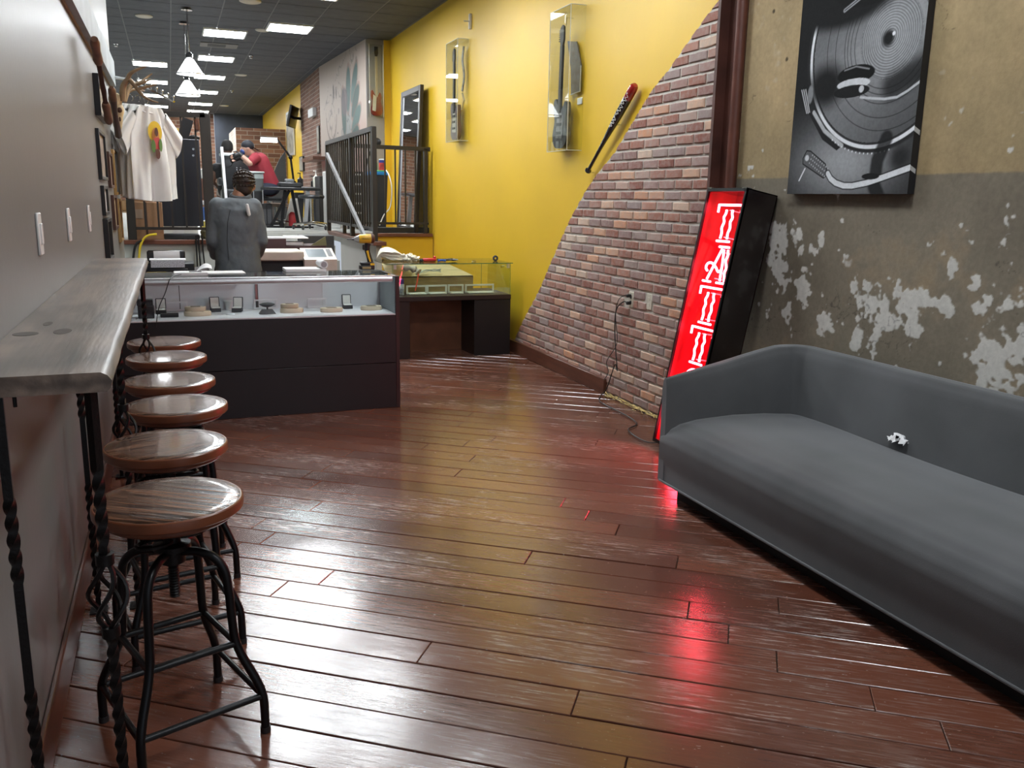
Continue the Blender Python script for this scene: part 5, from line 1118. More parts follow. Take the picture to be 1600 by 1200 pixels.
# guitars in clear wall cases
def guitar(t, yc, z0, H_, x, bodym, neckm, pg, tilt=0, par=None):
    """electric guitar hanging flat against the wall, facing -x"""
    R_ = Matrix.Translation((x, yc, z0)) @ Matrix.Rotation(tilt, 4, 'X') @ Matrix(((0, 0, 1, 0), (-1, 0, 0, 0), (0, 1, 0, 0), (0, 0, 0, 1)))
    bh = H_*.40; w = bh*.36
    out = [(-.95, .12), (-1.0, .28), (-.82, .48), (-.80, .60), (-.98, .78), (-.95, .96), (-.70, 1.02), (-.42, .90), (-.22, .82), (.22, .80), (.40, .86), (.62, .95), (.82, .90), (.90, .76), (.76, .58), (.80, .46), (1.0, .28), (.95, .12), (.6, 0), (0, -.02), (-.6, 0)]
    sm = [tuple(p)[:2] for p in bez([(a*w, b*bh, 0) for a, b in out+[out[0]]], 3)][:-1]
    b = part('body', MB().prism(sm if area(sm) > 0 else sm[::-1], -.022, .022, R_), bodym, t)
    part('pickguard', MB().prism([(-.5*w, .2*bh), (.45*w, .18*bh), (.5*w, .6*bh), (.1*w, .82*bh), (-.3*w, .8*bh)], -.026, -.0225, R_), pg, b)
    for k in (.30, .48, .64): part('pickup', MB().box(-.34*w, .30*w, k*bh-.012, k*bh+.012, -.033, -.0255, R_), black_plastic, b)
    n = part('neck', MB().box(-.026, .026, bh*.72, H_*.84, -.036, -.014, R_, b=.004), neckm, t)
    h = part('headstock', MB().prism([(-.024, H_*.84), (.024, H_*.84), (.042, H_*.88), (.034, H_*.985), (.004, H_), (-.036, H_*.97), (-.032, H_*.88)], -.034, -.018, R_), neckm, t)
    for k in range(6): part('tuner', MB().cyl((-.036, H_*(.875+.017*k), -.026), (-.062, H_*(.875+.017*k), -.026), .006, 8, M=R_), chrome, h)
def wall_case(y0, y1, z0, z1, d, xw, lab):
    t = thing('acrylic_case', lab, 'display case', (xw-d/2, (y0+y1)/2, z0))
    x0 = xw-d
    for nm, b in (('front_sheet', (x0, x0+.005, y0, y1, z0, z1)), ('side_sheet', (x0+.005, xw, y0, y0+.005, z0, z1)), ('side_sheet', (x0+.005, xw, y1-.005, y1, z0, z1)), ('top_sheet', (x0+.005, xw, y0+.005, y1-.005, z1-.005, z1)), ('bottom_sheet', (x0+.005, xw, y0+.005, y1-.005, z0, z0+.005))): part(nm, MB().box(*b), acrylic, t)
    edge = mat('bright acrylic edge', (.62, .60, .50), .25) if 'bright acrylic edge' not in MATS else MATS['bright acrylic edge']
    for (a, b) in (((x0, y0, z0), (x0, y0, z1)), ((x0, y0, z1), (x0, y1, z1)), ((x0, y0, z1), (xw, y0, z1)), ((x0, y0, z0), (x0, y1, z0)), ((x0, y0, z0), (xw, y0, z0)), ((x0, y1, z0), (x0, y1, z1))): part('edge', MB().cyl(a, b, .003, 6), edge, t)
    return t
camo = mat('dark camouflage collage', (.045, .048, .058), .4, var=.9, scale=16); purple = mat('plum guitar lacquer', (.10, .05, .075), .3, var=.3); darkneck = mat('dark fretboard', (.035, .03, .03), .4); maple = mat('pale maple', (.50, .42, .30), .4)
cherry = mat('cherry red lacquer', (.22, .02, .02), .3); creamg = mat('cream pickguard', (.6, .58, .52), .4); greyg = mat('grey pickguard', (.20, .20, .21), .4, var=.6, scale=20)
wall_case(6.69, 7.10, 1.93, 3.06, .135, 3.214, 'large clear acrylic case on the yellow wall beside the baseball bat')
t = thing('electric_guitar', 'dark camouflage electric guitar hanging in the clear case nearest the bat', 'guitar', (3.15, 6.93, 1.98)); guitar(t, 6.965, 1.965, .98, 3.15, camo, darkneck, greyg, .03)
part('hanger_wire', MB().tube([(3.15, 6.93, 2.94), (3.15, 6.92, 3.0), (3.21, 6.92, 3.0)], .004, 6), chrome, t)
q = [(6.98, 2.83), (6.80, 2.80), (6.70, 2.60), (6.70, 2.40), (6.88, 2.39), (6.90, 2.60)]
t = thing('collage_board', 'tilted black photo collage board inside the case beside the guitar neck', 'board', (3.195, 6.83, 2.39))
part('board', MB().prism(q if area(q) > 0 else q[::-1], 3.188, 3.196, YZ), camo, t); part('pale_edge', MB().tube([(3.187, 6.70, 2.60), (3.187, 6.70, 2.40), (3.187, 6.88, 2.39)], .005, 6), alu, t)
solo('name_card', MB().box(3.205, 3.213, 6.70, 6.79, 2.30, 2.355, b=.003), white_plastic, 'small white name card in the case under the collage board', 'card')
wall_case(9.72, 10.16, 2.17, 3.27, .13, 3.226, 'clear acrylic case on the yellow wall between the mirror and the wall seam')
t = thing('electric_guitar', 'plum coloured electric guitar with pale neck joint in the middle wall case', 'guitar', (3.16, 9.96, 2.2)); guitar(t, 9.97, 2.20, 1.0, 3.16, purple, darkneck, creamg, .0)
t = thing('leather_strap', 'rumpled dark strap and jacket scraps hung beside the plum guitar', 'strap', (3.19, 9.80, 2.70))
part('strap_band', MB().tube(bez([(3.19, 9.79, 3.20), (3.18, 9.80, 3.05), (3.19, 9.77, 2.88), (3.18, 9.81, 2.72)], 5), .03, 8, flat=.3), mat('crinkled dark leather', (.16, .15, .14), .25, var=.7, scale=18), t)
part('strap_tail', MB().tube([(3.18, 9.80, 2.70), (3.19, 9.76, 2.62), (3.185, 9.83, 2.52)], .014, 6, flat=.3), creamg, t)
# guitar in case on the grey wall
t = thing('acrylic_case', 'narrow clear acrylic case with a red guitar on the grey wall', 'display case', (2.99, 13.42, 2.62))
GZ0, GZ1 = P(583, 183, 13.42).z, P(583, 70, 13.42).z
for nm, b in (('front_sheet', (2.88, 3.09, 13.36, 13.365, GZ0, GZ1)), ('side_sheet', (2.88, 2.885, 13.365, 13.5, GZ0, GZ1)), ('side_sheet', (3.085, 3.09, 13.365, 13.5, GZ0, GZ1))): part(nm, MB().box(*b), acrylic, t)
for x in (2.88, 3.09): part('edge', MB().cyl((x, 13.36, GZ0), (x, 13.36, GZ1), .004, 6), MATS['bright acrylic edge'], t)
t = thing('electric_guitar', 'cherry red electric guitar with cream pickguard in the case on the grey wall', 'guitar', (3.0, 13.44, GZ0))
Hh = (GZ1-GZ0)*.95
# facing the camera: build flat then turn
def guitar_front(t, xc, z0, H_, y):
    R_ = Matrix.Translation((xc, y, z0)) @ Matrix(((1, 0, 0, 0), (0, 0, 1, 0), (0, 1, 0, 0), (0, 0, 0, 1)))
    bh = H_*.36; w = .085
    out = [(-.95, .12), (-1.0, .28), (-.82, .48), (-.80, .60), (-.98, .78), (-.95, .96), (-.70, 1.02), (-.22, .82), (.22, .80), (.62, .95), (.90, .76), (.76, .58), (1.0, .28), (.95, .12), (.6, 0), (-.6, 0)]
    sm = [tuple(p)[:2] for p in bez([(a*w, b*bh, 0) for a, b in out+[out[0]]], 3)][:-1]
    b = part('body', MB().prism(sm if area(sm) > 0 else sm[::-1], -.02, .02, R_), cherry, t)
    part('pickguard', MB().prism([(-.8*w, .2*bh), (-.2*w, .15*bh), (.0, .75*bh), (-.6*w, .85*bh)], -.024, -.0205, R_), creamg, b)
    part('neck', MB().box(-.016, .016, bh*.75, H_*.86, -.03, -.012, R_), maple, t); part('headstock', MB().prism([(-.016, H_*.86), (.016, H_*.86), (.03, H_*.9), (.026, H_), (-.026, H_), (-.028, H_*.9)], -.03, -.014, R_), darkneck, t)
guitar_front(t, 3.0, GZ0+.03, Hh, 13.45)
# baseball bat
t = thing('baseball_bat', 'black baseball bat with red tip and white script, mounted diagonally on the yellow wall', 'baseball bat', (3.15, 6.1, 1.75))
A, B = V((3.165, 6.46, 1.755)), V((3.165, 5.735, 2.345)); L = (B-A).length; BM = Matrix.Translation(A) @ (B-A).to_track_quat('Z', 'X').to_matrix().to_4x4()
prb = [(.020, 0), (.026, .004), (.026, .016), (.0145, .028), (.0135, .10), (.0145, .25), (.019, .38), (.027, .52), (.032, .64), (.0335, .75)]
part('handle_and_barrel', MB().lathe([(r, z*L/.9) for r, z in prb]+[(.0337, L*.86)], 24, BM), mat('black lacquered bat', (.008, .007, .007), .18, coat=.6), t)
part('red_tip', MB().lathe([(.0338, L*.86), (.0338, L*.955), (.030, L*.982), (.02, L*.996), (.005, L)], 24, BM), mat('red lacquered tip', (.30, .012, .010), .18, coat=.6), t)
wm = white_plastic
dirn = (B-A).normalized(); nrm = V((-.75, -.66, 0)); nrm = (nrm-dirn*nrm.dot(dirn)).normalized(); sid = nrm.cross(dirn).normalized(); upv = -sid if sid.z < 0 else sid
def script(xs, seed):
    g = random.Random(seed); pts = []
    for i in range(xs*6): pts.append((i*.0062, .011*math.sin(i*1.15+.4)*(.7+.5*g.random())+.003*math.sin(i*.4)))
    return pts
o0 = L*.55
for k, (st_, n_) in enumerate(((0.0, 3), (.13, 6))):
    pts = []
    for (a, b) in script(n_, k+3): pts.append(A+dirn*(o0+st_*L/.95+a)+upv*(b)+nrm*(math.sqrt(max(1e-6, .0345**2-b*b))-.0015))
    part('script_lettering', MB().tube(bez(pts, 3), 0.0026, 5), wm, t, 'white handwritten script')
for k in (.02, .60): q_ = A+dirn*(L*k); part('bracket', MB().cyl(q_+V((.0, 0, -.02)), q_+V((.05, 0, -.02)), .005, 8), chrome, t)
solo('wall_hook', MB().box(3.20, 3.228, 9.62, 9.66, 3.36, 3.52, b=.004).tube([(3.2, 9.64, 3.44), (3.14, 9.64, 3.44)], .006, 8), acrylic if False else creamg, 'small cream wall hook above the middle guitar case', 'hook')
# ================================================================== BEHIND THE COUNTER (ground floor)
t = thing('rear_desk', 'low dark desk behind the glass counter carrying printer and papers', 'desk', (-.05, 7.25, 0))
part('desk_top', MB().box(-.38, .26, 7.0, 7.55, .905, .935, b=.003), esp2, t); part('desk_side', MB().box(-.38, -.36, 7.0, 7.55, 0, .905), esp2, t); part('desk_side', MB().box(.24, .26, 7.0, 7.55, 0, .905), esp2, t); part('desk_back', MB().box(-.36, .24, 7.52, 7.54, .3, .905), esp2, t)
Y = 7.25; a, b = P(228, 418, Y), P(302, 392, Y); zb = .935
t = thing('printer', 'black desktop printer loaded with white paper behind the counter', 'printer', ((a.x+b.x)/2, Y, zb))
part('printer_body', MB().box(a.x, b.x, Y-.12, Y+.12, zb, zb+.06, b=.006), black_plastic, t); part('paper_support', MB().box(a.x+.01, b.x-.06, Y+.08, Y+.11, zb+.06, b.z, b=.012), black_plastic, t)
part('paper_stack', MB().box(a.x+.06, b.x-.10, Y+.06, Y+.078, zb+.06, b.z-.005), paper, t); part('output_paper', MB().box(a.x+.03, b.x-.06, Y-.14, Y+.02, zb+.085, zb+.09), paper, t)
part('output_tray', MB().box(a.x+.02, b.x-.05, Y-.15, Y-.12, zb+.0, zb+.02, b=.003), black_plastic, t); part('printed_page', MB().box(a.x+.04, b.x-.07, Y-.142, Y-.139, zb+.03, zb+.085), mat('printed text page', (.50, .51, .55), .7, var=.35, scale=120), t)
q = P(222, 397, 7.3); solo('white_jar', MB().lathe([(.03, 0), (.034, .02), (.034, .06), (.036, .062), (.036, .085), (.01, .088)], 18, c=(q.x, 7.3, .935)), white_plastic, 'small white jar beside the printer', 'jar')
Y = 8.15; a, b = P(414, 420, Y), P(476, 393, Y); c, d = P(475, 420, Y), P(525, 390, Y)
t = thing('copier', 'cream office copier with tilted touch panel behind the counter', 'copier', ((a.x+d.x)/2, Y, 0))
beige = mat('cream copier plastic', (.55, .48, .42), .4)
part('base_cabinet', MB().box(a.x-.04, d.x, Y+.0, Y+.5, 0, a.z-.05, b=.01), beige, t); part('scanner_lid', MB().box(a.x-.05, b.x, Y+.02, Y+.5, P(440, 408, Y).z, b.z, b=.01), beige, t)
part('paper_gap', MB().box(a.x-.04, b.x, Y+.05, Y+.48, a.z-.05, P(440, 408, Y).z), black_matte, t)
pn = part('control_block', MB().add([(c.x, Y-.05, .80), (d.x, Y-.05, .80), (d.x, Y+.25, .80), (c.x, Y+.25, .80), (c.x, Y-.05, P(500, 405, Y).z), (d.x, Y-.05, P(500, 405, Y).z), (d.x, Y+.25, d.z), (c.x, Y+.25, d.z)], [(3, 2, 1, 0), (4, 5, 6, 7), (0, 1, 5, 4), (1, 2, 6, 5), (2, 3, 7, 6), (3, 0, 4, 7)]), beige, t)
zz0, zz1 = P(500, 405, Y).z, d.z
def slopept(u, v, o=.002): return (c.x+(d.x-c.x)*u, Y-.05+.30*v, zz0+(zz1-zz0)*v+o)
part('touch_screen', MB().add([slopept(.14, .2), slopept(.72, .2), slopept(.72, .9), slopept(.14, .9)], [(0, 1, 2, 3)]), mat('grey screen', (.10, .13, .15), .2), pn)
part('button_pad', MB().add([slopept(.78, .25), slopept(.92, .25), slopept(.92, .9), slopept(.78, .9)], [(0, 1, 2, 3)]), black_plastic, pn)
Y = 8.75; a, b = P(408, 392, Y), P(447, 373, Y); e, f = P(447, 392, Y), P(510, 384, Y)
maroon = mat('maroon laminate', (.045, .016, .018), .45)
t = thing('drawer_cabinet', 'maroon drawer unit behind the copier with papers on top', 'cabinet', (b.x, Y, 0))
part('tall_drawer', MB().box(a.x-.1, b.x, Y, Y+.45, 0, b.z, b=.004), maroon, t); part('low_drawer', MB().box(b.x+.002, f.x, Y+.02, Y+.45, 0, f.z, b=.004), maroon, t)
q = P(500, 380, 9.0); solo('black_box', MB().box(P(470, 380, 9.3).x, P(521, 380, 9.3).x, 9.25, 9.55, 0, P(500, 370, 9.0).z, b=.004), mat('charcoal box', (.035, .034, .034), .6), 'charcoal storage box behind the maroon drawers by the stair wall', 'box')
q = P(465, 381, 8.85); solo('binder', MB().box(q.x-.16, q.x+.05, 8.80, 9.0, f.z, f.z+.035, b=.004), alu, 'silver grey binder lying on the low maroon drawers', 'binder')
solo('loose_papers', MB().box(a.x-.02, b.x+.22, Y+.03, Y+.30, b.z, b.z+.01).box(b.x-.0, b.x+.2, Y+.10, Y+.33, b.z+.010, b.z+.018, Matrix.Translation((0, 0, 0))), paper, 'loose white papers on top of the tall maroon drawer', 'papers')
q = P(490, 383, 8.8); solo('green_card', MB().prism([(q.x-.03, 0), (q.x+.13, 0), (q.x+.12, .09), ], 8.80, 8.81, Matrix(((1, 0, 0, 0), (0, 0, 1, 0), (0, 1, 0, f.z), (0, 0, 0, 1)))), mat('olive card', (.14, .13, .06), .6), 'olive green triangular card standing on the low drawers', 'card')
# yellow and black cables at the platform edge
for (c_, pts, l) in ((mat('yellow cable', (.70, .52, .03), .4), [(245, 366), (232, 368), (224, 374), (219, 386), (217, 405)], 'yellow cable hanging over the platform edge on the left'), (cord_m, [(222, 376), (214, 380), (210, 390), (208, 408)], 'black hose hanging left of the yellow cable')):
    solo('hanging_cable', MB().tube(bez([P(x, y, 9.33) for x, y in pts], 6), .012, 8), c_, l, 'cable')
for i, px in enumerate((306, 310, 316)):
    solo('wall_cable', MB().tube([P(px, 368, 9.34), P(px+1, 390, 9.35), P(px+3+i, 425, 9.35)], .008, 6), cord_m, ('leftmost', 'middle', 'rightmost')[i]+' of three black cables running down the grey riser', 'cable', 'cables on the grey riser')
# ================================================================== ON THE PLATFORM, LEFT
Y = 9.95; a, b = P(252, 362, Y), P(311, 218, Y); navy = mat('black blue cabinet', (.016, .018, .026), .45)
t = thing('tall_case', 'tall plain black blue case standing behind the platform railing', 'case', ((a.x+b.x)/2, Y, ZP))
part('case_body', MB().box(a.x, b.x, Y, Y+.35, ZP+.12, b.z, b=.006), navy, t); part('base', MB().box(a.x-.02, b.x-.06, Y+.02, Y+.33, ZP, ZP+.119), white_plastic, t)
for (px, py) in ((302, 233), (302, 243)): q = P(px, py, Y); part('bolt', MB().cyl((q.x, Y-.004, q.z), (q.x, Y+.004, q.z), .012, 10), chrome, t)
q = P(273, 217, Y+.1); zc_ = b.z
t = thing('yellow_tin', 'small yellow tin with dark marks on top of the tall case', 'tin', (q.x, Y+.12, zc_))
part('tin', MB().lathe([(.05, 0), (.055, .01), (.055, .09), (.045, .11), (.02, .118)], 20, c=(q.x, Y+.12, zc_)), mat('yellow tin paint', (.62, .42, .10), .4), t)
for dx in (-.012, .02): part('mark', MB().box(q.x+dx, q.x+dx+.010, Y+.06, Y+.066, zc_+.03, zc_+.08), black_plastic, t)
A, B = P(285, 219, Y+.1), P(294, 186, Y+.1); bar('black_board', V((A.x, Y+.1, zc_)), B, .11, .02, black_plastic, 'black board leaning upright on top of the tall case', 'board')
q = P(303, 221, Y+.1); solo('black_hat', lump((q.x, Y+.15, zc_+.022), (.065, .07, .028), 77, amp=.25), black_matte, 'black hat lying at the right edge of the tall case', 'hat')
Y = 9.75; a, b = P(207, 372, Y), P(253, 316, Y); card = mat('brown cardboard', (.30, .165, .085), .7, var=.12)
t = thing('cardboard_box', 'brown cardboard box at the platform edge behind the railing', 'box', ((a.x+b.x)/2, Y, ZP))
part('box_body', MB().box(a.x-.03, b.x, Y-.25, Y+.06, ZP, b.z, b=.004), card, t); part('flap', MB().box(a.x-.03, b.x-.12, Y-.02, Y+.0, b.z, b.z+.08), card, t); part('label', MB().box(a.x+.05, a.x+.12, Y-.254, Y-.2505, b.z-.16, b.z-.07), mat('faded label', (.34, .24, .17), .7), t); part('tape', MB().box(a.x+.14, a.x+.16, Y-.253, Y-.2505, ZP+.05, b.z), mat('dark tape', (.06, .03, .02), .5), t)
Y = 9.62; a, b = P(255, 373, Y), P(312, 363, Y)
t = thing('flat_scanner', 'flat black device lying at the platform edge in front of the tall case', 'device', ((a.x+b.x)/2, Y, ZP))
part('device_body', MB().box(a.x, b.x, Y-.09, Y+.1, ZP, ZP+.055, b=.02, seg=2), black_plastic, t); part('paper_in_feed', MB().box(a.x+.1, b.x-.15, Y+.05, Y+.08, ZP+.055, ZP+.12), paper, t)
q = P(311, 360, 9.60); solo('cable_ball', lump((P(318, 366, 9.60).x, 9.58, ZP+.05), (.035, .03, .05), 5, amp=.5), mat('green grey cord', (.14, .13, .07), .6), 'small tangle of cord beside the flat black device', 'cord')
# shelf corner far left
Y = 12.5
t = thing('supply_shelf', 'cluttered shelf of boxes far left on the platform behind the shirts', 'shelf', (P(190, 300, Y).x, Y, ZP))
xa, xb = P(170, 300, Y).x, P(213, 300, Y).x
for z in (P(190, 372, Y).z, P(190, 330, Y).z, P(190, 300, Y).z, P(190, 245, Y).z):
    if z > ZP: part('shelf_board', MB().box(xa, xb, Y, Y+.4, z-.02, z), mat('tan shelf', (.32, .22, .13), .6) if 'tan shelf' not in MATS else MATS['tan shelf'], t)
part('shelf_side', MB().box(xa-.02, xa, Y, Y+.4, ZP, P(190, 240, Y).z), MATS['tan shelf'], t); part('shelf_side', MB().box(xb, xb+.02, Y, Y+.4, ZP, P(190, 240, Y).z), MATS['tan shelf'], t)
for i, (px0, px1, p0, p1, c_, l) in enumerate(((186, 200, 265, 284, (.05, .06, .09), 'dark blue folded cloth on the cluttered shelf'), (186, 200, 287, 299, (.65, .68, .70), 'white bundle on the cluttered shelf'), (190, 212, 305, 322, (.33, .19, .09), 'brown carton on the cluttered shelf'), (188, 200, 232, 245, (.5, .5, .5), 'pale crumpled bag on top of the cluttered shelf'))):
    z0_ = max(z for z in (P(190, 372, Y).z, P(190, 330, Y).z, P(190, 300, Y).z, P(190, 245, Y).z) if z <= P(190, p1, Y).z+.03)
    A, B = P(px0, p1, Y+.1), P(px1, p0, Y+.1); solo('shelf_bundle' if c_[2] > c_[0] else 'carton', MB().box(A.x, B.x, Y+.06, Y+.3, z0_, z0_+(B.z-A.z), b=.02, seg=2), mat(l[:20], c_, .7), l, 'bundle' if i != 2 else 'box')
# brown statue-like bundle right of the case
Y = 10.9
t = thing('side_rack', 'narrow rack with bottles and cartons beside the railing post', 'rack', (P(314, 300, Y).x, Y, ZP))
xa, xb = P(311, 300, Y).x, P(319, 300, Y).x+.05
for i, (p0, p1, c_) in enumerate(((345, 368, (.45, .36, .06)), (322, 344, (.05, .12, .35)), (312, 320, (.7, .7, .7)), (280, 311, (.10, .045, .03)), (262, 279, (.62, .62, .6)))):
    A, B = P(314, p1, Y), P(314, p0, Y); part('pack', MB().box(xa, xb, Y, Y+.12, max(A.z, ZP), B.z-.01, b=.008), mat('pack %d' % i, c_, .5, var=.3, scale=20), t)
# ================================================================== PLATFORM WORK AREA
def legs_box(t, x0, x1, y0, y1, z0, z1, w, m, name='leg'):
    for x in (x0, x1-w):
        for y in (y0, y1-w): part(name, MB().box(x, x+w, y, y+w, z0, z1), m, t)
pad_m = mat('black padded vinyl', (.014, .015, .018), .4)
# tattoo chair
Y = 15.0; a, b = P(346, 292, Y), P(392, 243, Y)
t = thing('tattoo_chair', 'bulky black reclining tattoo chair with white sheet, at the back of the platform', 'tattoo chair', ((a.x+b.x)/2, Y, ZP))
part('backrest', MB().box(a.x+.02, b.x, Y, Y+.25, ZP+.45, b.z, b=.04, seg=3), pad_m, t)
part('seat_pad', MB().box(a.x, b.x+.25, Y-.1, Y+.55, ZP+.38, ZP+.55, b=.04, seg=3), pad_m, t); part('armrest', MB().box(a.x-.05, a.x+.05, Y-.15, Y+.4, ZP+.6, ZP+.72, b=.03, seg=2), pad_m, t)
part('column', MB().cyl((a.x+.3, Y+.25, ZP+.05), (a.x+.3, Y+.25, ZP+.4), .08, 16), black_metal, t); part('base_plate', MB().box(a.x, b.x+.1, Y-.05, Y+.5, ZP, ZP+.05, b=.015), black_metal, t)
part('sheet', MB().box(a.x+.0, P(367, 243, Y).x, Y-.02, Y+.27, b.z-.02, b.z+.03, b=.02, seg=2), mat('white sheet', (.7, .74, .76), .6), t)
for (px, py) in ((370, 262), (376, 262), (370, 265), (376, 265)): q = P(px, py, Y); part('stud', MB().cyl((q.x, Y-.006, q.z), (q.x, Y+.004, q.z), .010, 8), chrome, t)
for r in (.08, .06): q = P(356, 254, Y); part('stitch_ring', MB().tube([(q.x+r*math.cos(k), Y-.004, q.z+r*math.sin(k)) for k in [2*PI*i/24 for i in range(24)]], .005, 6, closed=True), black_plastic, t)
# equipment case in front of the man
Y = 13.55; a, b = P(375, 305, Y), P(411, 268, Y)
t = thing('steel_tray_case', 'grey plastic storage case with pale lid in front of the man in red', 'case', ((a.x+b.x)/2, Y, ZP))
part('case_body', MB().box(a.x, b.x, Y, Y+.3, ZP+.5, b.z-.03, b=.02), mat('smoky grey plastic', (.12, .13, .13), .3), t); part('lid', MB().box(a.x-.0, b.x+.02, Y-.02, Y+.32, b.z-.03, b.z, b=.01), mat('pale lid', (.45, .50, .50), .3), t)
part('label_window', MB().box(P(398, 285, Y).x, P(412, 285, Y).x, Y-.004, Y, P(400, 279, Y).z, P(400, 272, Y).z), mat('pale window', (.40, .46, .47), .3), t); part('stand', MB().box(a.x+.03, b.x-.03, Y+.02, Y+.28, ZP, ZP+.5), black_plastic, t)
q = P(402, 305, 13.5)
t = thing('wire_stand', 'thin chrome wire stand beside the grey storage case', 'stand', (q.x, 13.5, ZP))
part('wire', MB().tube([(q.x-.05, 13.5, ZP), (q.x-.05, 13.5, P(400, 292, 13.5).z), (q.x+.08, 13.5, P(400, 292, 13.5).z), (q.x+.08, 13.5, ZP)], .008, 8), chrome, t)
# low work table with crossed legs
Y = 13.0; a, b = P(436, 293, Y), P(502, 288, Y)
t = thing('work_table', 'black topped work table on crossed black legs in the middle of the platform', 'table', ((a.x+b.x)/2, Y, ZP))
zt = P(470, 293, Y).z
part('table_top', MB().box(P(413, 295, Y).x, b.x, Y, Y+.55, zt-.04, zt, b=.01), black_plastic, t)
for (p0, p1) in (((452, 300), (424, 360)), ((456, 300), (467, 360)), ((446, 312), (440, 358))):
    A, B = P(p0[0], p0[1], Y+.1), P(p1[0], p1[1], Y+.1); A.z = zt-.04; B.z = ZP+.02
    part('leg', MB().tube([A, B], .03, 4), black_metal, t)
part('foot', MB().box(P(418, 360, Y).x, P(445, 360, Y).x, Y+.05, Y+.15, ZP, ZP+.025), black_metal, t); part('foot', MB().box(P(443, 362, Y).x+.02, P(489, 362, Y).x, Y-.08, Y+.03, ZP, ZP+.025), black_metal, t)
q0, q1 = P(438, 286, Y), P(462, 280, Y); solo('supply_tray', MB().box(q0.x, q1.x+.1, Y+.1, Y+.4, zt, zt+.07, b=.015), mat('dark tray', (.03, .032, .036), .4), 'dark supply tray standing on the black work table', 'tray')
q = P(452, 279, Y+.2); solo('tissue_box', MB().box(q.x-.06, q.x+.06, Y+.15, Y+.3, zt+.07, zt+.12, b=.01), mat('grey box', (.22, .23, .24), .5), 'small grey box on the supply tray', 'box')
# grey bench with silver leg further right
Y = 14.2; a, b = P(460, 296, Y), P(500, 290, Y); zt2 = P(480, 292, Y).z
t = thing('side_bench', 'grey bench with silver post leg behind the work table', 'bench', ((a.x+b.x)/2, Y, ZP))
part('bench_top', MB().box(a.x, b.x+.2, Y, Y+.5, zt2-.05, zt2, b=.01), mat('grey bench top', (.14, .14, .15), .5), t)
A, B = P(481, 300, Y+.1), P(477, 350, Y+.1); part('leg', MB().box(-.03, .03, -.03, .03, 0, (V((A.x, A.y, zt2-.05))-V((B.x, B.y, ZP))).length, Matrix.Translation((B.x, B.y, ZP)) @ (V((A.x, A.y, zt2-.05))-V((B.x, B.y, ZP))).to_track_quat('Z', 'Y').to_matrix().to_4x4()), alu, t)
part('leg', MB().box(b.x+.1, b.x+.16, Y+.1, Y+.16, ZP, zt2-.05), alu, t)
for i, (px, py, r, h, c_, l, cat) in enumerate(((494, 292, .05, .20, (.72, .72, .62), 'cream pump bottle on the grey bench', 'bottle'), (469, 280, .045, .16, (.02, .02, .022), 'black pump bottle on the grey bench', 'bottle'), (489, 272, .04, .12, (.015, .015, .015), 'black jar behind the cream pump bottle', 'jar'))):
    q = P(px, py, Y+.2+.1*(i == 2)); z0 = zt2
    t = thing('pump_bottle', l, cat, (q.x, q.y, z0)); m_ = mat('bottle colour %d' % i, c_, .35)
    part('bottle_body', MB().lathe([(r*.9, 0), (r, .01), (r, h*.75), (r*.4, h*.88), (r*.3, h)], 18, c=(q.x, q.y, z0)), m_, t); part('pump', MB().cyl((q.x, q.y, z0+h), (q.x, q.y, z0+h+.05), .008, 8).box(q.x-.04, q.x+.01, q.y-.01, q.y+.01, z0+h+.045, z0+h+.06), white_plastic if i == 0 else black_plastic, t)
Y = 14.3
for (p0, p1, pt, pb, m_, l) in ((462, 475, 303, 348, black_plastic, 'black bin under the grey bench'), (479, 496, 308, 350, mat('dark slate bin', (.03, .035, .045), .5), 'slate bin under the right of the grey bench')):
    a, b = P(p0, pb, Y), P(p1, pt, Y); x0_, x1_ = a.x, b.x; h_ = b.z-ZP
    mb = MB().add([(x0_+.03, Y+.03, ZP), (x1_-.03, Y+.03, ZP), (x1_-.03, Y+.25, ZP), (x0_+.03, Y+.25, ZP), (x0_, Y, ZP+h_), (x1_, Y, ZP+h_), (x1_, Y+.28, ZP+h_), (x0_, Y+.28, ZP+h_)], [(3, 2, 1, 0), (4, 5, 6, 7), (0, 1, 5, 4), (1, 2, 6, 5), (2, 3, 7, 6), (3, 0, 4, 7)])
    t = thing('waste_bin', l, 'bin', ((x0_+x1_)/2, Y+.14, ZP)); part('bin_body', mb, m_, t); part('rim', MB().box(x0_-.01, x1_+.01, Y-.01, Y+.29, ZP+h_, ZP+h_+.02, b=.006), m_, t)
q = P(457, 350, 13.45); solo('red_canister', MB().lathe([(.05, 0), (.055, .01), (.055, .17), (.04, .2), (.02, .22)], 18, c=(q.x, 13.45, ZP)), mat('red canister', (.5, .04, .05), .4), 'red canister standing on the floor under the work table', 'canister')
q = P(459, 340, 13.75); solo('paper_bag', MB().add([(q.x-.13, 13.75, ZP), (q.x+.12, 13.75, ZP), (q.x+.12, 13.9, ZP), (q.x-.13, 13.9, ZP), (q.x-.03, 13.8, ZP+.42), (q.x+.07, 13.8, ZP+.42), (q.x+.07, 13.84, ZP+.42), (q.x-.03, 13.84, ZP+.42)], [(3, 2, 1, 0), (4, 5, 6, 7), (0, 1, 5, 4), (1, 2, 6, 5), (2, 3, 7, 6), (3, 0, 4, 7)]), mat('grey paper bag', (.50, .47, .44), .7), 'tapering pale paper bag under the work table', 'bag')
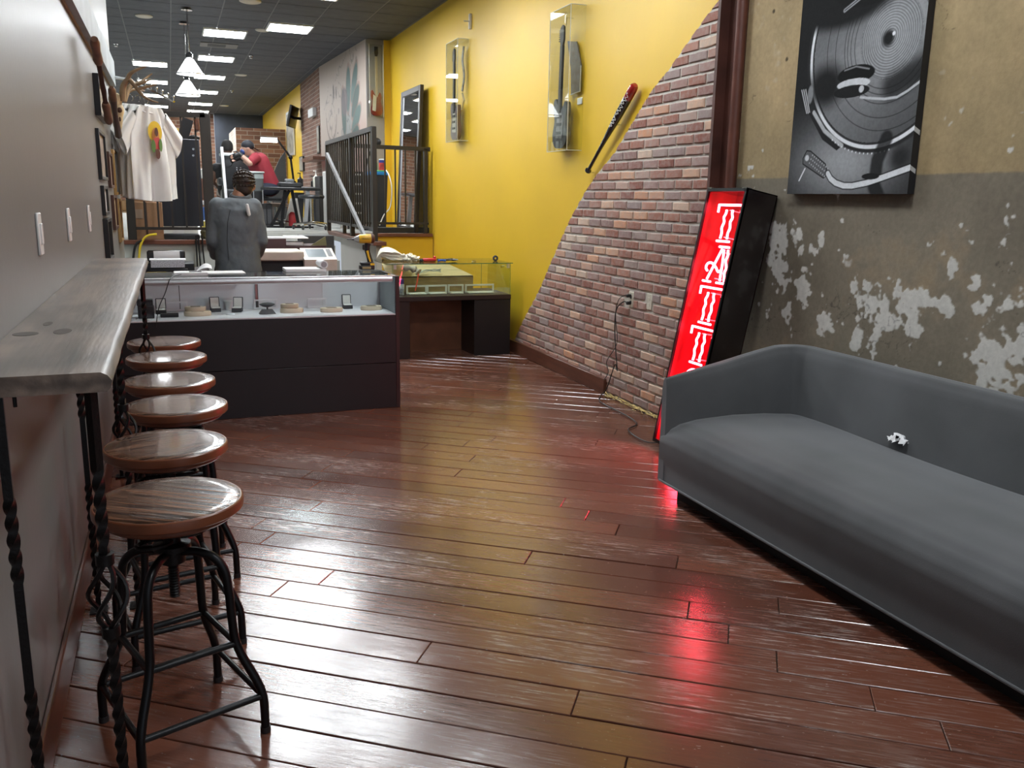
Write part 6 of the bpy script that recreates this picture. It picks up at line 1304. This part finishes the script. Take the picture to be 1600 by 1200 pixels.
# rolling stool
q = P(431, 318, 13.7); zs = q.z
t = thing('rolling_stool', 'tan padded rolling stool under the work table beside the man', 'stool', (q.x, 13.7, ZP))
part('cushion', MB().lathe([(.05, -.05), (.17, -.045), (.19, -.02), (.18, .0), (.05, .01)], 28, c=(q.x, 13.7, zs)), mat('tan vinyl', (.22, .16, .12), .5), t); part('gas_post', MB().cyl((q.x, 13.7, ZP+.08), (q.x, 13.7, zs-.05), .022, 10), chrome, t)
for k in range(5):
    A = 2*PI*k/5; part('foot', MB().cyl((q.x, 13.7, ZP+.09), (q.x+.24*math.cos(A), 13.7+.24*math.sin(A), ZP+.06), .014, 8), chrome, t); part('caster', MB().ell((q.x+.24*math.cos(A), 13.7+.24*math.sin(A), ZP+.03), (.018, .03, .03), 10, 8), black_plastic, t)
Y = 12.35; q = P(488, 357, Y)
t = thing('swivel_stool', 'low swivel stool on a chrome five star base near the railing', 'stool', (q.x, Y, ZP))
for k in range(5):
    A = 2*PI*k/5+.3; part('foot', MB().cyl((q.x, Y, ZP+.10), (q.x+.26*math.cos(A), Y+.26*math.sin(A), ZP+.07), .018, 8), chrome, t); part('caster', MB().ell((q.x+.26*math.cos(A), Y+.26*math.sin(A), ZP+.035), (.02, .035, .035), 10, 8), black_plastic, t)
part('post', MB().cyl((q.x, Y, ZP+.1), (q.x, Y, ZP+.42), .025, 10), chrome, t); part('cushion', MB().lathe([(.05, .42), (.17, .425), (.18, .45), (.17, .47), (.05, .48)], 24, c=(q.x, Y, ZP)), pad_m, t)
for (px, l) in ((413, 'left'), (421, 'right')):
    a, b = P(px-4, 352, 13.3), P(px+4, 318, 13.3); t = thing('speaker_unit', l+' of two black upright units under the table edge', 'equipment', ((a.x+b.x)/2, 13.3, ZP))
    part('unit_body', MB().box(a.x, b.x, 13.3, 13.45, ZP, b.z, b=.01), black_plastic, t); part('front_plate', MB().box(a.x+.015, b.x-.015, 13.296, 13.3, ZP+.05, b.z-.08), mat('grey front plate', (.06, .06, .065), .5) if 'grey front plate' not in MATS else MATS['grey front plate'], t)
# magnifier lamp on jointed arm
Y = 14.6; pts = [P(459, 285, Y), P(454, 246, Y), P(431, 215, Y)]
t = thing('work_lamp', 'jointed black work lamp with bright tube head above the man', 'lamp', (pts[0].x, Y, pts[0].z))
part('lower_arm', MB().cyl(pts[0], pts[1], .018, 8), black_metal, t); part('upper_arm', MB().cyl(pts[1], pts[2], .016, 8), black_metal, t); part('joint', MB().ell(pts[1], .035, 12, 8), black_metal, t)
A, B = P(433, 217.5, Y), P(407, 216.5, Y); hd = part('lamp_head', MB().cyl(A, B, .028, 14), alu, t); part('light_tube', MB().cyl(A+V((0, -.01, -.03)), B+V((0, -.01, -.03)), .024, 12), emit_mat('lamp tube', (.93, .98, 1), 6), hd)
part('clamp', MB().box(pts[0].x-.03, pts[0].x+.03, Y-.03, Y+.03, zt2, pts[0].z+.02), black_metal, t)
# folding screen
Y = 17.5; A, B, C, D = P(424, 300, Y), P(448, 300, Y), P(448, 236, Y), P(424, 280, Y)
solo('folding_screen', MB().prism([(A.x-.15, ZP), (B.x, ZP), (B.x, C.z), ((A.x+B.x)/2+.02, P(436, 250, Y).z), (A.x-.02, P(420, 285, Y).z)], Y, Y+.05, Matrix(((1, 0, 0, 0), (0, 0, 1, 0), (0, 1, 0, 0), (0, 0, 0, 1)))), mat('charcoal screen', (.045, .044, .042), .7), 'charcoal slanted screen panel behind the man in red', 'screen')
# wall things far right
xw = 2.66
a, b = PX(456, 205, 2.55), PX(470, 168, 2.55)
t = thing('wall_television', 'small black television on a swing bracket on the far brick wall', 'television', (2.55, (a.y+b.y)/2, a.z))
MT = Matrix.Translation((2.52, 19.3, 3.14)) @ Matrix.Rotation(1.22, 4, 'Z') @ Matrix.Rotation(.22, 4, 'X')
part('tv_body', MB().box(-.34, .34, -.02, .03, -.22, .22, MT, b=.01), black_plastic, t); part('screen', MB().box(-.32, .32, -.023, -.0205, -.20, .20, MT), mat('dark tv screen', (.01, .01, .012), .15), t); part('bracket', MB().cyl((2.47, 19.25, 3.12), (2.70, 19.4, 3.12), .03, 8), black_metal, t)
a = PX(488, 178, 2.64); solo('wall_plate', MB().box(2.60, 2.68, a.y-.30, a.y+.30, a.z-.06, a.z+.10, b=.01), mat('pale plate', (.5, .5, .5), .4), 'pale bracket plate on the far brick wall beside the television', 'bracket')
a = PX(486, 247, 2.5); solo('wall_shelf', MB().box(2.40, 2.67, a.y-.9, a.y+.5, a.z-.06, a.z), brown_wood, 'dark floating shelf on the far brick wall', 'shelf')
for (px0, px1, pt, pb, m_, l) in ((449, 457, 175, 245, alu, 'silver framed picture on the far yellow wall'), (468, 473, 245, 268, fr_b, 'small black frame low on the far yellow wall'), (495.5, 498, 197, 240, fr_b, 'narrow black frame beside the mural')):
    X_ = 2.66; A, B = PX(px0, pb, X_), PX(px1, pt, X_); y0, y1 = min(A.y, B.y), max(A.y, B.y); z0, z1 = A.z, PX(px0, pt, X_).z
    t = thing('far_picture', l, 'picture frame', (X_, (y0+y1)/2, z0)); part('frame_border', MB().box(X_, X_+.03, y0, y1, z0, z1), m_, t); part('picture', MB().box(X_-.004, X_-.0005, y0+.08*(y1-y0), y1-.08*(y1-y0), z0+.06*(z1-z0), z1-.06*(z1-z0)), mat('far print', (.30, .27, .22), .5, var=.5, scale=6) if 'far print' not in MATS else MATS['far print'], t)
# ---- behind the stair railing: drawer chest, cabinet, bins
Y = 12.6; a, b = P(541, 352, Y), P(569, 262, Y)
t = thing('drawer_chest', 'black tool chest with white drawer pulls behind the stair railing', 'drawer chest', ((a.x+b.x)/2, Y, ZP)); zc0 = P(555, 268, Y).z
part('chest_body', MB().box(a.x, b.x, Y, Y+.45, ZP+.06, zc0, b=.006), black_plastic, t)
for k in range(5):
    z = ZP+.12+k*(zc0-ZP-.14)/5; d = part('drawer', MB().box(a.x+.015, b.x-.015, Y-.012, Y, z, z+(zc0-ZP-.14)/5-.02, b=.003), mat('drawer black', (.02, .02, .022), .4) if 'drawer black' not in MATS else MATS['drawer black'], t)
    part('pull', MB().box(a.x+.06, b.x-.06, Y-.022, Y-.012, z+.10, z+.125), white_plastic, d)
for x in (a.x+.04, b.x-.04):
    for y in (Y+.05, Y+.40): part('caster', MB().cyl((x-.012, y, ZP+.03), (x+.012, y, ZP+.03), .03, 12), black_plastic, t)
Y = 13.0; a, b = P(513, 350, Y), P(531, 268, Y)
t = thing('white_cabinet', 'white ribbed cabinet behind the stair railing', 'cabinet', ((a.x+b.x)/2, Y, ZP)); part('cabinet_body', MB().box(a.x, b.x, Y, Y+.4, ZP, b.z, b=.006), white_plastic, t)
for k in range(4): x = a.x+(b.x-a.x)*(k+.5)/4; part('rib', MB().box(x-.02, x+.02, Y-.012, Y, ZP+.05, b.z-.05, b=.004), white_plastic, t)
for k, (px, pz, c_, l) in enumerate(((517, 262, (.7, .7, .7), 'white tub'), (524, 262, (.1, .1, .1), 'black tub'), (530, 258, (.6, .62, .66), 'pale tub'))):
    q = P(px, pz, Y+.2); solo('supply_tub', MB().lathe([(.025, 0), (.03, .01), (.03, .13), (.032, .132), (.032, .15), (.01, .152)], 16, c=(q.x, Y+.2, b.z)), mat(l, c_, .45), l+' on top of the white ribbed cabinet', 'tub')
Y = 13.6; a, b = P(500, 350, Y), P(514, 268, Y); solo('black_trolley', MB().box(a.x, b.x, Y, Y+.4, ZP, P(508, 275, Y).z, b=.01), mat('black trolley side', (.02, .018, .017), .6), 'black trolley side panel behind the far railing post', 'trolley')
Y = 11.75; a, b = P(580, 352, Y), P(606, 270, Y); h_ = b.z-ZP; x0_, x1_ = a.x, b.x
t = thing('trash_can', 'tall black rubbish bin with blue liner beside the mirror', 'bin', ((x0_+x1_)/2, Y+.2, ZP))
part('bin_body', MB().add([(x0_+.03, Y+.03, ZP), (x1_-.03, Y+.03, ZP), (x1_-.03, Y+.35, ZP), (x0_+.03, Y+.35, ZP), (x0_, Y, ZP+h_), (x1_, Y, ZP+h_), (x1_, Y+.38, ZP+h_), (x0_, Y+.38, ZP+h_)], [(3, 2, 1, 0), (4, 5, 6, 7), (0, 1, 5, 4), (1, 2, 6, 5), (2, 3, 7, 6), (3, 0, 4, 7)]), mat('black bin plastic', (.016, .018, .022), .45), t)
part('liner', MB().box(x0_-.005, x1_+.005, Y-.006, Y+.386, ZP+h_-.035, ZP+h_+.012, b=.008), mat('blue liner', (.02, .22, .55), .4), t); part('green_cloth', MB().box(x0_+.1, x1_+.01, Y+.02, Y+.3, ZP+h_+.012, ZP+h_+.03, b=.006), mat('green cloth', (.06, .35, .08), .6), t)
q = P(596, 262, Y+.25); zb = ZP+h_+.03
t = thing('wipe_canister', 'red and blue wipe canister with white lid on the rubbish bin', 'canister', (q.x, Y+.2, zb)); part('can', MB().lathe([(.045, 0), (.045, .14)], 18, c=(q.x, Y+.2, zb)), mat('red print', (.50, .05, .04), .4, var=.6, scale=18), t); part('blue_band', MB().lathe([(.046, .105), (.046, .14)], 18, c=(q.x, Y+.2, zb)), mat('blue band', (.04, .05, .25), .4), t); part('lid', MB().lathe([(.046, .14), (.046, .155), (.02, .16)], 18, c=(q.x, Y+.2, zb)), white_plastic, t)
q = P(586, 263, Y+.2); solo('green_bottle', MB().lathe([(.03, 0), (.034, .01), (.034, .1), (.012, .14), (.012, .17)], 16, c=(q.x, Y+.2, zb)), mat('green bottle', (.05, .3, .10), .3), 'small green bottle beside the wipe canister', 'bottle')
q = P(588, 222, 12.1); a = P(582, 270, 12.1)
t = thing('desk_lamp', 'black gooseneck lamp with round head above the rubbish bin', 'lamp', (a.x-.05, 12.2, ZP)); part('head', MB().ell((q.x, 12.1, q.z), (.07, .05, .06), 16, 10), black_plastic, t)
part('neck', MB().tube(bez([(a.x-.05, 12.25, ZP+.02), (a.x-.06, 12.25, a.z), (P(580, 240, 12.1).x, 12.2, P(580, 240, 12.1).z), (q.x-.03, 12.1, q.z-.02)], 6), .012, 8), black_metal, t); part('base', MB().lathe([(.12, 0), (.12, .02), (.03, .03)], 20, c=(a.x-.05, 12.25, ZP)), black_metal, t)
q = P(594, 222, 12.3); solo('white_card', MB().box(q.x-.0, q.x+.05, 12.98, 12.985+.4, 0, 0+.0+.16, Matrix.Translation((0, 0, q.z-.08))), white_plastic, 'small white card fixed to the grey wall behind the lamp', 'card') if False else None
solo('extension_lead', MB().tube(bez([P(601, 264, 11.6), P(607, 272, 11.45), P(612, 292, 11.35), P(610, 322, 11.35), P(600, 336, 11.35), P(593, 352, 11.35)], 6), .008, 6), white_plastic, 'white extension lead hanging down the front of the rubbish bin', 'cord')
solo('dark_floor_box', MB().box(P(585, 358, 11.5).x, P(672, 358, 11.5).x-.02, 11.36, 11.5, ZP, ZP+.07, b=.005), black_plastic, 'long black cable duct on the platform floor behind the right railing', 'cable duct')
# ================================================================== PEOPLE
skin1 = mat('warm skin', (.36, .17, .10), .5, var=.08); skin2 = mat('light skin', (.52, .30, .23), .5, var=.08); hairm = mat('dark brown hair', (.030, .018, .012), .5, var=.4, scale=40, bump=.6, bscale=120)
jacket = mat('slate grey jacket', (.115, .130, .142), .75, var=.15, scale=5, bump=.3, bscale=60); trousers = mat('dark trousers', (.02, .022, .03), .8)
def hand(mb, w, d, spread, s=1.0):
    """palm and five fingers; w wrist, d direction of the hand, spread sideways"""
    w, d, sp = V(w), V(d).normalized(), V(spread).normalized(); nm = d.cross(sp)
    mb.cap(w, w+d*.06*s, .028*s, .036*s); k = w+d*.075*s
    for i, ln in enumerate((.066, .075, .070, .055)):
        b = k+sp*(.028-.019*i)*s; m = b+d*ln*.55*s-nm*.008*s; mb.cap(b-d*.02*s, m, .0098*s, .009*s, 8); mb.cap(m, m+d*ln*.45*s-nm*.02*s, .009*s, .0075*s, 8)
    tb = w+d*.02*s+sp*.03*s; mb.cap(tb, tb+d*.035*s+sp*.025*s, .012*s, .0105*s, 8); mb.cap(tb+d*.035*s+sp*.025*s, tb+d*.065*s+sp*.028*s-nm*.01*s, .0105*s, .009*s, 8)
# --- person at the counter, seen from behind
px_, py_ = .495, 7.48
t = thing('person', 'person in a slate grey jacket with braided hair standing behind the glass counter, back turned', 'person', (px_, py_, 0))
o = V((px_, py_, 0)); B_ = MB(); J = lambda x, y, z: o+V((x, y, z))
sh, el, wr = {}, {}, {}
for s in (-1, 1): sh[s], el[s], wr[s] = J(s*.150, .01, 1.430), J(s*.192, -.01, 1.15), J(s*.17, .22, 1.02)
for s in (-1, 1):
    B_.cap(J(s*.095, .02, .90), J(s*.10, .03, .50), .085, .058).cap(J(s*.10, .03, .50), J(s*.105, .0, .10), .058, .040).cap(J(s*.105, -.02, .05), J(s*.115, .16, .035), .042, .030)
    B_.cap(sh[s], el[s], .045, .038).cap(el[s], wr[s], .038, .027); hand(B_, wr[s], (-.2*s, .8, -.25), (-s, 0, 0))
B_.ell(J(0, .0, .98), (.145, .10, .13)).ell(J(0, .01, 1.14), (.125, .09, .16)).ell(J(0, .02, 1.32), (.15, .10, .15)).cap(sh[-1], sh[1], .052, .052).cap(J(0, .03, 1.45), J(.05, .075, 1.54), .058, .054)
hc = J(.085, .11, 1.605)
B_.ell(hc, (.076, .098, .105)).ell(hc+V((.012, .075, -.05)), (.052, .05, .06)).cap(hc+V((.02, .10, -.02)), hc+V((.025, .125, -.035)), .014, .010)
for s in (-1, 1): B_.ell(hc+V((s*.077, .01, -.018)), (.012, .022, .032))
B_.ell(hc+V((.02, .11, -.07)), (.022, .012, .009))
body = part('body', B_, skin1, t); remesh(body, .0075, 4)
K = MB()
def torso(u, v):
    zz_ = [(.80, .170, .120), (.92, .185, .130), (1.02, .178, .124), (1.12, .166, .118), (1.22, .172, .124), (1.32, .190, .134), (1.40, .188, .126), (1.455, .150, .100), (1.49, .095, .075), (1.50, .02, .02)]
    f = v*(len(zz_)-1); i = min(int(f), len(zz_)-2); w = f-i; z, rx, ry = [zz_[i][k]+(zz_[i+1][k]-zz_[i][k])*w for k in range(3)]
    a = 2*PI*u; bend = .03*max(0, (z-1.25)/.25)
    return tuple(J(rx*math.cos(a)+.02*max(0, (z-1.3)/.2), ry*math.sin(a)+bend-.012, z))
K.grid(torso, 40, 36, True); nn_ = len(K.v); K.f.append(tuple(range(40))[::-1]); K.f.append(tuple(range(nn_-40, nn_)))
for s in (-1, 1): K.cap(sh[s]+V((-.01*s, 0, 0)), el[s], .070, .056).cap(el[s], wr[s]+V((0, -.03, 0)), .056, .046)
jk = part('jacket', K, jacket, t); remesh(jk, .010, 12, .6)
tx = bpy.data.textures.new('folds', 'CLOUDS'); tx.noise_scale = .07
dm = jk.modifiers.new('folds', 'DISPLACE'); dm.texture = tx; dm.strength = .014; dm.mid_level = .5
part('collar', MB().tube([J(.045+.070*math.cos(a), .045+.066*math.sin(a), 1.500+.02*math.sin(a)) for a in [2*PI*i/28 for i in range(28)]], .020, 10, closed=True, flat=1.4), jacket, jk)
part('back_seam', MB().tube([J(-.05, -.118, 1.40), J(-.075, -.133, 1.30), J(-.085, -.118, 1.15), J(-.08, -.124, 1.0)], .002, 6), mat('dark seam', (.03, .035, .04), .8), jk)
part('white_tag', MB().cap(P(386, 321, py_-.142), P(389, 335, py_-.140), .014, .014), white_plastic, jk, 'white elongated tag on the back of the jacket')
T_ = MB()
for s in (-1, 1): T_.cap(J(s*.095, .02, .90), J(s*.10, .03, .50), .10, .075).cap(J(s*.10, .03, .50), J(s*.105, .0, .08), .075, .060)
T_.ell(J(0, 0, .92), (.18, .13, .10)); remesh(part('trousers', T_, trousers, t), .012, 4)
for s in (-1, 1): remesh(part('shoe', MB().cap(J(s*.105, -.03, .045), J(s*.118, .17, .04), .045, .038).box(px_+s*.11-.045, px_+s*.11+.045, py_-.07, py_+.20, 0, .02), black_matte, t), .009, 3)
hb = MB().ell(hc+V((-.005, -.012, .022)), (.088, .103, .098)).ell(hc+V((-.01, -.055, -.035)), (.070, .055, .07)); hr = part('hair', hb, hairm, t); remesh(hr, .008, 3)
for k in range(6):                                   # cornrows sweeping from the left temple round the back of the head
    el_ = 1.15-.38*k; pts = []
    for i in range(13):
        az = -2.9+2.5*i/12; c_ = math.cos(el_*(.55+.45*math.sin(PI*i/12)))
        pts.append(hc+V((-.005+.088*c_*math.cos(az), -.012+.103*c_*math.sin(az), .022+.098*math.sin(el_*(.55+.45*math.sin(PI*i/12))))))
    part('braid', MB().tube(bez(pts, 3), [.0085+.003*math.sin(i*1.6) for i in range(37)], 8), hairm, hr)
# --- man in red shirt leaning over his work
Y = 14.4; redm = mat('dark red cotton', (.26, .020, .034), .8, var=.15); capm = mat('black blue cap cloth', (.012, .013, .02), .7); glove = mat('black glove', (.010, .010, .012), .4)
G_ = lambda x, y, d=0: P(x, y, Y+d)
hip, chest, neck, head = G_(421, 291, .05), G_(404, 255, .05), G_(394, 241, .0), G_(386, 231.5, -.02)
t = thing('person', 'man in a dark red t-shirt and backward black cap bending over his work', 'person', (hip.x, hip.y, ZP))
S1, E1, W1 = G_(398, 247, -.16), G_(390.5, 255, -.24), G_(374.5, 241, -.20); S2, E2, W2 = G_(402, 247, .20), G_(396, 262, .18), G_(376, 246, .10)
kn = [G_(398, 296, -.18), G_(400, 296, .22)]
B_ = MB().ell(head, (.085, .078, .11)).ell(head+V((-.055, 0, -.045)), (.045, .05, .05)).cap(head+V((-.085, -.0, -.012)), head+V((-.108, 0, -.028)), .014, .010).cap(neck+V((.03, 0, -.03)), head+V((.03, 0, -.05)), .06, .055).ell(head+V((.01, -.078, -.01)), (.02, .010, .03)).ell(head+V((.01, .078, -.01)), (.02, .010, .03))
B_.cap(hip, chest, .15, .16).cap(S1, E1, .055, .047).cap(E1, W1, .047, .030).cap(S2, E2, .055, .047).cap(E2, W2, .047, .030)
for k_, s in zip(kn, (-.1, .1)):
    B_.cap(hip+V((0, s, -.03)), k_, .085, .062); ft = V((k_.x-.02, k_.y, ZP+.06)); B_.cap(k_, ft, .06, .042).cap(ft+V((.03, 0, -.02)), ft+V((-.15, 0, -.03)), .04, .03)
hand(B_, W1, (-.9, 0, -.3), (0, -.3, 1), 1.0); hand(B_, W2, (-.9, 0, -.35), (0, .3, 1), 1.0)
remesh(part('body', B_, skin2, t), .010, 3)
K = MB().cap(hip, chest, .165, .175).cap(S1+V((.01, .03, 0)), S1.lerp(E1, .62), .085, .070).cap(S2, S2.lerp(E2, .75), .085, .07).cap(chest, neck+V((.035, 0, -.04)), .16, .085); remesh(part('shirt', K, redm, t), .014, 4)
T_ = MB()
for k_, s in zip(kn, (-.1, .1)): T_.cap(hip+V((0, s, -.04)), k_, .105, .08).cap(k_, V((k_.x-.02, k_.y, ZP+.10)), .078, .06)
T_.ell(hip+V((0, 0, -.03)), (.17, .19, .12)); remesh(part('trousers', T_, mat('navy trousers', (.012, .016, .035), .8), t), .014, 4)
cp = part('cap', MB().ell(head+V((.012, 0, .038)), (.098, .090, .085)), capm, t); part('cap_brim', MB().grid(lambda u, v: tuple(head+V((.085+.085*v, -.075*(1-.35*v)*math.cos(PI*u), .02-.045*v-.01*math.sin(PI*u)))), 10, 5), capm, cp)
part('face_mask', MB().ell(head+V((-.062, 0, -.055)), (.048, .058, .048)), mat('blue face mask', (.03, .06, .20), .6), t)
for w_, e_ in ((W1, E1), (W2, E2)):
    gl_ = MB().cap(w_+(e_-w_)*.18, w_, .038, .036); hand(gl_, w_, (-.9, 0, -.3), (0, -.3, 1), 1.14); remesh(part('glove', gl_, glove, t), .007, 2)
for s in (-.1, .1): part('shoe', MB().cap(V((kn[0].x+.0, kn[0 if s < 0 else 1].y, ZP+.05)), V((kn[0].x-.18, kn[0 if s < 0 else 1].y, ZP+.045)), .05, .042), black_matte, t)
sq = hip; st_ = thing('work_stool', 'low black stool under the man in the red shirt', 'stool', (sq.x+.02, sq.y, ZP)); zs_ = sq.z-.17
part('seat', MB().lathe([(.04, -.06), (.17, -.055), (.19, -.02), (.17, 0), (.04, .0)], 24, c=(sq.x+.02, sq.y, zs_)), pad_m, st_); part('post', MB().cyl((sq.x+.02, sq.y, ZP+.05), (sq.x+.02, sq.y, zs_-.06), .03, 10), chrome, st_); part('base', MB().lathe([(.22, 0), (.22, .02), (.04, .05)], 24, c=(sq.x+.02, sq.y, ZP)), black_metal, st_)
# --- client, only the head shows above the chair
Y = 15.35; hd_ = P(355, 231, Y); skin3 = mat('brown skin', (.12, .06, .042), .5)
t = thing('person', 'person with short dark hair reclining in the black tattoo chair, only the head visible', 'person', (hd_.x, Y, ZP))
B_ = MB().ell(hd_, (.085, .10, .12)).cap(hd_+V((0, 0, -.1)), hd_+V((0, .02, -.24)), .06, .065).ell(hd_+V((0, .05, -.42)), (.20, .12, .20)).ell(hd_+V((0, .08, -.66)), (.17, .13, .18)).ell(hd_+V((0, .09, -.02)), (.02, .02, .03))
for s in (-1, 1):
    B_.cap(hd_+V((s*.19, .03, -.30)), hd_+V((s*.25, .10, -.55)), .052, .042).cap(hd_+V((s*.25, .10, -.55)), hd_+V((s*.18, .34, -.62)), .042, .03); hand(B_, hd_+V((s*.18, .34, -.62)), (0, 1, -.1), (-s, 0, 0))
    B_.cap(hd_+V((s*.09, .1, -.72)), hd_+V((s*.12, .55, -.72)), .085, .06).cap(hd_+V((s*.12, .55, -.72)), V((hd_.x+s*.12, Y+.72, ZP+.10)), .06, .042); B_.ell(hd_+V((s*.085, .0, -.01)), (.012, .02, .03)); B_.cap(V((hd_.x+s*.12, Y+.70, ZP+.06)), V((hd_.x+s*.12, Y+.88, ZP+.05)), .042, .03)
remesh(part('body', B_, skin3, t), .010, 3)
hh_ = part('hair', MB().ell(hd_+V((0, -.012, .022)), (.094, .104, .112)), mat('black short hair', (.012, .010, .010), .8, bump=.5, bscale=200), t)
K = MB().ell(hd_+V((0, .05, -.42)), (.215, .135, .20)).ell(hd_+V((0, .08, -.66)), (.185, .145, .19)).cap(hd_+V((-.19, .03, -.32)), hd_+V((.19, .03, -.32)), .075, .075); remesh(part('shirt', K, black_matte, t), .016, 3)
